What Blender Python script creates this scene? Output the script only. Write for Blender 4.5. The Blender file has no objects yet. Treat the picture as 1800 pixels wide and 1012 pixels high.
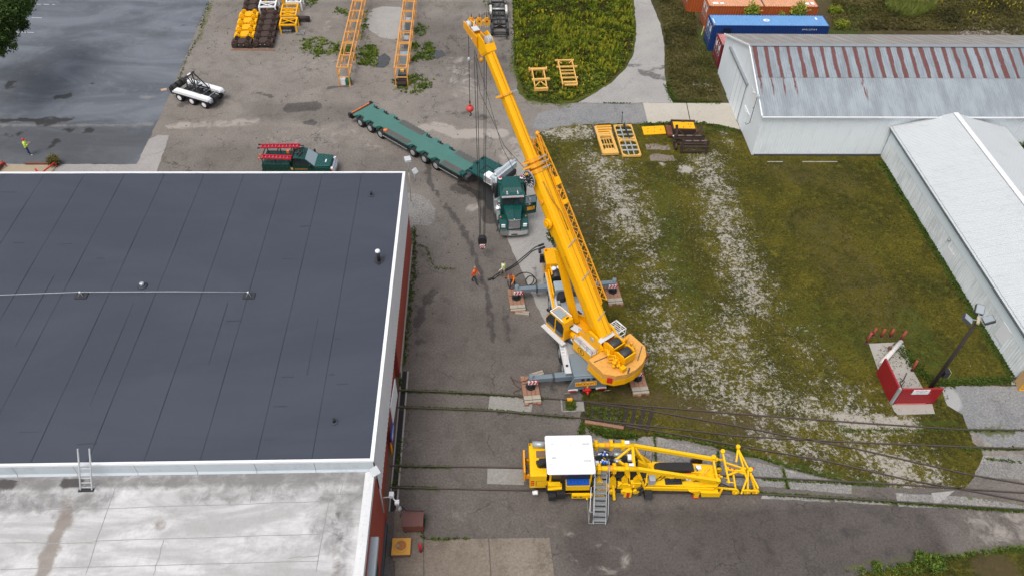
import bpy, bmesh, math, random
import numpy as np
from mathutils import Vector, Matrix, geometry
random.seed(7); rng = np.random.default_rng(7)
R = math.radians
S = bpy.context.scene
COL = S.collection

# ------------------------------------------------------------------ camera
CH = 41.0; FPX = 1330.0; PCX, PCY = 900.0, 506.0
_d = Vector((860-PCX, 1780-PCY, FPX)).normalized()
_y = Vector((843-PCX, -880-PCY, FPX)); _y = (_y - _y.dot(_d)*_d).normalized()
_u = -_d; _x = _y.cross(_u)
RM = Matrix((_x, _y, _u))                     # photo-camera axes -> world axes
cam = bpy.data.cameras.new('camera'); camo = bpy.data.objects.new('camera', cam); COL.objects.link(camo)
cam.sensor_width = 36; cam.lens = 36*FPX/1800; cam.clip_start = 0.5; cam.clip_end = 2000
cr = RM @ Vector((1, 0, 0)); cu = RM @ Vector((0, -1, 0)); cb = RM @ Vector((0, 0, -1))
camo.matrix_world = Matrix(((cr.x, cu.x, cb.x, 0), (cr.y, cu.y, cb.y, 0), (cr.z, cu.z, cb.z, CH), (0, 0, 0, 1)))
S.camera = camo

# ------------------------------------------------------------------ light: overcast day
w = bpy.data.worlds.new('World'); S.world = w; w.use_nodes = True
nt = w.node_tree; nt.nodes.clear()
sky = nt.nodes.new('ShaderNodeTexSky'); sky.sky_type = 'NISHITA'; sky.sun_disc = False
SUN_EL, SUN_ROT = R(64), R(218)
sky.sun_elevation = SUN_EL; sky.sun_rotation = SUN_ROT; sky.dust_density = 4.0; sky.ozone_density = 1.0; sky.air_density = 1.0
hs = nt.nodes.new('ShaderNodeHueSaturation'); hs.inputs['Saturation'].default_value = 0.42; hs.inputs['Value'].default_value = 1.0
bg = nt.nodes.new('ShaderNodeBackground'); bg.inputs['Strength'].default_value = 0.135
wo = nt.nodes.new('ShaderNodeOutputWorld')
nt.links.new(sky.outputs[0], hs.inputs['Color']); nt.links.new(hs.outputs[0], bg.inputs['Color']); nt.links.new(bg.outputs[0], wo.inputs['Surface'])
sl = bpy.data.lights.new('sun', 'SUN'); sl.energy = 1.0; sl.angle = R(32); sl.color = (1.0, 0.965, 0.92)
so = bpy.data.objects.new('sun', sl); COL.objects.link(so)
sd = Vector((math.sin(SUN_ROT)*math.cos(SUN_EL), math.cos(SUN_ROT)*math.cos(SUN_EL), math.sin(SUN_EL)))
so.rotation_euler = sd.to_track_quat('Z', 'Y').to_euler()
S.view_settings.view_transform = 'Standard'; S.view_settings.look = 'None'; S.view_settings.gamma = 1.0
S.view_settings.use_curve_mapping = False; S.view_settings.exposure = 0.45
S.render.engine = 'CYCLES'
try:
    S.cycles.max_bounces = 5; S.cycles.diffuse_bounces = 3; S.cycles.glossy_bounces = 2; S.cycles.transparent_max_bounces = 6
except Exception: pass

# ------------------------------------------------------------------ placing
def P(x, y, z=0.0):
    """world point at height z that the photograph shows at pixel x, y of 1800x1012"""
    d = RM @ Vector((x-PCX, y-PCY, FPX)); t = (z-CH)/d.z
    return Vector((d.x*t, d.y*t, z))
def proj(p):
    c = RM.transposed() @ (Vector(p)-Vector((0, 0, CH)))
    return PCX+FPX*c.x/c.z, PCY+FPX*c.y/c.z

# ------------------------------------------------------------------ scene graph helpers
def tag(o, label=None, cat=None, group=None, kind=None):
    if label: o['label'] = label
    if cat: o['category'] = cat
    if group: o['group'] = group
    if kind: o['kind'] = kind
    return o
def thing(name, label, cat, loc=(0, 0, 0), rz=0, group=None):
    o = bpy.data.objects.new(name, None); COL.objects.link(o); o.empty_display_size = .3
    o.location = loc; o.rotation_euler = (0, 0, rz)
    return tag(o, label, cat, group)
def kids(o): return [c for c in COL.objects if c.parent == o]
def copy_tree(o, parent=None, loc=None, rz=None, label=None):
    c = o.copy(); COL.objects.link(c)
    if parent is not None: c.parent = parent
    if loc is not None: c.location = loc
    if rz is not None: c.rotation_euler = (0, 0, rz)
    if label: c['label'] = label
    for ch in kids(o): copy_tree(ch, c)
    return c
def rotz(a): return Matrix.Rotation(a, 4, 'Z')
def frame(o, fwd, up=(0, 0, 1)):
    """matrix whose local +Y runs along fwd, +Z roughly up"""
    y = Vector(fwd).normalized(); z = Vector(up); x = y.cross(z).normalized(); z = x.cross(y)
    m = Matrix((x, y, z)).transposed().to_4x4(); m.translation = Vector(o); return m

class MB:
    def __init__(s, M=None): s.v = []; s.f = []; s.sm = []; s.mi = []; s.M = M; s.cur = 0
    def mat(s, i): s.cur = i; return s
    def add(s, vs, fs, smooth=False):
        b = len(s.v)
        for p in vs:
            p = Vector(p)
            if s.M is not None: p = s.M @ p
            s.v.append(p)
        for f in fs:
            s.f.append([b+i for i in f]); s.sm.append(smooth); s.mi.append(s.cur)
        return s
    def box(s, c, d, rz=0, rx=0, ry=0):
        hx, hy, hz = d[0]/2, d[1]/2, d[2]/2
        m = Matrix.Translation(Vector(c))
        if rz: m = m @ Matrix.Rotation(rz, 4, 'Z')
        if rx: m = m @ Matrix.Rotation(rx, 4, 'X')
        if ry: m = m @ Matrix.Rotation(ry, 4, 'Y')
        vs = [m @ Vector((x*hx, y*hy, z*hz)) for z in (-1, 1) for x, y in ((-1, -1), (1, -1), (1, 1), (-1, 1))]
        return s.add(vs, [(3, 2, 1, 0), (4, 5, 6, 7), (0, 1, 5, 4), (1, 2, 6, 5), (2, 3, 7, 6), (3, 0, 4, 7)])
    def b2(s, x0, x1, y0, y1, z0, z1): return s.box(((x0+x1)/2, (y0+y1)/2, (z0+z1)/2), (abs(x1-x0), abs(y1-y0), abs(z1-z0)))
    def rbox(s, x0, x1, y0, y1, z0, z1, r=.08, seg=2):
        """box with rounded vertical and top edges"""
        def ring(i, z):
            rr = max(r-i, .002) ; out = []
            for cx_, cy_, a0 in ((x1-i-rr, y1-i-rr, 0), (x0+i+rr, y1-i-rr, 90), (x0+i+rr, y0+i+rr, 180), (x1-i-rr, y0+i+rr, 270)):
                for k in range(seg+1):
                    a = R(a0+90*k/seg); out.append((cx_+rr*math.cos(a), cy_+rr*math.sin(a), z))
            return out
        t = r*.5
        rs = [ring(0, z0), ring(0, z1-t), ring(t*.3, z1-t*.3), ring(t, z1)]
        n = len(rs[0]); vs = sum(rs, []); fs = [tuple(range(n-1, -1, -1)), tuple(range(3*n, 4*n))]
        for k in range(3):
            for i in range(n): j = (i+1) % n; fs.append((k*n+i, k*n+j, (k+1)*n+j, (k+1)*n+i))
        return s.add(vs, fs)
    def beam(s, a, b, w_, h_=None, up=(0, 0, 1)):
        h_ = h_ or w_; a = Vector(a); b = Vector(b); d = b-a
        if d.length < 1e-6: return s
        y = d.normalized(); u = Vector(up)
        if abs(y.dot(u)) > .98: u = Vector((1, 0, 0))
        x = y.cross(u).normalized(); z = x.cross(y)
        vs = [p+x*sx*w_/2+z*sz*h_/2 for p in (a, b) for sx, sz in ((-1, -1), (1, -1), (1, 1), (-1, 1))]
        return s.add(vs, [(0, 1, 2, 3), (7, 6, 5, 4), (0, 4, 5, 1), (1, 5, 6, 2), (2, 6, 7, 3), (3, 7, 4, 0)])
    def cyl(s, a, b, r, r2=None, n=12, caps=True):
        r2 = r if r2 is None else r2; a = Vector(a); b = Vector(b); y = (b-a).normalized()
        u = Vector((0, 0, 1)) if abs(y.z) < .95 else Vector((1, 0, 0))
        x = y.cross(u).normalized(); z = x.cross(y)
        vs = [p+(x*math.cos(2*math.pi*i/n)+z*math.sin(2*math.pi*i/n))*q for p, q in ((a, r), (b, r2)) for i in range(n)]
        s.add(vs, [(i, i+n, (i+1) % n+n, (i+1) % n) for i in range(n)], True)
        if caps:
            s.add(vs[:n], [tuple(range(n))]); s.add(vs[n:], [tuple(range(n-1, -1, -1))])
        return s
    def tube(s, pts, r, n=6):
        pts = [Vector(p) for p in pts]; rings = []
        px = None
        for i, p in enumerate(pts):
            t = (pts[min(i+1, len(pts)-1)]-pts[max(i-1, 0)]).normalized()
            u = Vector((0, 0, 1)) if abs(t.z) < .95 else Vector((1, 0, 0))
            x = t.cross(u).normalized(); z = x.cross(t)
            rings.append([p+(x*math.cos(2*math.pi*k/n)+z*math.sin(2*math.pi*k/n))*r for k in range(n)])
        vs = sum(rings, []); fs = []
        for i in range(len(pts)-1):
            for k in range(n): fs.append((i*n+k, (i+1)*n+k, (i+1)*n+(k+1) % n, i*n+(k+1) % n))
        fs += [tuple(range(n)), tuple(range(len(vs)-1, len(vs)-n-1, -1))]
        return s.add(vs, fs, True)
    def prism(s, poly, z0, z1, axis='z'):
        """polygon (list of 2-D points) pushed along an axis"""
        m = {'z': lambda p, h: (p[0], p[1], h), 'x': lambda p, h: (h, p[0], p[1]), 'y': lambda p, h: (p[0], h, p[1])}[axis]
        n = len(poly); vs = [m(p, z0) for p in poly]+[m(p, z1) for p in poly]
        return s.add(vs, [tuple(range(n-1, -1, -1)), tuple(range(n, 2*n))]+[(i, (i+1) % n, (i+1) % n+n, i+n) for i in range(n)])
    def ball(s, c, r, n=10, sq=(1, 1, 1)):
        vs = []; fs = []; m = n//2+1
        for j in range(m+1):
            a = math.pi*j/m
            for i in range(n):
                b = 2*math.pi*i/n
                vs.append((c[0]+r*sq[0]*math.sin(a)*math.cos(b), c[1]+r*sq[1]*math.sin(a)*math.sin(b), c[2]+r*sq[2]*math.cos(a)))
        for j in range(m):
            for i in range(n): k = (i+1) % n; fs.append((j*n+i, (j+1)*n+i, (j+1)*n+k, j*n+k))
        return s.add(vs, fs, True)
    def build(s, name, m, parent=None, label=None):
        me = bpy.data.meshes.new(name); me.from_pydata([tuple(p) for p in s.v], [], s.f)
        ms = m if isinstance(m, (list, tuple)) else [m]
        for q in ms: me.materials.append(q)
        me.polygons.foreach_set('use_smooth', s.sm)
        if len(ms) > 1: me.polygons.foreach_set('material_index', s.mi)
        bm = bmesh.new(); bm.from_mesh(me); bmesh.ops.remove_doubles(bm, verts=bm.verts, dist=1e-5)
        bmesh.ops.recalc_face_normals(bm, faces=bm.faces); bm.to_mesh(me); bm.free(); me.update()
        o = bpy.data.objects.new(name, me); COL.objects.link(o)
        if parent is not None: o.parent = parent
        if label: o['label'] = label
        return o
def inst(o, parent, loc=(0, 0, 0), rot=(0, 0, 0), sc=(1, 1, 1), mat=None):
    c = o.copy(); COL.objects.link(c); c.parent = parent; c.location = loc; c.rotation_euler = rot; c.scale = sc
    if mat is not None:
        c.material_slots[0].link = 'OBJECT'; c.material_slots[0].material = mat
    return c
def text(name, body, size, mat, parent, M, ext=.004, align='CENTER', xs=1.0):
    cu_ = bpy.data.curves.new(name, 'FONT'); cu_.body = body; cu_.size = size; cu_.extrude = ext; cu_.align_x = align; cu_.align_y = 'CENTER'
    t = bpy.data.objects.new(name, cu_); COL.objects.link(t)
    dg = bpy.context.evaluated_depsgraph_get(); me = bpy.data.meshes.new_from_object(t.evaluated_get(dg))
    bpy.data.objects.remove(t)
    me.transform(M @ Matrix.Diagonal((xs, 1, 1, 1))); me.materials.clear(); me.materials.append(mat)
    o = bpy.data.objects.new(name, me); COL.objects.link(o); o.parent = parent
    return o

# ------------------------------------------------------------------ materials
class N:
    """tiny node-tree writer"""
    def __init__(s, m): s.t = m.node_tree
    def n(s, ty, **k):
        q = s.t.nodes.new(ty)
        for a, b in k.items(): setattr(q, a, b)
        return q
    def put(s, sock, v):
        if hasattr(v, 'links') or isinstance(v, bpy.types.NodeSocket): s.t.links.new(v, sock)
        else: sock.default_value = v
    def math(s, op, a, b=0.0, c=None, clamp=False):
        q = s.n('ShaderNodeMath', operation=op, use_clamp=clamp); s.put(q.inputs[0], a); s.put(q.inputs[1], b)
        if c is not None: s.put(q.inputs[2], c)
        return q.outputs[0]
    def mix(s, fac, a, b, mode='MIX'):
        q = s.n('ShaderNodeMix', data_type='RGBA', blend_type=mode); s.put(q.inputs[0], fac)
        s.put(q.inputs[6], a if not isinstance(a, tuple) else (*a[:3], 1)); s.put(q.inputs[7], b if not isinstance(b, tuple) else (*b[:3], 1))
        return q.outputs[2]
    def pos(s, sc=(1, 1, 1), obj=False):
        if obj: g = s.n('ShaderNodeTexCoord').outputs['Object']
        else: g = s.n('ShaderNodeNewGeometry').outputs['Position']
        m = s.n('ShaderNodeMapping'); m.inputs['Scale'].default_value = sc; s.t.links.new(g, m.inputs[0]); return m.outputs[0]
    def noise(s, vec, scale, detail=4, rough=.55, dist=0):
        q = s.n('ShaderNodeTexNoise'); s.put(q.inputs['Vector'], vec); q.inputs['Scale'].default_value = scale
        q.inputs['Detail'].default_value = detail; q.inputs['Roughness'].default_value = rough; q.inputs['Distortion'].default_value = dist
        return q.outputs[0]
    def ramp(s, v, a, b):
        """smooth 0..1 between a and b"""
        q = s.n('ShaderNodeMapRange', interpolation_type='SMOOTHSTEP'); s.put(q.inputs[0], v); q.inputs[1].default_value = a; q.inputs[2].default_value = b
        return q.outputs[0]
    def attr(s, n_): return s.n('ShaderNodeAttribute', attribute_name=n_).outputs['Fac']
    def out(s, col, rough=.6, metal=0.0, bump=None, bs=.3, bd=.02, spec=.5, alpha=None):
        b = s.n('ShaderNodeBsdfPrincipled'); o = s.n('ShaderNodeOutputMaterial')
        s.put(b.inputs['Base Color'], col if not isinstance(col, tuple) else (*col[:3], 1)); s.put(b.inputs['Roughness'], rough)
        s.put(b.inputs['Metallic'], metal); b.inputs['Specular IOR Level'].default_value = spec
        if bump is not None:
            q = s.n('ShaderNodeBump'); q.inputs['Strength'].default_value = bs; q.inputs['Distance'].default_value = bd
            s.t.links.new(bump, q.inputs['Height']); s.t.links.new(q.outputs[0], b.inputs['Normal'])
        s.t.links.new(b.outputs[0], o.inputs[0]); return b
def newmat(name):
    m = bpy.data.materials.new(name); m.use_nodes = True; m.node_tree.nodes.clear(); return m, N(m)
_pm = {}
def paint(name, col, rough=.45, metal=0.0, dirt=.25, dcol=(.09, .07, .05), var=.12, sc=3.0, spec=.5, bump=0.0):
    """painted / bare solid with grime, slight colour drift and scuffs"""
    if name in _pm: return _pm[name]
    m, n = newmat(name); p = n.pos()
    a = n.noise(p, sc*.35, 3); b = n.noise(p, sc*3.5, 5, .65); c = n.noise(p, sc*14, 2)
    v = n.math('MULTIPLY_ADD', a, var*2, 1-var); v = n.math('MULTIPLY_ADD', c, var, n.math('SUBTRACT', v, var*.5))
    q = n.n('ShaderNodeVectorMath', operation='SCALE'); q.inputs[0].default_value = col[:3]; n.put(q.inputs['Scale'], v)
    cc = n.mix(n.math('MULTIPLY', n.ramp(b, .5, .78), dirt), q.outputs[0], dcol)
    rr = n.math('MULTIPLY_ADD', b, .25, rough-.1)
    n.out(cc, rr, metal, bump=(b if bump else None), bs=bump, spec=spec)
    _pm[name] = m; return m
YEL = paint('yellow_paint', (.86, .41, .0), .42, spec=.3, dirt=.2, dcol=(.25, .13, .02), var=.08)
YEL2 = paint('orange_yellow_paint', (.76, .33, .012), .42, dirt=.25, dcol=(.2, .1, .03), var=.1)
CWY = paint('weathered_yellow', (.70, .35, .07), .6, dirt=.7, dcol=(.26, .16, .08), var=.15, sc=1.6)
LEM = paint('lemon_paint', (.86, .50, .004), .42, spec=.3, dirt=.24, dcol=(.3, .17, .02), var=.08)
TAN = paint('faded_tan_yellow', (.70, .40, .10), .6, dirt=.4, dcol=(.25, .13, .05), var=.15)
ORJ = paint('faded_orange_steel', (.66, .31, .08), .6, dirt=.35, dcol=(.22, .1, .04), var=.15)
TEAL = paint('teal_deck_paint', (.058, .165, .138), .6, dirt=.22, dcol=(.09, .1, .07), var=.12)
GRN = paint('dark_green_gloss', (.005, .066, .056), .24, dirt=.06, var=.08, spec=.6)
GRN2 = paint('bottle_green_gloss', (.004, .05, .036), .25, dirt=.08, var=.08)
WHT = paint('white_paint', (.78, .79, .80), .45, dirt=.12, dcol=(.35, .32, .28), var=.05)
CRM = paint('bright_white_roof_paint', (.86, .87, .88), .4, dirt=.05, dcol=(.5, .48, .45), var=.03)
GRY = paint('blue_grey_paint', (.16, .205, .235), .45, dirt=.25, dcol=(.08, .08, .08), var=.12)
LGR = paint('light_grey_metal', (.42, .45, .46), .4, .35, dirt=.2, var=.1)
GAL = paint('galvanised_steel', (.40, .42, .43), .42, .6, dirt=.2, dcol=(.15, .14, .13), var=.12)
ALU = paint('aluminium', (.62, .64, .65), .35, .7, dirt=.15, dcol=(.2, .2, .2), var=.08)
CHR = paint('chrome', (.75, .77, .78), .12, .95, dirt=.08, var=.03)
BLK = paint('black_rubber', (.022, .022, .023), .7, dirt=.35, dcol=(.07, .065, .06), var=.2)
BKM = paint('black_metal', (.018, .018, .02), .45, dirt=.25, dcol=(.05, .045, .04), var=.2)
DGR = paint('dark_grey_metal', (.06, .065, .07), .5, dirt=.3, var=.2)
BRN = paint('rusty_brown_steel', (.050, .028, .020), .7, dirt=.5, dcol=(.02, .014, .012), var=.3, sc=5, bump=.2)
RST = paint('rust', (.17, .062, .035), .8, dirt=.5, dcol=(.06, .03, .02), var=.3, sc=5, bump=.2)
RED = paint('barrier_red', (.30, .012, .018), .5, dirt=.2, dcol=(.18, .03, .03), var=.12, sc=1.5)
RD2 = paint('bright_red', (.55, .02, .02), .4, dirt=.15, var=.1)
PRD = paint('brick_red_paint', (.36, .055, .030), .65, dirt=.35, dcol=(.42, .14, .09), var=.18, sc=2.2, bump=.2)
WOD = paint('bleached_timber', (.34, .30, .24), .85, dirt=.45, dcol=(.12, .09, .06), var=.2, sc=4, bump=.3)
WDR = paint('red_brown_timber_mat', (.29, .15, .095), .85, dirt=.55, dcol=(.42, .33, .25), var=.25, sc=2.2, bump=.3)
ORG = paint('safety_orange', (.85, .17, .02), .6, dirt=.08, var=.06)
LIME = paint('lime_vest', (.62, .80, .12), .6, dirt=.05, var=.06)
SKN = paint('skin', (.48, .26, .18), .6, dirt=0, var=.05)
JEA = paint('blue_jeans', (.03, .055, .13), .85, dirt=.1, var=.15, sc=8)
DRK = paint('dark_trousers', (.035, .04, .06), .85, dirt=.1, var=.15, sc=8)
KHA = paint('khaki_trousers', (.22, .18, .13), .85, dirt=.1, var=.15, sc=8)
BLU = paint('bright_blue_paint', (.008, .085, .42), .4, dirt=.15, var=.12)
SGB = paint('sign_blue', (.02, .12, .50), .4, dirt=.05, var=.05)
AMB = paint('amber_lens', (.80, .16, .02), .25, dirt=0, var=.03)
RLN = paint('red_lens', (.55, .01, .01), .2, dirt=0, var=.03)
WLN = paint('clear_lens', (.75, .77, .78), .12, dirt=0, var=.03)
LAD = paint('ladder_red', (.42, .012, .030), .4, dirt=.1, var=.1)
GLS, _n = newmat('dark_glass'); _n.out((.02, .03, .035), .06, 0, spec=.9)
GLL, _n = newmat('pale_glass'); _n.out((.26, .33, .36), .08, 0.0, spec=.9)
CNC = paint('pale_concrete', (.34, .315, .28), .85, dirt=.45, dcol=(.20, .18, .16), var=.15, sc=1.3, bump=.2)
# ------------------------------------------------------------------ ground sheets
def G2(pts, z=0.0): return [P(x, y, z).xy for x, y in pts]
def paved(name, ca, cb_, grain=.16, crack=.6, rough=.85, cell=.22, fine=7.0, patch=.5):
    m, n = newmat(name); p = n.pos()
    big = n.noise(p, .16, 4, .6); mid = n.noise(p, .8, 5, .65, .4); fin = n.noise(p, fine, 3, .7); vf = n.noise(p, fine*3.1, 2, .6)
    c = n.mix(n.ramp(big, .35, .65), ca, cb_)
    c = n.mix(n.math('MULTIPLY', n.ramp(mid, .45, .72), patch), c, tuple(x*.62 for x in ca)); c = n.mix(n.math('MULTIPLY', n.ramp(n.noise(p, 2.3, 5, .75), .58, .75), .35), c, tuple(x*1.5 for x in cb_))
    v = n.math('MULTIPLY_ADD', n.math('SUBTRACT', n.math('ADD', fin, vf), 1.0), grain*8, 1.0)
    q = n.n('ShaderNodeVectorMath', operation='SCALE'); n.put(q.inputs[0], c); n.put(q.inputs['Scale'], v); c = q.outputs[0]
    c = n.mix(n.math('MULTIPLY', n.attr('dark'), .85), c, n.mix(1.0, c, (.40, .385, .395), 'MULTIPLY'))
    # pale dusty areas, dark stains, wet areas, moss
    wob = n.math('MULTIPLY', n.math('SUBTRACT', n.noise(p, .9, 6, .7, .6), .5), 1.5)
    pa = n.ramp(n.math('ADD', n.attr('pale'), wob), .35, .75)
    c = n.mix(n.math('MULTIPLY', pa, .6), c, tuple(min(1, x*1.65+.03) for x in cb_))
    st = n.ramp(n.math('ADD', n.attr('stain'), wob), .42, .72)
    c = n.mix(n.math('MULTIPLY', n.math('MULTIPLY', st, n.ramp(fin, .25, .6)), .75), c, (.022, .020, .019))
    # cracks
    wp = n.n('ShaderNodeVectorMath', operation='ADD'); nz = n.n('ShaderNodeTexNoise'); n.put(nz.inputs['Vector'], p); nz.inputs['Scale'].default_value = 1.1; nz.inputs['Detail'].default_value = 4
    sc = n.n('ShaderNodeVectorMath', operation='SCALE'); n.put(sc.inputs[0], nz.outputs[1]); sc.inputs['Scale'].default_value = 1.4
    n.put(wp.inputs[0], p); n.put(wp.inputs[1], sc.outputs[0])
    vo = n.n('ShaderNodeTexVoronoi', feature='DISTANCE_TO_EDGE'); n.put(vo.inputs['Vector'], wp.outputs[0]); vo.inputs['Scale'].default_value = cell
    cm = n.math('MULTIPLY', n.math('SUBTRACT', 1.0, n.ramp(vo.outputs[0], .002, .011)), n.ramp(n.noise(p, .3, 2), .46, .62))
    c = n.mix(n.math('MULTIPLY', cm, crack), c, (.03, .03, .024))
    mo = n.ramp(n.math('ADD', n.attr('moss'), n.math('MULTIPLY', n.math('SUBTRACT', n.noise(p, 2.6, 6, .75), .5), 2.2)), .5, .78)
    mc = n.mix(n.noise(p, 6, 3), (.055, .075, .014), (.12, .115, .04))
    c = n.mix(n.math('MULTIPLY', mo, .85), c, mc)
    wt = n.ramp(n.math('ADD', n.attr('wet'), n.math('MULTIPLY', wob, .35)), .44, .56)
    c = n.mix(n.math('MULTIPLY', wt, .62), c, (.028, .024, .022))
    rr = n.math('MULTIPLY_ADD', wt, -.55, n.math('MULTIPLY_ADD', st, -.12, n.math('MULTIPLY_ADD', mid, .2, rough-.12)))
    n.out(c, rr, bump=fin, bs=.25, bd=.02, spec=.35); return m
ASP = paved('old_asphalt', (.185, .162, .140), (.225, .200, .174), grain=.17)
ASD = paved('dark_asphalt', (.095, .087, .084), (.128, .118, .111), grain=.16, crack=.35)
ASG = paved('grey_gravelly_asphalt', (.20, .20, .20), (.235, .228, .22), grain=.2, crack=.5)
PTH = paved('path_concrete', (.30, .285, .27), (.34, .325, .30), grain=.1, crack=.3, cell=.12, patch=.25)
APR = paved('apron_concrete', (.42, .385, .32), (.46, .42, .36), grain=.06, crack=.15, patch=.15)
SLB = paved('slab_concrete', (.235, .222, .20), (.275, .262, .24), grain=.1, crack=.15, patch=.3)
RND = paved('weathered_concrete', (.30, .285, .265), (.335, .32, .30), grain=.09, crack=.3, patch=.25)
BSL = paved('tan_concrete', (.185, .150, .118), (.225, .188, .15), grain=.12, crack=.3, patch=.6)
SPK = paved('speckled_aggregate', (.21, .20, .185), (.25, .235, .215), grain=.24, crack=.3)

def lot_mat():
    m, n = newmat('sky_sheen_asphalt'); p = n.pos(); ps = n.pos((.35, 1.0, 1)); 
    a = n.noise(ps, .22, 5, .62, 1.2); b = n.noise(p, .7, 6, .7, .8); f = n.noise(p, 8, 3, .7)
    c = n.mix(n.ramp(a, .36, .66), (.082, .092, .108), (.150, .165, .188))  # sheen of the overcast sky painted in as bluish tones and paler patches
    c = n.mix(n.math('MULTIPLY', n.ramp(b, .5, .75), .5), c, (.20, .21, .225))
    wob = n.math('MULTIPLY', n.math('SUBTRACT', n.noise(p, 1.0, 6, .7, .6), .5), 1.5)
    c = n.mix(n.math('MULTIPLY', n.ramp(n.math('ADD', n.attr('dull'), n.math('MULTIPLY', wob, .8)), .2, .9), .62), c, (.055, .056, .058))
    c = n.mix(n.math('MULTIPLY', n.ramp(n.math('ADD', n.attr('pale'), wob), .4, .85), .55), c, (.25, .24, .22))
    c = n.mix(n.math('MULTIPLY', n.ramp(n.math('ADD', n.attr('stain'), wob), .42, .66), .85), c, (.018, .016, .014))
    v = n.math('MULTIPLY_ADD', n.math('SUBTRACT', f, .5), .5, 1.0)
    q = n.n('ShaderNodeVectorMath', operation='SCALE'); n.put(q.inputs[0], c); n.put(q.inputs['Scale'], v)
    n.out(q.outputs[0], n.math('MULTIPLY_ADD', b, .35, .42), bump=f, bs=.15, spec=.45); return m
LOT = lot_mat()
def grass_mat(name, dark, mid_, light, bare=(.42, .385, .33), scale=1.0):
    m, n = newmat(name); p = n.pos()
    a = n.noise(p, .22*scale, 5, .65, .5); b = n.noise(p, 1.6*scale, 6, .72, .3); f = n.noise(p, 6.5, 5, .75); g = n.noise(p, 4.2, 8, .85, .4)
    c = n.mix(n.ramp(a, .38, .62), dark, mid_)
    c = n.mix(n.ramp(b, .5, .72), c, light)
    v = n.math('MULTIPLY_ADD', n.math('SUBTRACT', f, .5), 3.4, 1.0)
    q = n.n('ShaderNodeVectorMath', operation='SCALE'); n.put(q.inputs[0], c); n.put(q.inputs['Scale'], v); c = q.outputs[0]
    c = n.mix(n.math('MULTIPLY', n.ramp(n.noise(p, 2.2, 7, .8, .4), .46, .62), .55), c, n.mix(1.0, c, (.45, .5, .6), 'MULTIPLY'))
    c = n.mix(n.math('MULTIPLY', n.ramp(n.math('ADD', n.attr('brown'), n.math('MULTIPLY', n.math('SUBTRACT', b, .5), 1.6)), .35, .85), .8), c, (.075, .055, .028))
    c = n.mix(n.math('MULTIPLY', n.ramp(n.math('ADD', n.attr('lush'), n.math('MULTIPLY', n.math('SUBTRACT', b, .5), 1.2)), .35, .85), .7), c, (.045, .075, .012))
    md = n.noise(p, 1.1, 5, .7, .4)
    br = n.ramp(n.math('ADD', n.attr('bare'), n.math('ADD', n.math('MULTIPLY', n.math('SUBTRACT', md, .5), 1.5), n.math('MULTIPLY', n.math('SUBTRACT', g, .5), 3.2))), .44, .72)
    bc = n.mix(n.noise(p, 9, 3), tuple(x*.62 for x in bare), tuple(x*1.15 for x in bare))
    c = n.mix(n.math('MULTIPLY', br, .92), c, bc)
    n.out(c, .95, bump=g, bs=.6, bd=.06, spec=.15); return m
LWN = grass_mat('mossy_lawn', (.044, .043, .007), (.086, .073, .009), (.135, .118, .014))
FLD = grass_mat('field_grass', (.050, .046, .018), (.085, .070, .030), (.10, .095, .028))
MDW = grass_mat('meadow_ground', (.05, .065, .010), (.085, .10, .014), (.12, .12, .02))

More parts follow.
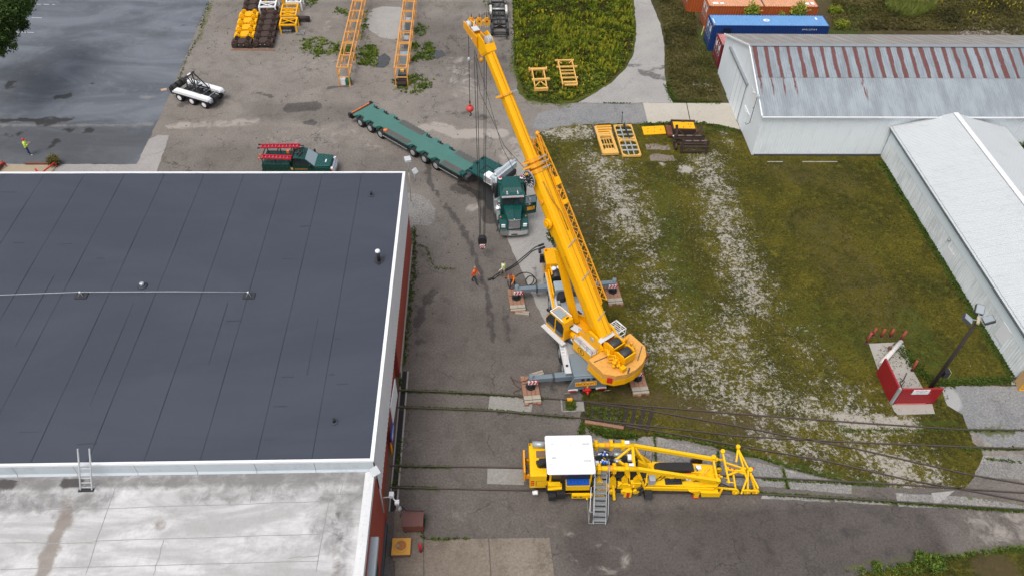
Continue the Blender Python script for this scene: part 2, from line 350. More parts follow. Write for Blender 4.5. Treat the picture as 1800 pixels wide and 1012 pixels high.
def dist_poly(X, Y, pts):
    d = np.full(X.shape, 1e9)
    for (ax, ay), (bx, by) in zip(pts[:-1], pts[1:]):
        dx, dy = bx-ax, by-ay; L = dx*dx+dy*dy+1e-9
        t = np.clip(((X-ax)*dx+(Y-ay)*dy)/L, 0, 1)
        d = np.minimum(d, np.hypot(X-ax-t*dx, Y-ay-t*dy))
    return d
def evalpaint(X, Y, ps):
    out = np.zeros(X.shape)
    for q in ps:
        pts = [tuple(P(a, b).xy) for a, b in q[0]]; wd = q[1]; st = q[2] if len(q) > 2 else 1.0
        if len(pts) == 1: pts = pts*2
        d = dist_poly(X, Y, pts)
        soft = wd*.9
        v = st*np.clip(1-(d-wd+soft/2)/soft, 0, 1)
        out = np.maximum(out, v) if st > 0 else out+v
    return out
def sheet(name, px, z, mat, jit=.12, res=.8, paints=None, world=False, kind='structure', thick=0):
    if 'bare' in (paints or {}): paints['bare'] = [(q[0], q[1]*1.2, q[2]*1.2) for q in paints['bare']]
    pts = [Vector(p) for p in (px if world else G2(px))]
    out = []
    for a, b in zip(pts, pts[1:]+pts[:1]):
        L = (b-a).length; k = max(1, int(L/.45)) if jit else max(1, int(L/3))
        k = min(k, 400)
        nrm = Vector((-(b-a).y, (b-a).x)).normalized()
        for i in range(k):
            q = a.lerp(b, i/k)
            if i and jit: q = q+nrm*random.gauss(0, jit*.5)
            out.append(q)
    X = np.array([p.x for p in out]); Y = np.array([p.y for p in out])
    vs = list(out); n0 = len(out)
    if res:
        gx, gy = np.meshgrid(np.arange(X.min()+res/2, X.max(), res), np.arange(Y.min()+res/2, Y.max(), res))
        gx = gx.ravel()+rng.uniform(-.1, .1, gx.size)*res; gy = gy.ravel()+rng.uniform(-.1, .1, gy.size)*res
        vs += [Vector((a, b)) for a, b in zip(gx, gy)]
    V, _, F, *_r = geometry.delaunay_2d_cdt(vs, [], [list(range(n0))], 1, 1e-4)
    me = bpy.data.meshes.new(name); me.from_pydata([(v.x, v.y, z) for v in V], [], F)
    me.materials.append(mat)
    vx = np.array([v.x for v in V]); vy = np.array([v.y for v in V])
    for k, ps in (paints or {}).items():
        if k == 'bare':
            v = np.zeros(len(vx))
            for q in ps:
                pp = [tuple(P(a_, b_).xy) for a_, b_ in q[0]]; pp = pp*2 if len(pp) == 1 else pp
                v = np.maximum(v, .9*q[2]*np.exp(-(dist_poly(vx, vy, pp)/(q[1]*1.5))**2))
            a = me.attributes.new(k, 'FLOAT', 'POINT'); a.data.foreach_set('value', v.astype(np.float32)); continue
        a = me.attributes.new(k, 'FLOAT', 'POINT'); a.data.foreach_set('value', evalpaint(vx, vy, ps).astype(np.float32))
    if me.polygons and sum(p.normal.z for p in me.polygons) < 0: me.flip_normals()
    me.update()
    o = bpy.data.objects.new(name, me); COL.objects.link(o); tag(o, kind=kind); return o

sheet('ground', [(-400, -100), (400, -100), (400, 500), (-400, 500)], -.03, FLD, jit=0, res=0, world=True)
# field round the containers, painted finer where it is in view
sheet('field', [(1132, -60), (1145, 0), (1160, 40), (1168, 80), (1168, 120), (1172, 160), (1180, 182), (1283, 182), (1300, 228), (1320, 290), (2050, 290), (2000, -60)], -.01, FLD, jit=.15, res=1.0,
      paints={'lush': [([(1590, 15)], 2.6, 1), ([(1165, 140), (1185, 178)], .8, 1), ([(1480, 60), (1500, 20)], 2, .8), ([(1240, 140), (1235, 60)], 1.2, .8)],
              'brown': [([(1420, 20), (1700, 60), (1790, 20)], 3, .8), ([(1200, 80), (1225, 140)], 1.5, .6)],
              'bare': [([(1700, 55), (1795, 50)], 1.5, .45), ([(1235, 150)], .8, .5)]})
yard_px = [(230, 1120), (230, -80), (905, -80), (905, 0), (905, 110), (930, 176), (985, 182), (1135, 181), (1140, 218), (1010, 219), (960, 228), (938, 250), (935, 300),
           (960, 400), (1020, 690), (1120, 765), (1280, 780), (1500, 800), (1640, 780), (1650, 678), (1950, 678), (1950, 950), (1800, 962), (1700, 975), (1600, 987), (1560, 1000), (1500, 1012), (1440, 1060), (1400, 1120)]
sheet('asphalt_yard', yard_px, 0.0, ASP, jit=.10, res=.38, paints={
    'stain': [([(515, 190), (550, 187)], .9, 1), ([(455, 163), (480, 170)], .25, .9), ([(925, 382)], .35, 1.1), ([(800, 330), (850, 345)], .7, .8),
              ([(790, 200), (850, 205), (870, 215)], .8, .55), ([(770, 130), (800, 60)], .8, .45), ([(320, 185), (345, 178)], .5, .8), ([(733, 575), (745, 540), (760, 510)], .4, .75), ([(740, 600)], .5, .7),
              ([(832, 40), (880, 20)], 1.2, .6), ([(752, 285), (757, 325), (790, 370), (820, 410), (838, 460), (858, 520), (865, 600)], .26, .85), ([(745, 300), (800, 395), (830, 440)], .14, .6), ([(850, 235), (895, 265), (915, 300)], .2, .6), ([(812, 20), (800, 100), (780, 160), (740, 220)], .3, .5), ([(620, 260), (700, 300)], .2, .4), ([(850, 240), (885, 300)], .2, .6),
              ([(540, 212), (700, 213)], .5, .45), ([(720, 480), (735, 640)], .25, .5), ([(900, 790), (900, 1000)], .3, .5), ([(1000, 1000)], .1, .1),
              ([(885, 540), (890, 590)], .35, .6), ([(980, 890), (1300, 930), (1600, 900)], 1.6, .4), ([(760, 400), (740, 480)], .6, .4), ([(930, 350)], .3, .7),
              ([(875, 728), (905, 730)], .12, 1), ([(455, 40), (380, 30)], .5, .4), ([(900, 130), (885, 60)], 1, .5), ([(1080, 900), (1300, 960), (1560, 940)], 2.2, .38), ([(905, 720), (898, 1000)], .35, .45), ([(885, 540), (893, 600)], .35, .65), ([(990, 640), (970, 690)], .4, .5), ([(520, 40), (560, 60)], .6, .5), ([(690, 120), (620, 170)], .5, .4), ([(470, 110), (560, 130)], .4, .4)],
    'pale': [([(880, 235), (800, 235), (770, 222)], .8, .95), ([(745, 225)], .7, .9), ([(830, 365), (870, 350)], .6, .7), ([(1000, 195), (1120, 200)], 1.3, .6),
             ([(450, 215), (300, 222)], .7, .6), ([(700, 250), (500, 240)], 2.5, .35), ([(560, 115), (620, 100)], 2.0, .35), ([(1720, 770), (1790, 820)], 1.5, .5), ([(800, 110), (820, 160)], 2, .45), ([(900, 280), (920, 250)], 1.5, .6),
             ([(1150, 860), (1330, 880)], .5, .2), ([(800, 905), (880, 900)], .8, .2), ([(1740, 930), (1790, 920)], 1.6, .5), ([(990, 930), (1020, 952), (1060, 952), (1098, 965), (1096, 990), (1070, 1004), (1040, 1000)], .42, .42), ([(985, 960), (1010, 985), (1000, 1012)], .3, .35), ([(790, 900), (870, 895), (930, 905), (990, 925)], .5, .35), ([(560, 60), (600, 20)], 1, .4)],
    'wet': [([(843, 320), (850, 350), (862, 385)], .62, 1.1), ([(812, 322), (835, 335)], .5, .9), ([(672, 108)], .55, 1.0), ([(770, 95), (765, 100)], .45, 1.0), ([(540, 215), (552, 217)], .5, .7), ([(575, 155), (620, 150)], .25, .8)],
    'moss': [([(716, 400), (716, 480), (706, 560), (702, 650)], .35, .9), ([(735, 430), (760, 470), (800, 475)], .25, .55), ([(700, 60), (720, 50), (740, 100)], 1.5, .45), ([(600, 15), (640, 60), (650, 100)], 1, .5),
             ([(530, 75), (610, 100), (650, 90)], 1.2, .5), ([(350, 70), (370, 10)], .4, .75), ([(380, 20), (440, 90), (560, 80)], .8, .3), ([(805, 20), (760, 5), (830, 10)], 1.0, .5), ([(905, 60), (900, 120), (930, 180), (1000, 185)], .5, .7),
             ([(1150, 765), (1160, 850)], .2, .6), ([(1300, 860), (1700, 890), (1800, 895)], .2, .55), ([(700, 688), (850, 692)], .15, .6), ([(700, 880), (690, 1000)], .3, .6), ([(1050, 760), (1040, 745)], .3, .7), ([(712, 640), (790, 600)], .2, .4), ([(1480, 1000), (1620, 975), (1800, 958)], .25, .7)],
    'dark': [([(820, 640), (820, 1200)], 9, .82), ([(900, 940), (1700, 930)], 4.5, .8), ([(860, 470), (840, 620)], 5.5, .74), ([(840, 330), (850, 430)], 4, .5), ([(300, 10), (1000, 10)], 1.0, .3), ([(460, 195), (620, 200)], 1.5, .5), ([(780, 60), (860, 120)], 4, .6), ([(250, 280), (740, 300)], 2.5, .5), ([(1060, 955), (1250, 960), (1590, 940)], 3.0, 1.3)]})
lot_px = [(-600, -90), (380, -90), (368, 0), (345, 52), (322, 112), (300, 160), (284, 200), (262, 245), (240, 289), (-600, 289)]
sheet('parking_lot', lot_px, .008, LOT, jit=.08, res=.8, paints={
    'stain': [([(98, 173), (118, 168)], .55, 1), ([(160, 145)], .35, 1.1), ([(80, 214), (95, 213)], .9, .8), ([(0, 213), (120, 213)], .25, .8), ([(155, 230)], .32, 1.1), ([(20, 148), (12, 152)], .4, 1.0), ([(34, 155)], .3, 1), ([(110, 226), (130, 230)], .35, .7), ([(95, 245), (85, 262)], .35, .8), ([(0, 240), (40, 232)], .9, .5), ([(125, 253)], .2, .9), ([(60, 100)], .12, .8), ([(240, 103)], .12, .9), ([(325, 45), (345, 48)], .3, .6)],
    'dull': [([(-100, 240), (200, 262)], 4, .9), ([(0, 170), (50, 120)], 3, .6), ([(160, 90), (280, 60)], 2, .5)],
    'pale': [([(0, 222), (250, 218)], .35, .75), ([(250, 172), (275, 168)], .5, .8), ([(245, 222), (262, 218)], .6, .8)]})
sheet('lot_edge_strip', [(240, 289), (262, 245), (278, 238), (297, 238), (290, 262), (276, 300), (276, 330), (-600, 330), (-600, 289)], .010, PTH, jit=.05, res=1)
sheet('gravel_patch', [(712, 340), (735, 342), (755, 352), (766, 368), (764, 388), (755, 397), (715, 397)], .012, SPK, jit=.06, res=1)
sheet('round_slab', [(646, 28), (656, 16), (672, 12), (704, 13), (712, 22), (711, 66), (690, 70), (668, 66), (650, 54), (644, 42)], .012, RND, jit=.05, res=1)
sheet('concrete_strip', [(882, 330), (905, 295), (925, 250), (938, 252), (940, 300), (952, 350), (962, 400), (976, 432), (990, 500), (1005, 600), (985, 600), (960, 570), (940, 530), (924, 490), (905, 450), (892, 420), (884, 395)], .008, RND, jit=.06, res=.7,
      paints={'stain': [([(925, 382)], .38, 1.2), ([(945, 470), (950, 520)], .3, .6), ([(935, 355)], .5, .45)], 'wet': [([(884, 345), (888, 395)], .3, .9)], 'moss': [([(962, 400), (976, 432)], .2, .6)]})
def slab(name, px, z, mat, label=None):
    """a cast slab with a real edge, part of the paving"""
    pts = G2(px); mb = MB(); mb.prism([(p.x, p.y) for p in pts], z-.10, z)
    o = mb.build(name, mat); return tag(o, kind='structure')
slab('concrete_slab', [(861, 695), (938, 699), (934, 724), (858, 720)], .022, SLB)
slab('concrete_slab', [(857, 823), (921, 824), (921, 852), (856, 850)], .022, SLB)
sheet('grey_gravel_pad', [(1650, 679), (1950, 679), (1950, 792), (1745, 783), (1700, 755), (1690, 728), (1662, 712)], .006, ASG, jit=.08, res=1,
      paints={'pale': [([(1668, 700)], .9, 1.1)], 'moss': [([(1690, 757), (1800, 758)], .12, .9), ([(1720, 787), (1800, 790)], .12, .9), ([(1690, 690), (1700, 740)], .15, .4)]})
for q in ([(1020, 770), (1130, 766), (1152, 768), (1150, 860), (1020, 850)], [(1156, 768), (1262, 792), (1262, 852), (1154, 858)], [(1266, 794), (1374, 822), (1382, 856), (1268, 852)], [(1378, 824), (1500, 852), (1500, 868), (1386, 858)],
          [(1340, 868), (1455, 872), (1462, 882), (1338, 876)], [(1466, 874), (1562, 878), (1570, 888), (1468, 882)], [(1574, 866), (1700, 872), (1800, 886), (1800, 896), (1580, 890)], [(1720, 800), (1950, 800), (1950, 850), (1712, 838)]):
    sheet('pavement_panel', q, .009, SPK, jit=.05, res=.8, paints={'moss': [([q[1], q[2]], .12, .8)], 'pale': [([q[0]], .8, .5)]})
slab('white_slab_patch', [(1637, 866), (1678, 862), (1650, 884), (1642, 884)], .02, PTH)
path_px = [(1098, -80), (1105, -20), (1113, 0), (1118, 40), (1118, 70), (1112, 100), (1098, 122), (1078, 143), (1048, 163), (1015, 181.5), (1183, 181.5), (1173, 160), (1168, 125), (1168, 80), (1160, 40), (1143, 0), (1132, -60)]
sheet('path', path_px, .012, PTH, jit=.05, res=.7, paints={'stain': [([(1105, 116), (1168, 118)], .35, 1.1), ([(1130, 128), (1166, 138)], .6, .95), ([(1160, 104)], .3, .8), ([(1130, 10)], .2, .6)], 'moss': [([(1015, 182), (1060, 184)], .2, .7)]})
sheet('access_road', [(1012, 183), (1130, 183), (1140, 217), (1010, 219), (960, 228), (935, 225), (945, 200)], .006, ASG, jit=.06, res=.7, paints={'moss': [([(960, 190), (1000, 187)], .35, .7), ([(1000, 219), (1130, 217)], .25, .6)]})
for q in ([(1130, 182), (1206, 182), (1213, 216), (1139, 217)], [(1207.5, 182), (1283, 182), (1301, 228), (1262, 219), (1214.5, 216)]):
    slab('apron_slab', q, .03, APR)
sheet('lawn', [(938, 250), (945, 238), (960, 228), (1010, 219), (1140, 217), (1230, 215), (1265, 219), (1303, 230), (1320, 274), (1548, 275), (1600, 360), (1700, 520), (1790, 673), (1700, 677), (1652, 679), (1665, 712), (1692, 728), (1702, 755), (1728, 800),
      (1712, 838), (1695, 858), (1600, 858), (1500, 848), (1380, 818), (1290, 794), (1200, 770), (1155, 764), (1120, 770), (1085, 772), (1055, 764), (1036, 756), (1022, 742), (1022, 700), (1030, 688), (1005, 600), (990, 500), (976, 432), (962, 400), (950, 350), (938, 300)],
      .014, LWN, jit=.16, res=.5, paints={
    'bare': [([(1055, 285), (1085, 340), (1115, 400)], 1.7, .52), ([(1120, 400), (1150, 480), (1160, 560)], 1.3, .36), ([(1060, 420), (1090, 480)], 1.2, .3), ([(1240, 280), (1262, 350), (1290, 440), (1325, 530)], 1.3, .50), ([(1285, 560), (1285, 600), (1330, 650)], 1.3, .44), ([(1180, 600), (1260, 680), (1400, 725), (1500, 730)], 1.9, .46), ([(1240, 620), (1300, 670)], 1.6, .4), ([(1160, 640), (1200, 660)], 1.0, .4), ([(1400, 600), (1440, 640)], 1.2, .28),
             ([(1150, 460), (1160, 600)], 1.2, .36), ([(975, 235), (1035, 232)], .9, .6), ([(1205, 298)], .35, 1.2), ([(1166, 290)], .14, 1), ([(1167, 305)], .14, 1), ([(1480, 738), (1600, 745)], .5, .75), ([(1565, 820), (1620, 845), (1540, 800)], 1.4, .55), ([(1400, 780), (1450, 800)], 1.0, .45),
             ([(1030, 300), (1010, 380), (1060, 430)], 1.5, .20), ([(1340, 770), (1360, 780)], .8, .5), ([(1220, 255), (1245, 300)], .8, .4), ([(1480, 680)], .5, .4), ([(1270, 235), (1290, 260)], .4, .4)],
    'brown': [([(1100, 690), (1200, 720), (1350, 750)], 1.4, .7), ([(1440, 400), (1500, 480), (1560, 560)], 3.5, .5), ([(1380, 300), (1480, 320)], 2.5, .5), ([(1030, 330), (1040, 400), (1000, 300)], 2, .6), ([(1150, 247)], .6, .6), ([(1150, 270)], .6, .8), ([(1060, 700), (1080, 760)], .8, .6), ([(1420, 795), (1425, 800)], .4, 1.1)],
    'lush': [([(1160, 320), (1190, 470), (1230, 560)], 1.5, .55), ([(1420, 560), (1500, 600)], 3, .5), ([(1640, 500)], 2, .45), ([(1550, 290), (1640, 430), (1780, 660)], .45, .9), ([(1325, 282), (1540, 283)], .3, .5), ([(1650, 672), (1780, 668)], .45, .9), ([(1130, 220), (1290, 230)], .35, .8), ([(1600, 560), (1640, 640)], 1.6, .6), ([(970, 425), (985, 450)], .4, .9), ([(940, 250), (950, 350), (965, 410)], .2, .6), ([(1560, 740), (1680, 745)], .3, .8), ([(1170, 400), (1200, 300)], 1.5, .35),
             ([(1030, 760), (1120, 768), (1300, 798), (1600, 858)], .3, .7), ([(1430, 420), (1460, 380)], 1.8, .4), ([(1720, 620), (1660, 540)], 2, .3)]})
sheet('meadow', [(896, -80), (1100, -80), (1106, -20), (1114, 0), (1118, 50), (1115, 90), (1102, 118), (1078, 143), (1045, 165), (1012, 180), (985, 184), (930, 178), (912, 165), (903, 120), (903, 60)], .016, MDW, jit=.14, res=.6,
      paints={'brown': [([(930, 150), (1000, 150), (1080, 130)], 1.6, .6), ([(985, 40), (1000, 60)], 2, .5), ([(1100, 60), (1095, 110)], .8, .5)], 'lush': [([(920, 20), (1060, 20)], 4, .6)]})
sheet('grass_corner', [(1500, 1013), (1560, 1001), (1600, 988), (1700, 976), (1800, 963), (1950, 952), (2100, 1300), (1450, 1300)], .016, LWN, jit=.1, res=.7,
      paints={'lush': [([(1540, 1005), (1620, 990), (1800, 968)], .3, .6)], 'brown': [([(1750, 1000)], 1.5, .9)]})
# foreground concrete bays
for q in ([(697, 950), (743, 949), (746, 1100), (690, 1100)], [(745, 949), (858, 946), (868, 1100), (748, 1100)], [(860, 946), (966, 945), (985, 1100), (870, 1100)]):
    slab('concrete_bay', q, .028, BSL)
# bluish wet film on the roadway
m_, n_ = newmat('wet_film'); p_ = n_.pos(); a_ = n_.noise(p_, .35, 4, .55, .5)
n_.out(n_.mix(n_.ramp(a_, .4, .62), (.12, .122, .128), (.175, .182, .195)), n_.math('MULTIPLY_ADD', a_, .3, .25), bump=a_, bs=.05, spec=.5)
_skip = 0 and sheet('puddle', [(972, 928), (1000, 930), (1050, 938), (1092, 950), (1106, 966), (1098, 985), (1072, 998), (1060, 1012), (1070, 1060), (1000, 1060), (972, 1000), (965, 960)], .013, m_, jit=.2, res=0)
m_, n_ = newmat('standing_water'); n_.out((.05, .05, .05), .05, spec=.9)
for q in ([(665, 100), (676, 94), (684, 100), (684, 113), (674, 120), (660, 119)], [(755, 98), (765, 88), (778, 90), (784, 98), (770, 104), (760, 104)], [(843, 318), (862, 318), (868, 345), (866, 372), (856, 368), (846, 345)], [(868, 372), (880, 366), (886, 404), (872, 408)]):
    sheet('puddle', q, .015, m_, jit=.12, res=0)
# parking bay lines
mbl = MB()
for (a, b) in (((52, 7.5), (97, 8.5)), ((25, 30.5), (80, 32)), ((-20, 56), (60, 57.5)), ((-60, 84), (20, 85))):
    A, B = P(*a, .012), P(*b, .012); k = 9
    for i in range(k):
        if random.random() < .12: continue
        mbl.beam(A.lerp(B, i/k), A.lerp(B, (i+.93)/k), .11, .006)
o = mbl.build('parking_lines', paint('worn_white_line', (.5, .5, .48), .8, dirt=.6, dcol=(.12, .12, .12))); tag(o, kind='structure')

# ------------------------------------------------------------------ vegetation helpers
def leaf_mat(name, cols, rough=.75):
    """cols: ramp over the 'tint' face attribute"""
    m, n = newmat(name); r = n.n('ShaderNodeValToRGB'); e = r.color_ramp.elements
    while len(e) < len(cols): e.new(.5)
    for i, c in enumerate(cols): e[i].position = i/(len(cols)-1); e[i].color = (*c, 1)
    n.put(r.inputs[0], n.attr('tint')); b = n.out(r.outputs[0], rough, spec=.2); return m
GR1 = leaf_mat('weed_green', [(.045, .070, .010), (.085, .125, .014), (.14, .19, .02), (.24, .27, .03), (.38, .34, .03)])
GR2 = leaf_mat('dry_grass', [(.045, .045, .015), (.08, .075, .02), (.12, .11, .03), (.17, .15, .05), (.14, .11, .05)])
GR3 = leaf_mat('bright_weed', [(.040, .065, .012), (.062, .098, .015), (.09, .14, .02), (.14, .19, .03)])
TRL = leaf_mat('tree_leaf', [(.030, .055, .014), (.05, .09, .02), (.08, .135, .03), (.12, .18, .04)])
def tufts(name, XY, h, r, mat, n=7, lw=.05, tint=None, zb=.0, kind='stuff', parent=None, spread=1.0, cull=True):
    """little clumps: each a spray of bent pointed leaves rising from one root"""
    K = len(XY); XY = np.asarray(XY, float)
    H = h*rng.uniform(.5, 1.3, (K, 1)); Rr = r*rng.uniform(.5, 1.3, (K, 1))
    a = rng.uniform(0, 2*np.pi, (K, n)); lean = rng.uniform(.15, 1.0, (K, n))*spread
    cx = XY[:, 0:1]+np.cos(a)*Rr*.35*rng.uniform(0, 1, (K, n)); cy = XY[:, 1:2]+np.sin(a)*Rr*.35*rng.uniform(0, 1, (K, n))
    zz = np.full((K, n), zb)
    tx = cx+np.cos(a)*Rr*lean; ty = cy+np.sin(a)*Rr*lean; tz = zb+H*(1.15-.6*lean)
    mx = (cx+tx)/2; my = (cy+ty)/2; mz = zb+(tz-zb)*.68
    ws = lw*rng.uniform(.6, 1.4, (K, n)); nx = -np.sin(a)*ws; ny = np.cos(a)*ws
    V = np.stack([np.stack([cx, cy, zz], -1), np.stack([mx+nx, my+ny, mz], -1), np.stack([tx, ty, tz], -1), np.stack([mx-nx, my-ny, mz], -1)], 2).reshape(-1, 3)
    F = np.arange(len(V)).reshape(-1, 4)
    me = bpy.data.meshes.new(name); me.vertices.add(len(V)); me.vertices.foreach_set('co', V.ravel())
    me.loops.add(len(V)); me.loops.foreach_set('vertex_index', F.ravel()); me.polygons.add(len(F)); me.polygons.foreach_set('loop_start', np.arange(0, len(V), 4)); 
    me.update(calc_edges=True); me.materials.append(mat)
    tn = (np.asarray(tint).reshape(-1, 1) if tint is not None else rng.uniform(.1, .9, (K, 1)))+rng.uniform(-.15, .15, (K, n))
    at = me.attributes.new('tint', 'FLOAT', 'FACE'); at.data.foreach_set('value', np.clip(tn, 0, 1).ravel().astype(np.float32))
    o = bpy.data.objects.new(name, me); COL.objects.link(o)
    if parent is not None: o.parent = parent
    return tag(o, kind=kind)
def in_poly(pts, n, world=False):
    p = np.array([tuple(q) for q in (pts if world else G2(pts))]); lo, hi = p.min(0), p.max(0); out = []
    tot = 0
    while tot < n:
        c = rng.uniform(lo, hi, (n*2, 2)); ins = np.zeros(len(c), bool); j = len(p)-1
        for i in range(len(p)):
            xi, yi, xj, yj = p[i, 0], p[i, 1], p[j, 0], p[j, 1]
            ins ^= ((yi > c[:, 1]) != (yj > c[:, 1])) & (c[:, 0] < (xj-xi)*(c[:, 1]-yi)/(yj-yi+1e-12)+xi); j = i
        out.append(c[ins]); tot += ins.sum()
    return np.concatenate(out)[:n]
def along(px, n, wd):
    p = [np.array(q) for q in G2(px)]; L = np.array([np.linalg.norm(b-a) for a, b in zip(p, p[1:])]); L = L/L.sum(); out = []
    for (a, b), l in zip(zip(p, p[1:]), L):
        k = max(1, int(round(n*l))); t = rng.uniform(0, 1, (k, 1)); q = a+(b-a)*t; out.append(q+rng.normal(0, wd/2, (k, 2)))
    return np.concatenate(out)
def vnoise(XY, s, seed=0):
    from mathutils import noise as mn
    return np.array([mn.noise(Vector((x*s+seed, y*s, seed*1.7))) for x, y in XY])*.5+.5
# ------------------------------------------------------------------ building materials
def membrane(name, col, hi, wear=.4):
    m, n = newmat(name); p = n.pos(); ps = n.pos((.6, 1.6, 1))
    a = n.noise(ps, .16, 4, .6, .8); b = n.noise(p, 1.3, 5, .7, .5); f = n.noise(p, 5, 4, .7)
    w2 = n.noise(p, 1.1, 3, .5, 2.0)
    c = n.mix(n.ramp(a, .34, .68), col, hi)
    c = n.mix(n.math('MULTIPLY', n.ramp(b, .55, .8), wear), c, tuple(x*1.35 for x in hi))
    c = n.mix(n.math('MULTIPLY', n.ramp(f, .62, .8), .25), c, tuple(x*.6 for x in col))
    n.out(c, n.math('MULTIPLY_ADD', a, .12, .62), bump=w2, bs=.22, bd=.04, spec=.3); return m
MEM = membrane('dark_roof_membrane', (.045, .053, .071), (.054, .063, .082), .06)
def coated():
    m, n = newmat('stained_white_roof_coating'); p = n.pos(); ps = n.pos((.5, 1.4, 1))
    a = n.noise(ps, .4, 6, .66, .8); b = n.noise(p, 1.5, 6, .72, .6); f = n.noise(p, 7, 3, .7)
    c = n.mix(n.ramp(a, .36, .66), (.38, .372, .362), (.60, .592, .582))
    c = n.mix(n.math('MULTIPLY', n.ramp(b, .48, .74), .45), c, (.30, .29, .275))
    wob = n.math('MULTIPLY', n.math('SUBTRACT', n.noise(p, 1.2, 6, .7, .5), .5), 1.3)
    c = n.mix(n.math('MULTIPLY', n.ramp(n.math('ADD', n.attr('grime'), wob), .25, .95), .85), c, (.15, .143, .138))
    c = n.mix(n.math('MULTIPLY', n.ramp(n.math('ADD', n.attr('brownish'), wob), .3, .8), .8), c, (.22, .18, .15))
    c = n.mix(n.math('MULTIPLY', n.ramp(n.math('ADD', n.attr('stain'), wob), .4, .8), .85), c, (.045, .04, .037))
    v = n.math('MULTIPLY_ADD', n.math('SUBTRACT', f, .5), .25, 1.0)
    q = n.n('ShaderNodeVectorMath', operation='SCALE'); n.put(q.inputs[0], c); n.put(q.inputs['Scale'], v)
    n.out(q.outputs[0], .6, bump=b, bs=.3, bd=.03, spec=.3); return m
COAT = coated()
def siding(name, col, dirt=.35, dcol=(.30, .30, .28), stretch=(1.2, 1.2, .12), lo=.5):
    m, n = newmat(name); p = n.pos(stretch); q = n.pos(); a = n.noise(p, 2.2, 6, .75); b = n.noise(q, .5, 4)
    c = n.mix(n.math('MULTIPLY', n.ramp(n.math('ADD', a, n.math('MULTIPLY', n.math('SUBTRACT', b, .5), .5)), lo, lo+.2), dirt), col, dcol)
    c = n.mix(n.math('MULTIPLY', b, .18), c, tuple(x*.8 for x in col)); n.out(c, .5, bump=a, bs=.08, spec=.4); return m
SDW = siding('white_ribbed_siding', (.82, .83, .84), .18, (.42, .43, .43))
SDN = siding('shed_white_wall', (.80, .85, .875), .22, (.46, .50, .52))
SDD = siding('streaked_white_wall', (.80, .84, .845), .42, (.32, .34, .31), stretch=(3.2, 3.2, .2), lo=.42)
SDU = siding('clean_upper_wall', (.76, .83, .85), .15, (.42, .47, .49))
WRF = siding('white_ribbed_roof', (.52, .545, .55), .30, (.38, .38, .37), stretch=(.25, 1.6, 1.6), lo=.52)
FSC = siding('grey_fascia', (.24, .28, .295), .5, (.16, .17, .17))
BLB = siding('pale_blue_flashing', (.50, .55, .58), .35, (.30, .32, .33), stretch=(.6, 1, .6))
def rust_roof(name, base, stripe=True, rcol=(.115, .032, .026), seed=0.0, amt=.5, streak=False):
    """galvanised roof sheet; the rusty band follows one rib of each sheet, in the sheet's own coordinates"""
    m, n = newmat(name); o = n.n('ShaderNodeTexCoord').outputs['Object']; sx = n.n('ShaderNodeSeparateXYZ'); n.put(sx.inputs[0], o)
    gp = n.pos((1, .25, .25)); g2 = n.pos((3, .35, .35)); gq = n.pos()
    c = n.mix(n.ramp(n.noise(gp, 1.0, 5, .7), .35, .65), base, tuple(x*.74 for x in base))
    c = n.mix(n.math('MULTIPLY', n.ramp(n.noise(g2, 1.2, 5, .75), .55, .75), .35), c, (.40, .42, .42))
    if stripe:
        wv = n.math('MULTIPLY', n.math('SUBTRACT', n.noise(g2, 1.3, 4, .7), .5), .34); wd = n.math('MULTIPLY', n.math('SUBTRACT', n.noise(n.pos((.9, .05, .05)), 1.7, 2), .5), .22)
        x = n.math('ABSOLUTE', n.math('SUBTRACT', n.math('ADD', sx.outputs[0], wv), .36))
        f = n.math('SUBTRACT', 1.0, n.ramp(n.math('ADD', x, wd), .17, .195))
    elif streak:
        ln = n.math('ADD', sx.outputs[1], n.math('MULTIPLY', n.math('SUBTRACT', n.noise(n.pos((.9, .02, .02)), 1.9, 1), .5), 2.6))
        x = n.math('ABSOLUTE', n.math('SUBTRACT', sx.outputs[0], .40)); tp = n.math('MULTIPLY', n.math('SUBTRACT', n.noise(n.pos((6, .5, .5)), 1.2, 5, .75), .5), .8)
        f = n.math('MULTIPLY', n.math('SUBTRACT', 1.0, n.ramp(n.math('ADD', x, tp), .055, .09)), n.ramp(ln, 1.9, 2.9))
    else:
        f = n.ramp(n.math('ADD', n.noise(n.pos((.55, .13, .13)), 1.0, 2, .5, .3), n.math('MULTIPLY', n.math('SUBTRACT', n.noise(n.pos((4, .6, .6)), 1.5, 5, .75), .5), .35)), 1.2-amt, 1.24-amt)
    c = n.mix(n.math('MULTIPLY', f, .93), c, n.mix(n.noise(gq, 4, 4), tuple(x*.8 for x in rcol), tuple(x*1.5 for x in rcol)))
    n.out(c, .5, n.math('MULTIPLY_ADD', f, -.25, .25), bump=n.noise(g2, 3, 3), bs=.06, spec=.5); return m
GRF = rust_roof('rust_striped_roof_sheet', (.32, .365, .395)); GRL = rust_roof('galvanised_roof_sheet', (.36, .40, .425), stripe=False, amt=.475)
GRB = rust_roof('rear_roof_sheet', (.40, .425, .425), rcol=(.30, .22, .17))
BRK = paint('dark_red_brick', (.16, .07, .045), .8, dirt=.5, var=.25, sc=3)
BRW = paint('brown_brick_floor', (.15, .10, .07), .85, dirt=.5, dcol=(.06, .05, .04), var=.25, sc=3, bump=.3)

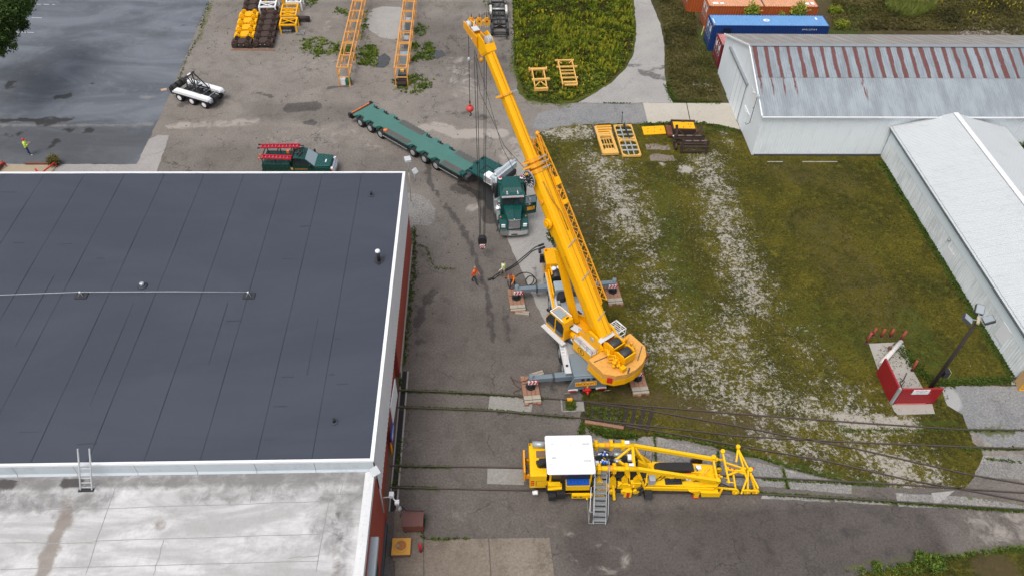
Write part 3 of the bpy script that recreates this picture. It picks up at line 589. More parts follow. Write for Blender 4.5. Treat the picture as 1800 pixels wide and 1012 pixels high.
def ribbed(width, length, ribs=4, h=.03, t=.012):
    """a ribbed metal sheet: ribs run along local Y, width along X, top faces +Z"""
    mb = MB(); p = width/ribs; pr = []
    for i in range(ribs):
        x = i*p; pr += [(x, 0), (x+p*.62, 0), (x+p*.70, h), (x+p*.92, h)]
    pr.append((width-.004, 0)); n = len(pr)
    vs = [(x, 0, z) for x, z in pr]+[(x, length, z) for x, z in pr]+[(x, 0, z-t) for x, z in pr]+[(x, length, z-t) for x, z in pr]
    fs = [(i, i+1, i+1+n, i+n) for i in range(n-1)]+[(i+2*n, i+n*3, i+1+3*n, i+1+2*n) for i in range(n-1)]+[(i, i+2*n, i+1+2*n, i+1) for i in range(n-1)]+[(i+n, i+1+n, i+1+3*n, i+3*n) for i in range(n-1)]
    return mb.add(vs, fs)
def panel_row(name, parent, mat, start, run, up, width, length, count, ribs=4, h=.03, mats=None, jitter=.0):
    """repeat one sheet: run = direction across the row, up = direction the ribs follow"""
    run = Vector(run).normalized(); up = Vector(up).normalized(); nn = run.cross(up)
    m = Matrix((run, up, nn)).transposed(); eul = m.to_euler(); first = None
    for i in range(count):
        loc = Vector(start)+run*(i*width)+nn*(random.uniform(0, jitter))
        if first is None: first = ribbed(width, length, ribs, h).build(name, mat, parent); first.location = loc; first.rotation_euler = eul
        else: inst(first, parent, loc, eul)
    return first

# ------------------------------------------------------------------ workshop with the dark roof
BX, BY0, BY1, BZ = -5.72, 20.5, 44.2, 7.0
ws = thing('workshop_building', 'long workshop with a dark blue-grey membrane roof, white coping and red lower wall', 'building', (BX, BY0, 0))
def L(mb): mb.M = Matrix.Translation(Vector((-BX, -BY0, 0))); return mb
L(MB()).b2(-62, BX-.30, BY0+.15, BY1-.15, 0, BZ-.16).build('wall', PRD, ws)
mb = L(MB()); mb.b2(-62, BX-.12, BY0+.05, BY1-.05, BZ-.15, BZ-.03); mb.build('roof_deck', paint('seam_black', (.040, .046, .060), .6), ws)
x = BX-.16; k = 0
while x > -62:
    wv = 2.95 if k == 0 else 2.80; mb = L(MB()); n = 12
    ys = np.linspace(BY0+.12, BY1-.12, n+1); vs = []
    for j, yy in enumerate(ys):
        for xx in (x-wv+.012, x-wv*.5, x-.012): vs.append((xx, yy, BZ+.012*math.sin(j*1.7+k)+.008*random.random()-.01*(xx == x-wv*.5)))
    mb.add(vs, [(j*3+i, j*3+i+1, j*3+i+4, j*3+i+3) for j in range(n) for i in range(2)])
    mb.add([(x-wv+.035, ys[0], BZ-.02), (x-.01, ys[0], BZ-.02), (x-wv+.035, ys[-1], BZ-.02), (x-.01, ys[-1], BZ-.02)], [])
    o = mb.build('roof_sheet', MEM, ws)
    x -= wv; k += 1
# narrower lap seams on some sheets
SMD = paint('seam_dark', (.042, .048, .062), .5, var=.1)
for i in range(6):
    xx = BX-4.2-i*5.6; y0 = random.uniform(BY0+1, BY0+14); y1 = min(BY1-1, y0+random.uniform(3, 9)); L(MB()).b2(xx-.01, xx+.01, y0, y1, BZ+.004, BZ+.018).build('lap_seam', SMD, ws)
for i in range(26):
    xx = BX-random.uniform(.5, 38); yy = random.uniform(BY0+1, BY1-1); L(MB()).box((xx, yy, BZ+.012), (random.uniform(.3, 1.1), .03, .016), rz=random.uniform(-.1, .1)).build('wrinkle', SMD, ws)
mb = L(MB())
mb.b2(BX-.16, BX+.03, BY0+.02, BY1, BZ-.06, BZ+.07); mb.build('coping', WHT, ws, 'white metal coping on the long wall')
mb = L(MB()); mb.b2(-62, BX-.17, BY1-.12, BY1+.02, BZ-.06, BZ+.06); mb.build('coping', WHT, ws)
mb = L(MB()); mb.b2(-62, BX+.03, BY0-.06, BY0+.08, BZ-.09, BZ+.045); mb.build('coping', WHT, ws)
# pale flashing wall stepping down to the annex roof
x = BX-.02
while x > -62:
    mb = L(MB()); z0, z1 = 6.12, BZ-.10; mb.add([(x-2.98, BY0-.05, z1), (x, BY0-.05, z1), (x, BY0-.07, z0+.12), (x-2.98, BY0-.07, z0+.12), (x, BY0-.16, z0), (x-2.98, BY0-.16, z0)], [(0, 1, 2, 3), (3, 2, 4, 5)])
    mb.build('flashing_panel', BLB, ws); x -= 3.0
# east wall: ribbed siding above, painted brick below, two recessed doorways
panel_row('siding_panel', ws, SDW, (0.03, .02, 3.45), (0, 1, 0), (0, 0, 1), .985, 3.5, 24, ribs=3, h=-.045)
L(MB()).b2(BX-.30, BX-.02, 31.3, BY1-.02, 0, 3.44).build('brick_wall', PRD, ws)
L(MB()).b2(BX-.30, BX-.03, BY0, 31.29, 3.30, 3.46).build('door_lintel', PRD, ws)
mb = L(MB()); mb.b2(BX-.95, BX-.80, 21.0, 31.3, 0.0, 3.3); mb.build('door_recess', DGR, ws)
for a, b in ((26.6, 31.15), (21.2, 25.5)):
    d = L(MB()); d.b2(BX-.80, BX-.74, a, b, .05, 3.28); d = d.build('roller_door', paint('red_door', (.50, .07, .04), .5, dirt=.2), ws)
    for q in range(1, 9):
        mb = L(MB()); mb.b2(BX-.74, BX-.725, a, b, q*.36, q*.36+.04); mb.build('slat', DGR, d)
L(MB()).b2(BX-.72, BX-.02, 31.10, 31.30, 0, 3.44).build('door_jamb', paint('dull_red', (.22, .035, .025), .6, dirt=.3), ws)
L(MB()).b2(BX-.72, BX-.02, 25.55, 26.25, 0, 3.44).build('door_pier', paint('dull_red', (.22, .035, .025)), ws)
L(MB()).b2(BX-.72, BX-.02, 20.55, 21.15, 0, 3.44).build('door_pier', PRD, ws)
mb = L(MB()); mb.M = mb.M @ Matrix.Translation((BX+.04, 26.25, 0)) @ rotz(-.05); mb.b2(0, .05, 0, 2.1, 1.7, 3.4); mb.build('open_door_panel', SDW, ws, 'white ribbed panel hanging beside the doorway')
mb = L(MB()); mb.b2(BX+.0, BX+.05, 25.2, 26.5, .95, 1.75); sg = mb.build('wall_sign', SGB, ws, 'blue sign low on the door pier')
mb = L(MB()); mb.b2(BX+.05, BX+.06, 25.4, 26.3, 1.28, 1.42); mb.b2(BX+.05, BX+.06, 25.4, 25.9, 1.08, 1.16); mb.build('lettering', WHT, sg)
mb = L(MB()); mb.cyl((BX-.05, 25.3, 1.0), (BX-.05, 25.1, .1), .06, n=6); mb.build('door_post', YEL, ws)
L(MB()).b2(BX-.73, BX-.03, 21.0, 31.1, .005, .04).build('recess_floor', BRW, ws)
mb = L(MB()); mb.b2(BX-.02, BX+.08, 31.35, 43.9, .0, .14); mb.build('wall_footing', CNC, ws)
# trench drain in front of the doorways
tr = thing('trench_drain', 'narrow dark trench drain with weeds along the foot of the workshop doorways', 'drain', (-5.45, 26, 0))
mb = MB(Matrix.Translation((5.45, -26, 0)))
for a, b in ((21.3, 22.62), (22.98, 24.1), (24.42, 28.35), (28.75, 29.75), (30.05, 31.5)): mb.b2(-5.58, -5.28, a, b, -.02, .010)
mb.build('channel', paint('wet_black_channel', (.010, .010, .011), .5, dirt=.1), tr)
mb = MB(Matrix.Translation((5.45, -26, 0))); mb.b2(-5.26, -5.16, 21.3, 31.5, -.02, .03); mb.b2(-5.68, -5.60, 21.3, 31.5, -.02, .03); mb.build('kerb_edge', CNC, tr)
# roof furniture
def vent(kind, x, y):
    if kind == 'flat':
        t = thing('roof_vent', 'low round vent on a grey collar in the middle of the dark roof', 'vent', (x, y, BZ))
        MB().cyl((0, 0, 0), (0, 0, .07), .32, .2, n=14).build('collar', MEM, t); MB().cyl((0, 0, .09), (0, 0, .2), .12, n=10).ball((0, 0, .24), .15, sq=(1, 1, .4)).build('cap', LGR, t)
    if kind == 'pipe':
        t = thing('vent_pipe', 'black vent pipe with a white ball cap near the long wall', 'pipe', (x, y, BZ))
        MB().b2(-.3, .3, -.25, .25, .015, .035).build('patch', paint('dark_patch', (.03, .03, .035)), t); MB().cyl((0, -.1, 0), (0, -.1, .75), .11, n=10).cyl((0, -.32, 0), (0, -.32, .05), .14, n=10).build('pipe', BKM, t); MB().ball((0, -.1, .86), .17, sq=(1, 1, .8)).build('cap', WHT, t)
    if kind == 'stub':
        t = thing('vent_stub', 'tiny black vent stub at the far corner of the dark roof' if y > 35 else 'small black vent stub in a round collar near the front edge of the dark roof', 'vent', (x, y, BZ))
        MB().cyl((0, 0, 0), (0, 0, .05), .2, n=10).build('collar', MEM, t); MB().cyl((0, 0, .05), (.04, 0, .34), .07, n=8).build('pipe', BKM, t)
vent('flat', -21.0, 32.9); vent('pipe', -6.75, 35.1); vent('stub', -7.9, 41.6); vent('stub', -8.0, 22.8)
for (x, y), lb in (((-14.35, 32.0), 'wire stand at the right end of the roof cable'), ((-24.4, 32.1), 'wire stand on a dark pad carrying the roof cable midway')):
    t = thing('cable_stand', lb, 'stand', (x, y, BZ)); MB().b2(-.35, .35, -.25, .25, .015, .05).build('pad', paint('dark_patch', (.03, .03, .035)), t)
    MB().tube([(-.15, -.1, .05), (0, 0, .32), (.15, -.1, .05)], .02).tube([(0, .15, .05), (0, 0, .32)], .02).build('legs', LGR, t); MB().ball((0, 0, .34), .06).build('clamp', WHT, t)
o = MB().tube([(-14.35, 32.0, 7.35), (-19, 32.15, 7.28), (-24.4, 32.1, 7.35), (-30, 31.9, 7.3), (-36, 32, 7.33), (-46, 32, 7.3)], .018, 6).build('roof_cable', LGR)
tag(o, 'thin pale cable running across the dark roof to the left', 'cable')

# ------------------------------------------------------------------ annex with the stained white roof
ax = thing('annex_building', 'lower flat roofed annex with a stained white roof and red brick wall', 'building', (BX, 10, 0))
A_ = Matrix.Translation((-BX, -10, 0))
MB(A_).b2(-62, BX-.02, -8, BY0-.02, 0, 5.95).build('wall', paint('chipped_brick_red', (.33, .052, .028), .75, dirt=.5, dcol=(.46, .20, .14), var=.2, sc=2.4, bump=.4), ax)
o = sheet('roof_surface', [(-62, 8), (BX-.30, 8), (BX-.30, BY0-.14), (-62, BY0-.14)], 6.10, COAT, jit=0, res=.3, world=True, kind=None)
vx = np.zeros(len(o.data.vertices)*3); o.data.vertices.foreach_get('co', vx); X_, Y_ = vx[0::3], vx[1::3]
def roofpaint(ps):
    out = np.zeros(X_.shape)
    for px, wd, st in ps:
        pts = [tuple(P(a, b, 6.1).xy) for a, b in px]; pts = pts*2 if len(pts) == 1 else pts
        out = np.maximum(out, st*np.clip(1-(dist_poly(X_, Y_, pts)-wd*.55)/(wd*.9), 0, 1))
    return out
for k, ps in {'stain': [([(112, 849), (140, 847)], .32, 1), ([(5, 850), (20, 848)], .45, .9), ([(0, 870), (10, 862)], .5, .5), ([(590, 905), (600, 960)], .3, .45), ([(278, 915), (268, 930)], .35, .55)],
              'grime': [([(-100, 850), (300, 845), (640, 838)], .5, .85), ([(-50, 880), (180, 878)], .8, .7), ([(330, 870), (640, 862)], .6, .6), ([(610, 850), (600, 1010)], .5, .6), ([(560, 920), (600, 960)], .8, .6), ([(320, 875), (430, 875)], .5, .5), ([(170, 880), (120, 900)], .7, .6), ([(440, 960), (520, 955)], .6, .4), ([(0, 1000), (0, 850)], .7, .3), ([(500, 865), (640, 870)], .8, .5)],
              'brownish': [([(118, 915), (95, 945), (85, 975), (75, 1010)], .35, .95), ([(80, 975), (95, 965)], .45, .8), ([(120, 880), (115, 910)], .4, .6), ([(280, 920)], .45, .75), ([(590, 960), (590, 1000)], .3, .5)]}.items():
    a = o.data.attributes.new(k, 'FLOAT', 'POINT'); a.data.foreach_set('value', roofpaint(ps).astype(np.float32))
if 'kind' in o: del o['kind']
o.location = (-BX, -10, 0); o.parent = ax
MB(A_).b2(-62, BX-.31, -8, BY0-.14, 5.96, 6.07).build('roof_deck', CNC, ax)
SEAM = paint('roof_seam', (.30, .295, .285), .7, dirt=.5, var=.2)
def seamline(a, b, w_=.03):
    A, B = P(*a, 6.105), P(*b, 6.105); n = 8; pts = [A.lerp(B, i/n)+Vector((random.gauss(0, .012), random.gauss(0, .012), 0)) for i in range(n+1)]
    mb = MB(A_); mb.v = []
    for i in range(n): mb.beam(pts[i], pts[i+1], w_, .012)
    return mb.build('lap_seam', SEAM, ax)
for a, b in (((0, 954), (165, 953)), ((165, 950), (560, 938)), ((0, 895), (190, 893)), ((190, 893), (575, 880)), ((205, 848), (150, 1010)), ((445, 850), (440, 882)), ((288, 947), (270, 1010)), ((580, 868), (555, 1005)), ((604, 842), (598, 868)), ((578, 868), (602, 868)), ((508, 980), (560, 976)), ((0, 1000), (560, 985))): seamline(a, b)
mb = MB(A_); mb.add([(BX-.50, -8, 6.09), (BX-.50, BY0-.18, 6.09), (BX-.28, -8, 6.22), (BX-.28, BY0-.18, 6.22), (BX+.0, -8, 6.22), (BX+.0, BY0-.18, 6.22), (BX+.02, -8, 5.9), (BX+.02, BY0-.18, 5.9)], [(0, 2, 3, 1), (2, 4, 5, 3), (4, 6, 7, 5)])
mb.build('parapet_curb', paint('dirty_white_coating', (.62, .62, .615), .6, dirt=.45, dcol=(.3, .3, .3), var=.15, sc=2), ax)
mb = MB(A_); mb.b2(BX-.02, BX+.36, 4, 17.3, 5.0, 5.1); mb.b2(BX+.31, BX+.37, 4, 17.3, 4.8, 5.0); mb.build('awning', paint('blue_grey_awning', (.33, .38, .41), .45, dirt=.2), ax)
mb = MB(A_); mb.b2(BX+.0, BX+.03, 4, 17.2, 1.6, 3.6); mb.build('window_band', GLS, ax)
mb = MB(A_); mb.b2(BX-.01, BX+.10, -8, 20.3, 0, .55); mb.build('wall_base', DGR, ax)
# flood lamps near the step
def floodlamp(loc, rz, label, parent_h=1.2, tilt=.5, sz=.45):
    t = thing('flood_lamp', label, 'lamp', loc, rz)
    MB().tube([(0, 0, -parent_h), (0, 0, 0)], .035).build('arm', LGR, t)
    MB(Matrix.Translation((0, 0, .12)) @ Matrix.Rotation(tilt, 4, 'X')).rbox(-sz/2, sz/2, -sz*.55, sz*.55, 0, .18, .05).build('housing', paint('lamp_housing', (.50, .52, .53), .4, dirt=.15), t)
    MB(Matrix.Translation((0, 0, .12)) @ Matrix.Rotation(tilt, 4, 'X')).b2(-sz*.42, sz*.42, -sz*.45, sz*.45, -.02, -.002).build('lens', WLN, t)
    return t
floodlamp((-5.45, 44.35, 7.85), .3, 'square grey flood lamp above the far roof corner', 1.0, .05, .46)
floodlamp((-5.0, 43.9, 7.2), 1.0, 'tilted white flood lamp beside the far roof corner', .8, .9, .36)
floodlamp((-5.62, 20.0, 6.6), .6, 'grey flood lamp at the step between the two roofs', .6, .4, .42)
o = MB().b2(-5.25, -5.0, 20.35, 20.62, 3.3, 3.55).b2(-4.95, -4.72, 20.1, 20.32, 3.0, 3.2).tube([(-5.6, 20.4, 3.3), (-5.1, 20.45, 3.3), (-4.85, 20.2, 3.0)], .035).build('wall_light', WHT); tag(o, 'pair of small white wall lights below the roof step', 'light')
o = MB().tube([(-5.45, 44.3, 6.9), (-5.5, 44.4, 4.2), (-5.35, 44.4, 3.8), (-5.2, 44.2, 3.9)], .03).build('conduit', LGR); tag(o, 'thin grey conduit running down the far corner of the workshop', 'conduit')
o = MB().tube([(-5.55, 20.0, 5.0), (-5.5, 19.6, 3.2)], .05).build('conduit', LGR); tag(o, 'short grey pipe on the red brick annex wall', 'conduit')
# ladder from annex roof over the coping
lb_, lt_ = P(152, 861, 6.1), P(147, 788, 8.25); lv_ = lt_-lb_
ld = thing('roof_ladder', 'silver ladder leaning from the white annex roof to the dark roof', 'ladder', lb_)
for sx in (-.28, .28): MB().beam((sx, 0, .03), (sx+lv_.x, lv_.y, lv_.z), .07, .05).build('rail', ALU, ld)
for k in range(6):
    t_ = .06+k*.115; MB().beam((-.28+t_*lv_.x, t_*lv_.y, t_*lv_.z+.03), (.28+t_*lv_.x, t_*lv_.y, t_*lv_.z+.03), .04, .04).build('rung', ALU, ld)
MB().b2(-.38, .38, -.10, .08, .0, .04).build('foot_board', BKM, ld)

# ------------------------------------------------------------------ white shed
SX0, SX1, SY0, SY1, SE, SR = 24.4, 57.0, 55.8, 70.0, 4.35, 7.0; SYM = (SY0+SY1)/2
sh = thing('storage_shed', 'long white shed with a rust striped galvanised gable roof', 'building', (SX0, SY0, 0))
T_ = Matrix.Translation((-SX0, -SY0, 0))
MB(T_).prism([(SY0+.08, 0), (SY1-.08, 0), (SY1-.08, SE-.05), (SYM, SR-.1), (SY0+.08, SE-.05)], SX0+.08, SX1-.1, 'x').build('frame', DGR, sh)
panel_row('wall_panel', sh, SDN, (0, 0.02, .02), (1, 0, 0), (0, 0, 1), 1.02, SE-.06, 32, ribs=4, h=.022)
y = SY0; gi = 0
while y < SY1-.01:   # gable sheets of stepped height
    y1 = min(y+.92, SY1); zt = [SE+(SR-SE)*(1-abs(q-SYM)/(SYM-SY0)) for q in (y, y1)]
    pl = [(y+.006, .02), (y1-.006, .02), (y1-.006, zt[1]-.06), (y+.006, zt[0]-.06)]
    if y < SYM < y1: pl.insert(3, (SYM, SR-.06))
    MB(T_).prism(pl, SX0, SX0+.06, 'x').build('gable_panel', SDN, sh); y = y1
# roof: lower and upper row of sheets on each slope
sl_ = math.hypot(SYM-SY0, SR-SE); uy, uz = (SYM-SY0)/sl_, (SR-SE)/sl_
ov = .22
panel_row('roof_sheet', sh, GRL, (-.15, -ov*uy, SE-ov*uz+.0), (1, 0, 0), (0, uy, uz), 1.03, sl_*.56, 32, ribs=5, h=.03)
GRS = rust_roof('rust_streaked_roof_sheet', (.36, .40, .425), stripe=False, streak=True)
_rs = [o for o in COL.objects if o.name.startswith('roof_sheet') and o.parent == sh]
for i_ in (0, 1, 2, 3, 9, 24, 25, 27): _rs[i_].material_slots[0].link = 'OBJECT'; _rs[i_].material_slots[0].material = GRS
panel_row('upper_roof_sheet', sh, GRF, (-.15, -ov*uy+(sl_*.56-.1)*uy, SE-ov*uz+(sl_*.56-.1)*uz+.035), (1, 0, 0), (0, uy, uz), 1.03, sl_*.44+ov+.02, 32, ribs=5, h=.03)
panel_row('rear_roof_sheet', sh, GRB, (-.15+1.03*32, (SY1-SY0)+ov*uy, SE-ov*uz), (-1, 0, 0), (0, -uy, uz), 1.03, sl_+ov-.02, 32, ribs=5, h=.03)
MB(T_).beam((SX0-.2, SYM, SR+.05), (SX1, SYM, SR+.05), .45, .05).build('ridge_cap', GAL, sh)
for a, b in ((SY0-ov*uy, SYM), (SY1+ov*uy, SYM)):
    MB(T_).beam((SX0-.19, a, SE-ov*uz-.02), (SX0-.19, b, SR-.0), .10, .16).build('barge_board', WHT, sh)
MB(T_).beam((SX0-.2, SY0-ov-.08, SE-.12), (SX1, SY0-ov-.08, SE-.12), .12, .10).build('gutter', WHT, sh)
dr = MB(T_).b2(SX0-.10, SX0-.02, 61.2, 65.6, .05, 4.0).build('sliding_door', SDN, sh)
for q in range(1, 4): MB(T_).b2(SX0-.115, SX0-.10, 61.2+q*1.1, 61.23+q*1.1, .05, 4.0).build('door_seam', LGR, dr)
MB(T_).b2(SX0-.12, SX0-.10, 61.14, 61.2, .05, 4.0).build('door_edge', DGR, sh)
MB(T_).b2(SX0-.24, SX0-.0, 61.0, 67.8, 4.02, 4.22).build('door_track', GAL, sh)
MB(T_).b2(SX0-.05, SX0-.0, 59.4, 60.4, .05, 2.1).build('side_door', SDN, sh)
MB(T_).b2(SX0-.06, SX0-.0, 58.7, 60.4, 2.25, 2.32).b2(SX0-.02, SX0-.0, 58.6, 60.0, 3.6, 4.5).build('patch_panel', WHT, sh)
fl = floodlamp((24.0, 57.3, 5.05), 1.2, 'grey twin flood lamp on a thin mast at the shed gable', .1, .5, .30)
MB().tube([(0, 0, 0), (0, 0, -2.6), (-.05, .25, -2.8), (-.05, .4, -2.6)], .03).build('mast', DGR, fl)
MB(Matrix.Translation((-.1, .35, .35))).rbox(-.12, .12, -.14, .14, 0, .2, .04).build('second_housing', paint('lamp_housing', (.5, .52, .53)), fl)
MB().tube([(0, 0, -1.0), (.2, .1, -1.2)], .03).tube([(0, 0, -1.6), (.2, 0, -1.8)], .03).build('bracket', DGR, fl)
MB(T_).b2(SX0+.2, SX0+11.9, SY0-.12, SY0-.02, .0, .14).build('footing', DGR, sh)
for a_, b_ in ((1.2, 2.6), (4.4, 7.6)): MB(T_).b2(SX0+a_, SX0+b_, SY0-1.1, SY0-1.0, .02, .05).build('edging_strip', CNC, sh)
# ------------------------------------------------------------------ white wing
WX0, WX1, WY0, WY1, WE, WR = 36.35, 46.2, 30.35, 55.62, 3.15, 4.55; WXM = (WX0+WX1)/2
wg = thing('shed_wing', 'white gabled wing with streaked side wall running down from the rusty roofed shed', 'building', (WX0, WY0, 0))
W_ = Matrix.Translation((-WX0, -WY0, 0))
MB(W_).prism([(WX0+.08, 0), (WX1-.08, 0), (WX1-.08, WE-.05), (WXM, WR-.08), (WX0+.08, WE-.05)], WY0+.05, WY1, 'y').build('frame', SDN, wg)
panel_row('wall_panel', wg, SDD, (0, 25.27, .02), (0, -1, 0), (0, 0, 1), .935, 1.86, 27, ribs=4, h=.022)
panel_row('upper_wall_panel', wg, SDU, (-.03, 25.27, 1.84), (0, -1, 0), (0, 0, 1), 2.806, .95, 9, ribs=1, h=.004)
panel_row('fascia_panel', wg, FSC, (-.20, 25.27, 2.80), (0, -1, 0), (.06, 0, 1), 1.87, .40, 13, ribs=2, h=.02)
MB(W_).b2(WX0-.2, WX0+.02, WY0, WY1, 2.76, 2.80).build('soffit', DGR, wg)
rl = math.hypot(WXM-WX0, WR-WE); ux, uz = (WXM-WX0)/rl, (WR-WE)/rl
panel_row('roof_sheet', wg, WRF, (-.35*ux, 25.37, WE-.35*uz+.06), (0, -1, 0), (ux, 0, uz), .94, rl+.34, 27, ribs=5, h=.028)
panel_row('rear_roof_sheet', wg, WRF, (WX1-WX0+.35*ux, -.10, WE-.35*uz+.06), (0, 1, 0), (-ux, 0, uz), .94, rl+.34, 27, ribs=5, h=.028)
MB(W_).beam((WXM, WY0-.1, WR+.10), (WXM, WY1, WR+.10), .42, .05).build('ridge_cap', WHT, wg)
MB(W_).beam((WX0-.4, WY0-.1, WE+.02), (WXM, WY0-.1, WR+.06), .06, .2).beam((WX1+.4, WY0-.1, WE+.02), (WXM, WY0-.1, WR+.06), .06, .2).build('barge_board', WHT, wg)
mb = MB(W_); a = P(1764, 590, 1.0); mb.b2(WX0-.06, WX0-.035, a.y-.55, a.y+.55, .55, 1.9); mb.build('patch_panel', WHT, wg, 'clean white replacement patch on the streaked wall')
mb = MB(W_); mb.b2(WX0-.055, WX0-.03, 41.3, 42.3, .2, 1.2); mb.build('patch_panel', WHT, wg); MB(W_).ball((WX0-.1, 42.5, 1.7), .12).build('wall_light', GAL, wg)
# wooden rack at the wing's end wall
rk = thing('timber_rack', 'tan timber shelf rack standing at the near end of the white wing', 'rack', (36.9, 29.75, 0))
for sx in (-.75, 0, .75): MB().b2(sx-.05, sx+.05, -.35, .35, 0, 1.3).build('upright', paint('tan_timber', (.50, .32, .15), .75, dirt=.3, sc=4), rk)
for z in (.1, .6, 1.1): MB().b2(-.70, -.06, -.33, .33, z, z+.06).b2(.06, .70, -.33, .33, z, z+.06).build('shelf', paint('tan_timber', (.5, .32, .15)), rk)
MB().beam((-.85, -.4, .05), (-.85, -.4, 1.2), .06).beam((-.85, -.4, .05), (-.4, -.4, .05), .06).build('corner_guard', YEL, rk)
slab('door_slab', [(1776, 662), (1800, 650), (1830, 672), (1800, 676), (1778, 676)], .05, CNC)
# ------------------------------------------------------------------ railway tracks
def rail_mb(pts, w_=.075, z=.055):
    mb = MB(); ps = [Vector((*P(a, b).xy, z)) for a, b in pts]
    q = []
    for a, b in zip(ps, ps[1:]):
        for i in range(6): q.append(a.lerp(b, i/6))
    q.append(ps[-1]); 
    for a, b in zip(q, q[1:]):
        mb.beam(a, b+(b-a).normalized()*.01, w_, .10)
    return mb
RAIL = paint('rail_steel', (.115, .09, .08), .45, .5, dirt=.5, dcol=(.05, .035, .03), var=.2, sc=2)
for lb, lines in (('worn rail track set in the asphalt passing under the yellow track machine', [[(686, 857), (920, 862), (1340, 869), (1500, 877), (1800, 896), (1900, 903)], [(686, 819), (900, 822), (1350, 840), (1550, 850), (1700, 860), (1900, 873)]]),
                  ('rail track leaving the workshop under the rear of the yellow crane', [[(692, 686), (850, 692), (1030, 706), (1140, 715), (1300, 728), (1500, 743), (1680, 755), (1900, 758)], [(690, 716), (860, 722), (1020, 735), (1100, 745), (1300, 767), (1500, 778), (1700, 786), (1900, 792)]]),
                  ('rail branch curving across the mossy lawn towards the lower right', [[(1030, 707), (1140, 722), (1300, 750), (1400, 770), (1500, 788), (1700, 834), (1900, 868)], [(1100, 749), (1200, 766), (1330, 790), (1450, 810), (1600, 845), (1700, 862), (1900, 900)]])):
    t = thing('railway_track', lb, 'track', P(*lines[0][0]))
    for l in lines:
        o = rail_mb(l).build('rail', RAIL); o.location = -t.location; o.parent = t
TIE = paint('black_tie', (.028, .022, .018), .9, dirt=.4, var=.3, sc=4)
t = thing('track_ties', 'dark open timber ties of the rail switch behind the crane', 'ties', P(1060, 725))
for i in range(9):
    a = P(1027+i*15, 707+i*1.3, .02); b = P(1028+i*13.5, 741+i*2.2, .02); mb = MB(Matrix.Translation(-t.location)); mb.beam(a, b, .24, .06); mb.build('tie', TIE, t)
o = MB().beam(P(1028, 741, .04), P(1096, 752, .04), .22, .14).build('timber_beam', WDR); tag(o, 'reddish timber beam lying along the weedy rail switch', 'beam')
t = thing('drain_box', 'concrete edged drain box with weeds and an orange lid beside the switch', 'drain', P(1005, 714))
mb = MB(Matrix.Translation(-t.location)); a = P(1011, 706); b = P(1023, 723)
mb.b2(a.x, a.x+.55, b.y, a.y, -.02, .06); mb.build('concrete_pad', SLB, t)
mb = MB(Matrix.Translation(-t.location)); c = P(988, 712); mb.b2(c.x, c.x+.9, c.y-.55, c.y-.45, 0, .06).b2(c.x-.08, c.x+.02, c.y-.5, c.y+.45, 0, .06); mb.build('concrete_rim', SLB, t)
mb = MB(Matrix.Translation(-t.location)); c = P(1001, 705); mb.box((c.x, c.y, .22), (.34, .20, .10), rz=.1).b2(c.x-.15, c.x+.15, c.y-.1, c.y+.1, 0, .18); mb.build('lid', YEL2, t)

# ------------------------------------------------------------------ mobile crane
CT = Vector((6.35, 33.4, 0)); CA = R(4.8); SA = R(36.3)
cr_ = thing('mobile_crane', 'large yellow telescopic mobile crane on outriggers with grey carrier', 'crane', CT)
K = lambda: MB(rotz(CA))            # carrier frame: +Y to the front
K_ = K
K().b2(-.85, .85, -3.7, 7.0, .75, 1.45).build('chassis', GRY, cr_)
K().b2(-1.0, 1.0, -2.2, 4.3, 1.45, 1.52).build('deck', LGR, cr_, 'light grey carrier deck')
K().rbox(-.95, 1.05, -3.8, -1.9, 1.15, 1.85, .12).build('rear_box', GRY, cr_, 'blue grey box over the rear outriggers')
wl = None
FEN = paint('pale_fender', (.56, .57, .57), .5, dirt=.35, dcol=(.3, .28, .25), var=.1)
for sx in (-1, 1):
    K().b2(sx*.98, sx*1.40, -3.3, 6.0, 1.50, 1.58).b2(sx*1.36, sx*1.41, -3.3, 6.0, 1.36, 1.62).build('fender', FEN, cr_, 'pale walkway fender along the carrier')
    for yy in (5.9, 3.6, 2.1, -.9, -2.3):
        if wl is None:
            wl = MB().cyl((-.22, 0, 0), (.22, 0, 0), .66, n=20).build('wheel', BLK, cr_)
            rim = MB().cyl((-.235, 0, 0), (.235, 0, 0), .33, n=14).cyl((-.26, 0, 0), (.26, 0, 0), .14, n=8).build('rim', LGR, wl)
        else: w2 = wl.copy(); COL.objects.link(w2); r2 = rim.copy(); COL.objects.link(r2); r2.parent = w2
        w_ = wl if (sx == -1 and yy == 5.9) else w2
        w_.location = (rotz(CA) @ Vector((sx*1.15, yy, .70))); w_.rotation_euler = (0, 0, CA); w_.parent = cr_
# front cab (half width) and engine gear
cb_ = K().prism([(-1.36, 5.9), (-.38, 5.9), (-.38, 7.35), (-.5, 7.55), (-1.24, 7.55), (-1.36, 7.35)], .85, 2.55).build('carrier_cab', YEL, cr_, 'yellow driving cab at the front of the carrier')
K().b2(-1.25, -.5, 7.50, 7.57, 1.6, 2.35).build('windscreen', GLS, cb_)
K().b2(-1.385, -1.355, 6.2, 7.2, 1.6, 2.3).build('side_window', GLS, cb_)
K().b2(-1.62, -1.40, 7.1, 7.35, 1.5, 2.2).build('mirror', BKM, cb_)
K().tube([(-1.36, 7.3, 2.2), (-1.55, 7.25, 2.2)], .03).b2(-1.7, -1.5, 7.4, 7.7, 2.2, 2.35).build('mirror_arm', BKM, cb_)
K().ball((-1.2, 7.3, 2.62), .09).build('beacon', AMB, cb_)
K().b2(-1.1, -1.0, 5.1, 5.95, 1.6, 2.3).b2(-1.36, -1.2, 2.4, 5.9, 1.6, 1.68).build('side_trim', YEL, cr_)
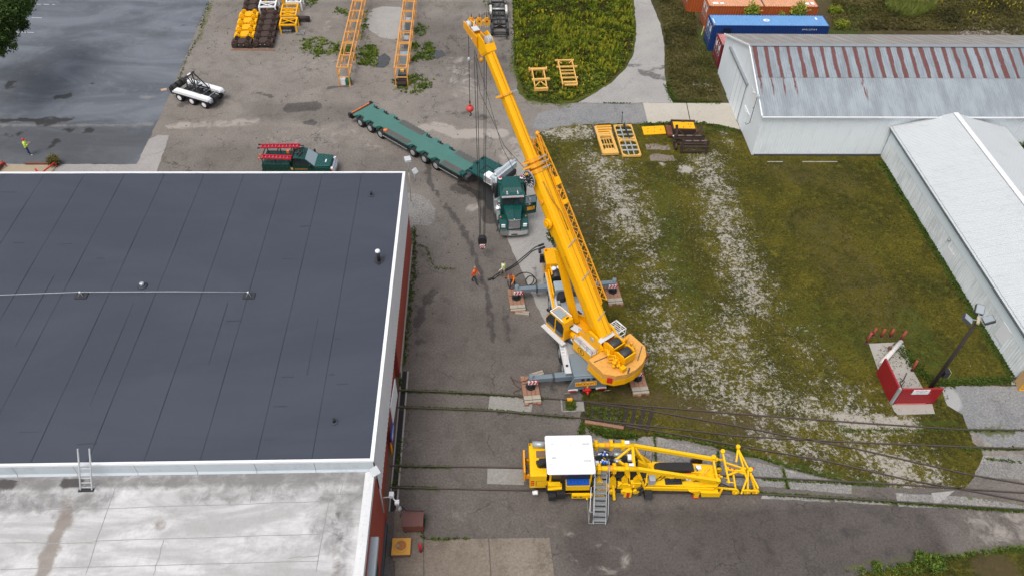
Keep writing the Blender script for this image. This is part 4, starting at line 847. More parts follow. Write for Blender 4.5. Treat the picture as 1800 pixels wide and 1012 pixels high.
K().b2(-1.26, -1.15, 3.3, 5.8, 1.58, 2.1).build('side_panel', YEL, cr_)
K().cyl((-.7, 5.75, 2.0), (-.7, 4.75, 2.0), .42, n=16).build('muffler', BKM, cr_)
K().ball((-.85, 5.6, 2.35), .22, sq=(1, 1, .6)).ball((-.45, 5.65, 2.4), .2, sq=(1, 1, .6)).build('air_cap', WHT, cr_)
K().rbox(-1.05, -.3, 3.65, 4.55, 1.5, 2.15, .06).build('tool_box', paint('pale_blue_grey', (.34, .40, .42), .45, dirt=.2), cr_)
K().cyl((-.6, 3.3, 1.5), (-.6, 3.3, 2.0), .34, n=12).build('hydraulic_tank', BKM, cr_)
K().b2(-.2, .0, 2.5, 6.8, 1.5, 2.1).build('side_rail', BKM, cr_)
K().b2(.1, 1.2, 3.5, 7.4, 1.5, 2.0).build('engine_cover', DGR, cr_)
for i in range(6): K().box((-.85+.02*i, 2.9-i*.42, 1.62), (.16, .30, .16)).build('valve_block', DGR if i % 2 else LGR, cr_)
K().b2(.15, .95, .9, 2.8, 1.53, 1.58).build('checker_plate', FEN, cr_)
K().tube([(.3, 1.2, 1.65), (.5, 1.6, 1.8), (.35, 2.0, 1.65), (.55, 1.4, 1.65)], .06).build('hose', RST, cr_)
# ladder lying on the fender
la = K().beam((-1.06, -.3, 1.64), (-1.14, -1.9, 1.64), .04).beam((-1.36, -.3, 1.64), (-1.40, -1.9, 1.64), .04)
la.build('ladder_rail', WHT, cr_)
for i in range(6):
    f_ = i/5; K().beam((-1.06-.08*f_, -.4-1.4*f_, 1.65), (-1.36-.04*f_, -.4-1.4*f_, 1.65), .05).build('ladder_rung', WHT, cr_)
K().cyl((-1.2, -2.7, 1.58), (-1.2, -2.7, 1.64), .09, n=10).build('filler_cap', BKM, cr_)
# outriggers
for sy in (4.95, -3.15):
    for sx in (-1, 1):
        ex = 3.62; q = K()
        q.b2(sx*.9, sx*2.15, sy-.21, sy+.21, .85, 1.28); ob = q.build('outrigger_beam', GRY, cr_)
        K().b2(sx*2.1, sx*ex, sy-.17, sy+.17, .90, 1.22).build('inner_beam', GRY, ob)
        K().b2(sx*2.08, sx*2.2, sy-.24, sy+.24, .82, 1.31).build('collar', DGR, ob)
        K().cyl((sx*ex, sy, .35), (sx*ex, sy, 1.5), .15, n=12).build('jack', GRY, ob)
        K().cyl((sx*ex, sy, .28), (sx*ex, sy, .75), .10, n=10).build('jack_rod', CHR, ob)
        fp = K(); fp.prism([(sx*ex+.34*math.cos(R(a)), sy+.34*math.sin(R(a))) for a in range(0, 360, 45)], .22, .32); fp.cyl((sx*ex, sy, .32), (sx*ex, sy, .48), .2, .12, n=10); fp.build('foot', BKM, ob)
        for h in range(4): K().box((sx*ex+.2*math.cos(h*1.57), sy+.2*math.sin(h*1.57), .38), (.08, .26, .12), rz=h*1.57).build('foot_rib', BKM, ob)
        bd_ = K().box((sx*(ex-.1), sy-.25, .98), (.66, .05, .34)).build('warning_board', WHT, ob, 'red and white striped end board')
        for h in range(3):
            b = K(); xx = sx*(ex-.1)-.24+h*.22; b.add([(xx-.05, sy-.28, .83), (xx+.07, sy-.28, .83), (xx+.19, sy-.28, 1.13), (xx+.07, sy-.28, 1.13), (xx-.05, sy-.27, .83), (xx+.07, sy-.27, .83), (xx+.19, sy-.27, 1.13), (xx+.07, sy-.27, 1.13)], [(0, 1, 2, 3), (4, 7, 6, 5), (0, 4, 5, 1), (1, 5, 6, 2), (2, 6, 7, 3), (3, 7, 4, 0)]); b.box((xx+.07, sy-.25, 1.155), (.10, .06, .01)); b.build('stripe', RD2, bd_)
# rear end with sign
K().prism([(-1.3, .55), (1.3, .55), (1.3, 1.25), (.9, 1.75), (-.9, 1.75), (-1.1, 1.25)], -3.92, -3.8, 'y').build('rear_plate', GRY, cr_)
for i in range(3): K().cyl((-.35+i*.36, -3.92, 1.58), (-.35+i*.36, -3.935, 1.58), .12, n=12).build('round_hole', BKM, cr_)
sg = K().box((-.12, -3.99, 1.22), (1.42, .04, .27), rx=-.35).build('rear_sign', YEL2, cr_)
text('lettering', "ERICKSON'S", .24, BKM, sg, rotz(CA) @ Matrix.Translation((-.12, -4.018, 1.225)) @ Matrix.Rotation(R(70), 4, 'X'), xs=1.05)
K().b2(-1.25, -.6, -4.0, -3.8, .5, .62).b2(.6, 1.3, -4.0, -3.8, .5, .62).build('bumper', FEN, cr_)
for sx in (-1, 1):
    K().b2(sx*.75, sx*1.2, -4.03, -3.98, .52, .60).build('tail_light', RLN, cr_)
    K().box((sx*1.35, -4.05, .35), (.38, .03, .42), rx=.5).build('mud_flap', paint('dusty_tan_flap', (.36, .22, .16), .8, dirt=.3), cr_)
K().b2(-.15, .15, -4.2, -3.9, .55, .75).tube([(0, -4.2, .65), (0, -4.35, .5)], .07).b2(-.28, .28, -4.05, -3.95, .45, .55).build('tow_hook', RD2, cr_)
K().b2(-.04, .04, -4.0, -3.93, .78, 1.0).build('marker_plate', LIME, cr_)

# superstructure
U = lambda: MB(rotz(SA))            # +Y towards the boom tip, -X = driver's side
U().cyl((0, 0, 1.45), (0, 0, 2.0), 1.05, n=24).build('slewing_ring', DGR, cr_)
U().prism([(-.95, -3.0), (.95, -3.0), (.95, .6), (.6, 1.3), (-.6, 1.3), (-.95, .6)], 1.95, 2.25).build('turntable', YEL, cr_)
for sx in (-1, 1): U().prism([(-3.0, 2.25), (.9, 2.25), (.2, 2.7), (-1.2, 3.2), (-1.7, 3.9), (-2.4, 3.9), (-3.0, 3.3)], sx*.62, sx*.78, 'x').build('side_plate', YEL, cr_)
U().cyl((-.85, -2.05, 3.5), (.85, -2.05, 3.5), .14, n=12).build('boom_pivot', LGR, cr_)
# operator cab
cab = U().prism([(1.62, 2.05), (1.72, 2.7), (1.30, 3.62), (-.10, 3.70), (-.22, 3.0), (-.22, 2.05)], -1.50, -.72, 'x').build('operator_cab', YEL, cr_, 'tilted yellow operator cab beside the boom')
U().prism([(1.58, 2.35), (1.66, 2.72), (1.30, 3.50), (.80, 3.52), (.80, 2.35)], -1.53, -1.502, 'x').build('side_glass', GLS, cab)
U().prism([(.66, 2.2), (.66, 3.45), (.10, 3.48), (-.08, 3.2), (-.08, 2.35), (.1, 2.2)], -1.54, -1.502, 'x').build('door_glass', GLS, cab)
U().add([(-1.40, 1.20, 3.685), (-.82, 1.20, 3.685), (-.82, .35, 3.73), (-1.40, .35, 3.73), (-1.40, 1.20, 3.65), (-.82, 1.20, 3.65), (-.82, .35, 3.69), (-1.40, .35, 3.69)], [(0, 1, 2, 3), (7, 6, 5, 4), (0, 4, 5, 1), (1, 5, 6, 2), (2, 6, 7, 3), (3, 7, 4, 0)]).build('roof_glass', GLL, cab)
U().add([(-1.44, 1.70, 2.72), (-.78, 1.70, 2.72), (-.78, 1.35, 3.56), (-1.44, 1.35, 3.56), (-1.44, 1.73, 2.72), (-.78, 1.73, 2.72), (-.78, 1.38, 3.57), (-1.44, 1.38, 3.57)], [(3, 2, 1, 0), (4, 5, 6, 7), (0, 1, 5, 4), (1, 2, 6, 5), (2, 3, 7, 6), (3, 0, 4, 7)]).build('windscreen', GLS, cab)
for xx in (-1.50, -.72): U().beam((xx, 1.32, 3.68), (xx, .05, 3.76), .06, .06).build('roof_rail', WHT, cab)
U().beam((-1.5, 1.32, 3.68), (-.72, 1.32, 3.68), .06).build('roof_rail', WHT, cab)
U().b2(-1.15, -.95, .1, .14, 3.72, 3.85).build('wiper', BKM, cab)
U().tube([(-1.2, 1.30, 3.62), (-1.3, 1.7, 3.6)], .02).b2(-1.5, -1.42, 1.5, 1.7, 3.4, 3.6).build('mirror', BKM, cab)
U().b2(-1.1, -.8, -.235, -.225, 3.0, 3.25).build('vent_grille', DGR, cab)
U().b2(-1.86, -1.52, -.45, 1.75, 1.98, 2.05).build('cab_step', FEN, cr_, 'pale walkway plate outside the cab')
U().b2(-.70, -.62, -1.0, 1.0, 2.2, 2.9).build('inner_panel', YEL2, cr_)
U().cyl((-.95, -.35, 2.6), (-.95, -.95, 2.6), .22, n=12).build('tank', YEL, cr_)
U().tube([(-1.0, -.45, 2.4), (-1.3, -.7, 2.5), (-1.2, -.95, 2.2)], .05).build('hose', LGR, cr_)
U().box((-.75, -.45, 3.05), (.5, .7, .05), rz=.2).build('white_plate', FEN, cr_)
# engine housing with the E roundel
eh = U().prism([(-2.75, 1.95), (-.95, 1.95), (-.95, 2.75), (-2.2, 2.75), (-2.75, 2.75)], -1.35, -.72, 'x').build('engine_housing', YEL, cr_)
mE = rotz(SA) @ Matrix.Translation((-1.352, -1.75, 2.36)) @ Matrix.Rotation(R(-90), 4, 'Z') @ Matrix.Rotation(R(90), 4, 'X')
rg = MB(mE)
for i in range(24):
    a, b = 2*math.pi*i/24, 2*math.pi*(i+1)/24
    rg.add([(.30*math.cos(a), .30*math.sin(a), .012), (.30*math.cos(b), .30*math.sin(b), .012), (.26*math.cos(b), .26*math.sin(b), .012), (.26*math.cos(a), .26*math.sin(a), .012)], [(0, 1, 2, 3)])
rg.build('logo_ring', BKM, eh)
text('logo_letter', 'E', .42, BKM, eh, mE @ Matrix.Translation((0, 0, .008)))
U().b2(-1.36, -.72, -2.7, -.95, 2.76, 2.82).b2(-1.3, -1.2, -2.6, -1.1, 2.82, 2.86).build('catwalk', FEN, eh, 'pale catwalk on the engine housing')
U().tube([(-1.2, -1.0, 2.84), (-1.05, -1.3, 2.9), (-1.2, -1.8, 2.86), (-1.0, -2.3, 2.9), (-1.15, -2.6, 2.86)], .06).build('exhaust_duct', FEN, eh)
rl_ = [(-1.36, -.98), (-1.36, -1.6), (-1.36, -2.2), (-1.36, -2.72), (-.95, -2.72)]
for x, y in rl_: U().beam((x, y, 2.8), (x, y, 3.35), .035).build('railing_post', ALU, eh)
for z in (3.1, 3.35):
    for a, b in zip(rl_, rl_[1:]): U().beam((*a, z), (*b, z), .035).build('railing_bar', ALU, eh)
for x in (-.72,):
    for a, b in ((-.7, -1.6), (-1.6, -2.8)): U().beam((x, a, 3.3), (x, b, 3.3), .035).beam((x, a, 2.8), (x, a, 3.3), .035).build('railing_bar', ALU, eh)
# right side platform
gr_ = U().b2(.8, 1.5, -2.8, -1.9, 2.6, 2.65).build('mesh_platform', ALU, cr_)
for x, y in ((.8, -1.9), (1.5, -1.9), (1.5, -2.8), (.8, -2.8), (1.15, -1.9), (1.5, -2.35)): U().beam((x, y, 2.65), (x, y, 3.65), .04).build('railing_post', WHT, gr_)
for z in (3.15, 3.65):
    for a, b in (((.8, -1.9), (1.5, -1.9)), ((1.5, -1.9), (1.5, -2.8)), ((.8, -2.8), (1.5, -2.8)), ((.8, -1.9), (.8, -2.8))): U().beam((*a, z), (*b, z), .04).build('railing_bar', WHT, gr_)
for k in range(5): U().beam((.8+k*.16, -1.9, 3.62), (.95+k*.14, -2.8, 3.62), .03).build('mesh_bar', WHT, gr_)
U().box((-.1, -2.62, 3.72), (1.3, .34, .05), rx=.2).build('white_cover_plate', FEN, cr_)
U().box((.9, -1.2, 2.5), (.4, 2.2, .5)).build('right_housing', YEL, cr_)
# winches
for i, yy in enumerate((-3.3, -4.25)):
    U().cyl((-.42, yy, 3.55), (.38, yy, 3.55), .36, n=18).build('winch_drum', paint('wire_drum', (.05, .05, .055), .5, .4, dirt=.3), cr_)
    for k in range(10): U().cyl((-.38+k*.078, yy, 3.55), (-.35+k*.078, yy, 3.55), .375, n=18).build('rope_wrap', DGR, cr_)
    for sx in (-.5, .44): U().prism([(yy-.45, 2.9), (yy+.45, 2.9), (yy+.45, 3.75), (yy+.2, 3.95), (yy-.35, 3.95), (yy-.45, 3.7)], sx-.04, sx+.04, 'x').build('winch_frame', YEL, cr_)
    U().b2(-.5, .44, yy-.5, yy-.42, 3.3, 3.9).build('winch_guard', YEL, cr_)
U().b2(-.5, .44, -3.8, -3.74, 3.4, 3.95).build('winch_guard', YEL, cr_)
for i in range(11):
    a = (-.85+random.uniform(-.25, .2), -3.9+random.uniform(-.7, .5), 3.25+random.uniform(0, .5)); U().tube([a, (a[0]+.12, a[1]+.25, a[2]+.15), (a[0]-.05, a[1]+.5, a[2])], .05).ball(a, .12).build('hydraulic_fitting', YEL, cr_)
for i in range(6):
    a = (.8+random.uniform(-.15, .3), -3.7+random.uniform(-.6, .5), 3.3+random.uniform(0, .4)); U().ball(a, .13).cyl(a, (a[0], a[1], 3.0), .07).build('hydraulic_fitting', YEL2, cr_)
U().box((-.75, -4.9, 3.3), (.35, .3, .3)).build('control_box', YEL, cr_)
# counterweight
cwp = [(1.85, -2.95), (1.85, -4.35), (1.35, -4.95), (.7, -5.25), (0, -5.35), (-.7, -5.25), (-1.35, -4.95), (-1.85, -4.35), (-1.85, -2.95)]
U().prism(cwp, 2.05, 2.55).build('counterweight_slab', YEL, cr_)
U().prism([(x*.995, y*.998) for x, y in cwp], 2.57, 3.05).build('counterweight_top', CWY, cr_, 'weathered top slab of the counterweight')
U().beam((-1.7, -3.3, 3.07), (-.6, -3.5, 3.07), .05, .03).beam((.6, -4.9, 3.07), (1.7, -4.2, 3.07), .05, .03).beam((-.2, -5.0, 3.07), (-.6, -5.25, 3.07), .1, .03).build('chain', DGR, cr_)
for sx in (-1, 1): U().box((sx*1.62, -4.74, 2.6), (.34, .04, .5), rz=-sx*R(-50)).build('warning_board', RD2, cr_)

# boom
bp = rotz(SA) @ Vector((.05, -2.05, 3.5)) + CT; bt = Vector((.25, 42.0, 18.0))
BM = Matrix.Translation(-CT) @ frame(bp, bt-bp); BLN = (bt-bp).length
B = lambda: MB(BM)
def sect(w_, h_, dz=0, n=6):
    """rounded underside, chamfered top"""
    p = [(-w_/2, h_*.30), (-w_/2+.10, h_*.45), (-w_*.28, h_*.5), (w_*.28, h_*.5), (w_/2-.10, h_*.45), (w_/2, h_*.30)]
    for i in range(n+1):
        a = -math.pi*i/n; p.append((w_/2*math.cos(a), -h_*.12+h_*.38*math.sin(a)))
    return [(x, z+dz) for x, z in p]
def section(name, y0, y1, w_, h_, mat=YEL, par=None, label=None): return B().prism(sect(w_, h_), y0, y1, 'y').build(name, mat, par or cr_, label)
section('boom_base_section', -.1, 11.3, 1.04, 1.28)
for y0, w_, h_ in ((11.2, 1.14, 1.38), (11.55, 1.02, 1.24), (11.9, .9, 1.1)): section('boom_collar', y0, y0+.24, w_, h_, YEL2)
section('boom_section', 11.0, 16.3, .66, .86, label='middle telescoping boom section'); section('boom_collar', 16.2, 16.34, .80, 1.0, YEL2)
section('boom_section', 16.0, BLN+.05, .58, .76, label='last telescoping boom section')
for w_, x_ in ((.03, .0), (.02, .3)):
    B().b2(x_-w_, x_, 0, 11.2, .635, .655).b2(x_*.6-w_, x_*.6, 12.2, 16.1, .425, .442).b2(x_*.6-w_, x_*.6, 16.4, BLN, .375, .392).build('seam_line', paint('amber_seam', (.40, .17, .01), .5), cr_)
# vertical ribs and fittings on the base section
for yy in (1.1, 3.9, 6.2): B().beam((-.35, yy, .70), (.42, yy+.3, .70), .04).build('strap', LGR, cr_)
for yy in (4.9,): 
    for k in range(9): B().b2(-.545, -.535, yy+k*.09, yy+.05+k*.09, .18, .22).build('decal_mark', BKM, cr_)
B().cyl((-.53, 8.0, .0), (-.75, 8.0, .0), .34, n=16).cyl((-.75, 8.0, 0), (-.86, 8.0, 0), .2, n=14).build('pin_hub', YEL, cr_)
B().cyl((-.53, 9.4, .1), (-.62, 9.4, .1), .15, n=12).build('pin_boss', YEL2, cr_)
B().tube([(.1, 7.2, .72), (.1, 8.4, .74), (-.15, 9.2, .73), (-.3, 10.6, .73)], .035).build('cable', paint('amber_seam', (.4, .17, .01)), cr_)
for yy, l_ in ((11.35, .7), (11.7, .75), (12.0, .7), (16.27, .55)):
    B().beam((.0, yy, .80 if yy < 13 else .64), (.62 if yy < 13 else .5, yy, .70 if yy < 13 else .55), .07, .04).beam((.62 if yy < 13 else .5, yy+.02, .72 if yy < 13 else .56), (.72 if yy < 13 else .58, yy+.02, .0), .05).build('cable_guide', LGR, cr_)
    B().beam((-.5, yy, .35), (-.62-l_*.55, yy+.05, .3), .12, .10).build('rope_guide', YEL2, cr_)
# hose reel
hr = B().cyl((-.78, 11.05, .12), (-.86, 11.05, .12), .52, n=24).build('hose_reel', BKM, cr_)
B().cyl((-.70, 11.05, .12), (-.96, 11.05, .12), .12, n=12).build('reel_hub', BKM, hr)
for k in range(14):
    a = 2*math.pi*k/14; B().beam((-.875, 11.05+.30*math.cos(a), .12+.30*math.sin(a)), (-.875, 11.05+.52*math.cos(a), .12+.52*math.sin(a)), .025, .015).build('spoke', WHT, hr)
text('lettering', '0 10', .16, WHT, hr, BM @ Matrix.Translation((-.885, 11.05, -.12)) @ Matrix.Rotation(R(-90), 4, 'Z') @ Matrix.Rotation(R(90), 4, 'X'))
for k in range(20):
    a, b = 2*math.pi*k/20, 2*math.pi*(k+1)/20
    if k < 11: B().beam((-.8, 11.05+.55*math.cos(a), .12+.55*math.sin(a)), (-.8, 11.05+.55*math.cos(b), .12+.55*math.sin(b)), .05, .1).build('reel_guard', ALU, hr)
# luffing cylinder
c0 = P(1012, 566, 2.4)-CT; c1 = BM @ Vector((-.1, 7.4, -.62))
MB().beam(c0, c0.lerp(c1, .80), .40, .36).build('luffing_cylinder', YEL, cr_); MB().cyl(c0.lerp(c1, .79), c1, .13, n=12).build('cylinder_rod', CHR, cr_)
B().b2(-.3, .3, 7.0, 7.4, -.8, -.5).build('cylinder_bracket', YEL, cr_)
# folded lattice jib on the right side
JX, JZ = .60, .12
js = B().b2(.525, .60, 1.8, 9.8, -.30, .40).build('jib_base', YEL, cr_, 'folded jib base carried on the right of the boom')
def jib(y0, y1, wa, wb, ha, hb, zc=JZ, n=12, nm='jib_chord'):
    cs = []
    for sx, sz in ((-1, -1), (1, -1), (1, 1), (-1, 1)):
        a = (JX+.22+sx*wa/2, y0, zc+sz*ha/2); b = (JX+.22+sx*wb/2, y1, zc+sz*hb/2); cs.append((Vector(a), Vector(b)))
        B().beam(a, b, .075).build(nm, YEL2, cr_)
    for f in range(4):
        (a0, b0), (a1, b1) = cs[f], cs[(f+1) % 4]
        for i in range(n):
            p = a0.lerp(b0, i/n) if i % 2 == 0 else a1.lerp(b1, i/n); q = a1.lerp(b1, (i+1)/n) if i % 2 == 0 else a0.lerp(b0, (i+1)/n)
            B().beam(p, q, .04).build('jib_brace', YEL2, cr_)
jib(1.9, 10.2, .42, .46, .62, .66, n=20); jib(10.2, 13.2, .46, .3, .66, .5, n=6)
B().beam((JX+.1, 13.2, .7), (JX+.5, 13.4, -.1), .12).beam((JX+.0, 12.0, .55), (JX+.1, 13.3, .65), .08).ball((JX+.22, 13.4, .4), .16).build('jib_tip', YEL2, cr_)
for i in range(14):
    a = (JX+random.uniform(-.15, .4), random.uniform(9.3, 12.6), random.uniform(.1, .6)); B().beam(a, (a[0]+random.uniform(-.3, .3), a[1]+random.uniform(.2, .6), a[2]+random.uniform(-.25, .25)), .07).build('jib_fitting', YEL2, cr_)
B().b2(JX+.0, JX+.42, 10.0, 10.5, .45, .6).build('jib_bracket', YEL, cr_); B().b2(JX, JX+.42, 8.7, 9.0, .45, .55).build('jib_bracket', YEL, cr_)
# boom head with sheaves and nose
hd = [(BLN-.2, -.4), (BLN+.7, -.62), (BLN+.95, -.3), (BLN+.95, .2), (BLN+.4, .48), (BLN-.2, .4)]
for sx in (-.36, .30): B().prism(hd, sx, sx+.06, 'x').build('head_plate', YEL, cr_)
B().b2(-.34, .34, BLN-.3, BLN+.2, -.42, .42).build('boom_head', YEL, cr_)
for k in range(4): B().cyl((-.28+k*.15, BLN+.6, -.28), (-.21+k*.15, BLN+.6, -.28), .28, n=18).build('sheave', LGR, cr_)
for k in range(3): B().cyl((.0+k*.11, BLN+.4, .28), (.06+k*.11, BLN+.4, .28), .27, n=18).build('top_sheave', FEN, cr_)
aux = P(823, 44, 18.6)                                                    # nose sheave of the auxiliary line
hc = BM @ Vector((-.2, BLN+.5, -.1))+CT
nose = (aux-hc); hp = hc-CT; np_ = aux-CT+nose.normalized()*.15
side = nose.cross(Vector((0, 0, 1))).normalized()*.2; upn = Vector((0, 0, 1))
for s_ in (-1, 1):
    a, b = hp+side*s_, np_+side*s_
    MB().add([a-upn*.35, a+upn*.35, b+upn*.22, b-upn*.2, a-upn*.35+side*.3*s_, a+upn*.35+side*.3*s_, b+upn*.22+side*.3*s_, b-upn*.2+side*.3*s_], [(0, 1, 2, 3), (7, 6, 5, 4), (0, 4, 5, 1), (1, 5, 6, 2), (2, 6, 7, 3), (3, 7, 4, 0)]).build('nose_plate', YEL2, cr_)
MB().cyl(aux-CT-side*.7, aux-CT+side*.7, .24, n=16).build('nose_sheave', FEN, cr_)
MB().cyl(hp.lerp(np_, .5)-side*1.3, hp.lerp(np_, .5)+side*1.3, .07).beam(hp.lerp(np_, .3)-side, hp.lerp(np_, .3)+side, .3, .3).build('cross_pin', YEL, cr_)
MB().beam(hp.lerp(np_, .25)+upn*.42, hp.lerp(np_, .5)+upn*.38, .4, .04).build('nose_cover', FEN, cr_)
MB().beam(hp.lerp(np_, .8)+side*1.6+upn*.3, hp.lerp(np_, .35)-side*1.4-upn*.2, .05).build('latch_bar', LGR, cr_)
MB().tube([hp.lerp(np_, .55)-upn*.3, hp.lerp(np_, .45)-upn*.7+side, hp.lerp(np_, .3)-upn*.4], .04).build('hanging_chain', RD2, cr_)
# hanging tackle under the head
hb = P(848, 432, 1.25)
q = P(846, 88, 16.6)-CT
MB().beam(q+Vector((-.2, 0, .6)), q+Vector((-.1, 0, -.3)), .14).beam(q+Vector((.12, 0, .5)), q+Vector((.1, 0, -.2)), .14).ball(q+Vector((0, 0, -.7)), .16).tube([q+Vector((-.1, 0, 0)), q+Vector((-.2, 0, -.5)), q+Vector((0, 0, -.9))], .04).build('limit_switch_weight', YEL2, cr_)
ROP = paint('wire_rope', (.045, .045, .048), .5, .4, dirt=.2)
top_z = 17.2
for dx, dy in ((-.20, -.12), (-.12, .12), (.12, -.12), (.20, .10)):
    MB().cyl((hb.x+dx*1.9-.02-CT.x, hb.y+dy-CT.y, top_z), (hb.x+dx-CT.x, hb.y+dy-CT.y, 2.35), .022, n=5).build('hoist_rope', ROP, cr_)
# aux line
zb = 12.0
for z in np.linspace(8, 17, 181):
    if proj((aux.x, aux.y, z))[1] < 192: zb = z; break
MB().cyl((aux.x-CT.x, aux.y-CT.y, 18.5), (aux.x-CT.x, aux.y-CT.y, zb+.5), .022, n=6).build('auxiliary_rope', ROP, cr_)
MB().ball((aux.x-CT.x, aux.y-CT.y, zb+3.6), .12, sq=(1, 1, 1.6)).build('rope_weight', LGR, cr_)
B().tube([(-.62, 11.2, .2), (-.95, 13.5, -.9), (-1.0, 17, -1.1), (-.5, BLN+.2, -.7)], .018, 4).build('hose_line', ROP, cr_)
B().tube([(-.7, 9.0, -.9), (-.9, 13.5, -1.3), (-.4, BLN+.3, -.75)], .018, 4).build('hose_line', ROP, cr_)
# hook block and headache ball
hk = thing('hook_block', 'black hook block with red and white stripes hanging low from the crane ropes', 'hook', (hb.x, hb.y, hb.z)); hk.scale = (.82, .82, .9)
MB().prism([(-.30, .15), (.30, .15), (.40, .5), (.36, .85), (.18, 1.05), (-.18, 1.05), (-.36, .85), (-.40, .5)], -.24, .24, 'y').build('cheek_block', BKM, hk)
for k in range(3): MB().cyl((0, -.14+k*.12, .62), (0, -.08+k*.12, .62), .42, n=16).build('sheave', paint('green_black', (.01, .04, .03)), hk)
for s_ in (-1, 1):
    b = MB().box((0, s_*.27, .18), (.5, .05, .36)).build('stripe_board', WHT, hk)
    for k in range(3): MB().box((-.16+k*.16, s_*.30, .18), (.07, .012, .40), ry=.5).build('stripe', RD2, b)
MB().cyl((0, 0, .0), (0, 0, .2), .08).tube([(0, 0, 0), (.12, 0, -.1), (.13, 0, -.25), (0, 0, -.35), (-.12, 0, -.26)], .055, 7).build('hook', BKM, hk)
hb2 = thing('hook_ball', 'red headache ball with a small hook on a single rope', 'hook', (aux.x, aux.y, zb))
MB().ball((0, 0, .0), .26, 14, sq=(1, 1, .9)).cyl((0, 0, .2), (0, 0, .42), .1, .04).build('ball', paint('ball_red', (.55, .05, .045), .45, dirt=.2), hb2)
MB().tube([(0, 0, -.2), (.02, 0, -.34), (.1, 0, -.42), (.06, 0, -.54), (-.05, 0, -.52)], .04).build('hook', BKM, hb2)
MB().cyl((0, 0, .4), (0, 0, .6), .05).build('socket', BKM, hb2)
# timber mats below the outriggers
for (sx, sy), lb in (((-1, 4.95), 'timber mat under the outrigger foot next to the standing workers'), ((1, 4.95), 'timber mat on the lawn under the far outrigger behind the boom'),
                     ((-1, -3.15), 'timber mat with a slung chain across the rails under the rear outrigger'), ((1, -3.15), 'timber mat on the lawn under the outrigger below the counterweight')):
    c = rotz(CA) @ Vector((sx*3.62, sy-.1, 0))+CT; t = thing('timber_mat', lb, 'mat', c, CA, 'timber mats under the crane outriggers')
    for i in range(4):
        l0 = 1.15+.07*((i*7+int(sx+sy)) % 3); MB().b2(-.56+i*.28, -.30+i*.28, -l0, 1.05-.05*(i % 2), .0, .20).build('plank', WDR, t)
    for k_ in range(2): MB().b2(-.55+k_*.56, -.01+k_*.56, -1.14, -.62, .20, .225).build('end_board', paint('pale_board', (.36, .33, .26), .85, dirt=.5, dcol=(.2, .12, .08)), t)
    MB().b2(-.60, .60, -.98, -.94, .06, .235).build('tie_rod', BKM, t); MB().b2(-.52, .52, .35, .38, .20, .215).build('seam', BKM, t)
for (px, lb, rz) in ((((907, 551), 'short grey timber block beside the front outrigger mat', -.15)), (((931, 659), 'short grey timber block beside the rear outrigger mat', .35))):
    c = P(*px); t = thing('timber_block', lb, 'timber', (c.x+.45, c.y, 0), rz)
    MB().b2(-.5, .5, -.17, -.01, 0, .14).build('plank', WOD, t); MB().b2(-.45, .5, .01, .16, 0, .16).build('plank', WOD, t)
# slings and hoses on the ground
def cable(pts, r, m, name, lb, cat='cable', z=.05):
    ps = [Vector((*P(a, b).xy, z)) for a, b in pts]; q = []
    for i in range(len(ps)-1):
        p0, p1, p2, p3 = ps[max(i-1, 0)], ps[i], ps[i+1], ps[min(i+2, len(ps)-1)]
        for k in range(6):
            t_ = k/6; q.append(.5*((2*p1)+(p2-p0)*t_+(2*p0-5*p1+4*p2-p3)*t_*t_+(3*p1-p0-3*p2+p3)*t_**3))
    q.append(ps[-1]); o = MB().tube(q, r, 6).build(name, m); return tag(o, lb, cat)
cable([(863, 492), (871, 484), (900, 468), (925, 448), (940, 436), (950, 432)], .035, BKM, 'wire_sling', 'upper of two black wire slings stretched across the asphalt', 'sling')
cable([(866, 493), (880, 482), (905, 468), (925, 452), (938, 441), (953, 437)], .035, BKM, 'wire_sling', 'lower of two black wire slings stretched across the asphalt', 'sling')
for a in ((863, 491), (951, 432), (953, 437)):
    c = P(*a); o = MB().box((c.x, c.y, .07), (.5, .14, .10), rz=.5).build('sling_eye', BKM); tag(o, {863: 'black sling eye by the workers feet', 951: 'black sling eye at the upper end near the crane cab', 953: 'black sling eye at the lower end near the crane cab'}[a[0]], 'sling')
cable([(906, 487), (915, 481), (928, 480), (938, 486), (943, 495), (938, 501), (928, 502), (924, 493), (930, 486), (938, 488), (936, 498), (930, 502)], .035, BKM, 'hose_loop', 'looped black hose on the concrete behind the orange shirted worker', 'hose')
cable([(893, 487), (893, 500), (898, 508), (915, 504), (935, 503)], .03, BKM, 'tag_line', 'thin black line around the bending worker', 'line')
cable([(898, 662), (905, 676), (915, 684), (903, 690), (915, 700), (940, 705), (955, 703)], .03, paint('brown_rope', (.10, .05, .035), .8), 'rope_tangle', 'tangled brown rope by the rear outrigger mat', 'rope')
cable([(897, 668), (912, 674), (925, 672), (935, 664), (940, 672)], .03, paint('brown_rope', (.10, .05, .035)), 'rope_loop', 'brown rope lying across the rear outrigger mat', 'rope', z=.24)
_wh = {}
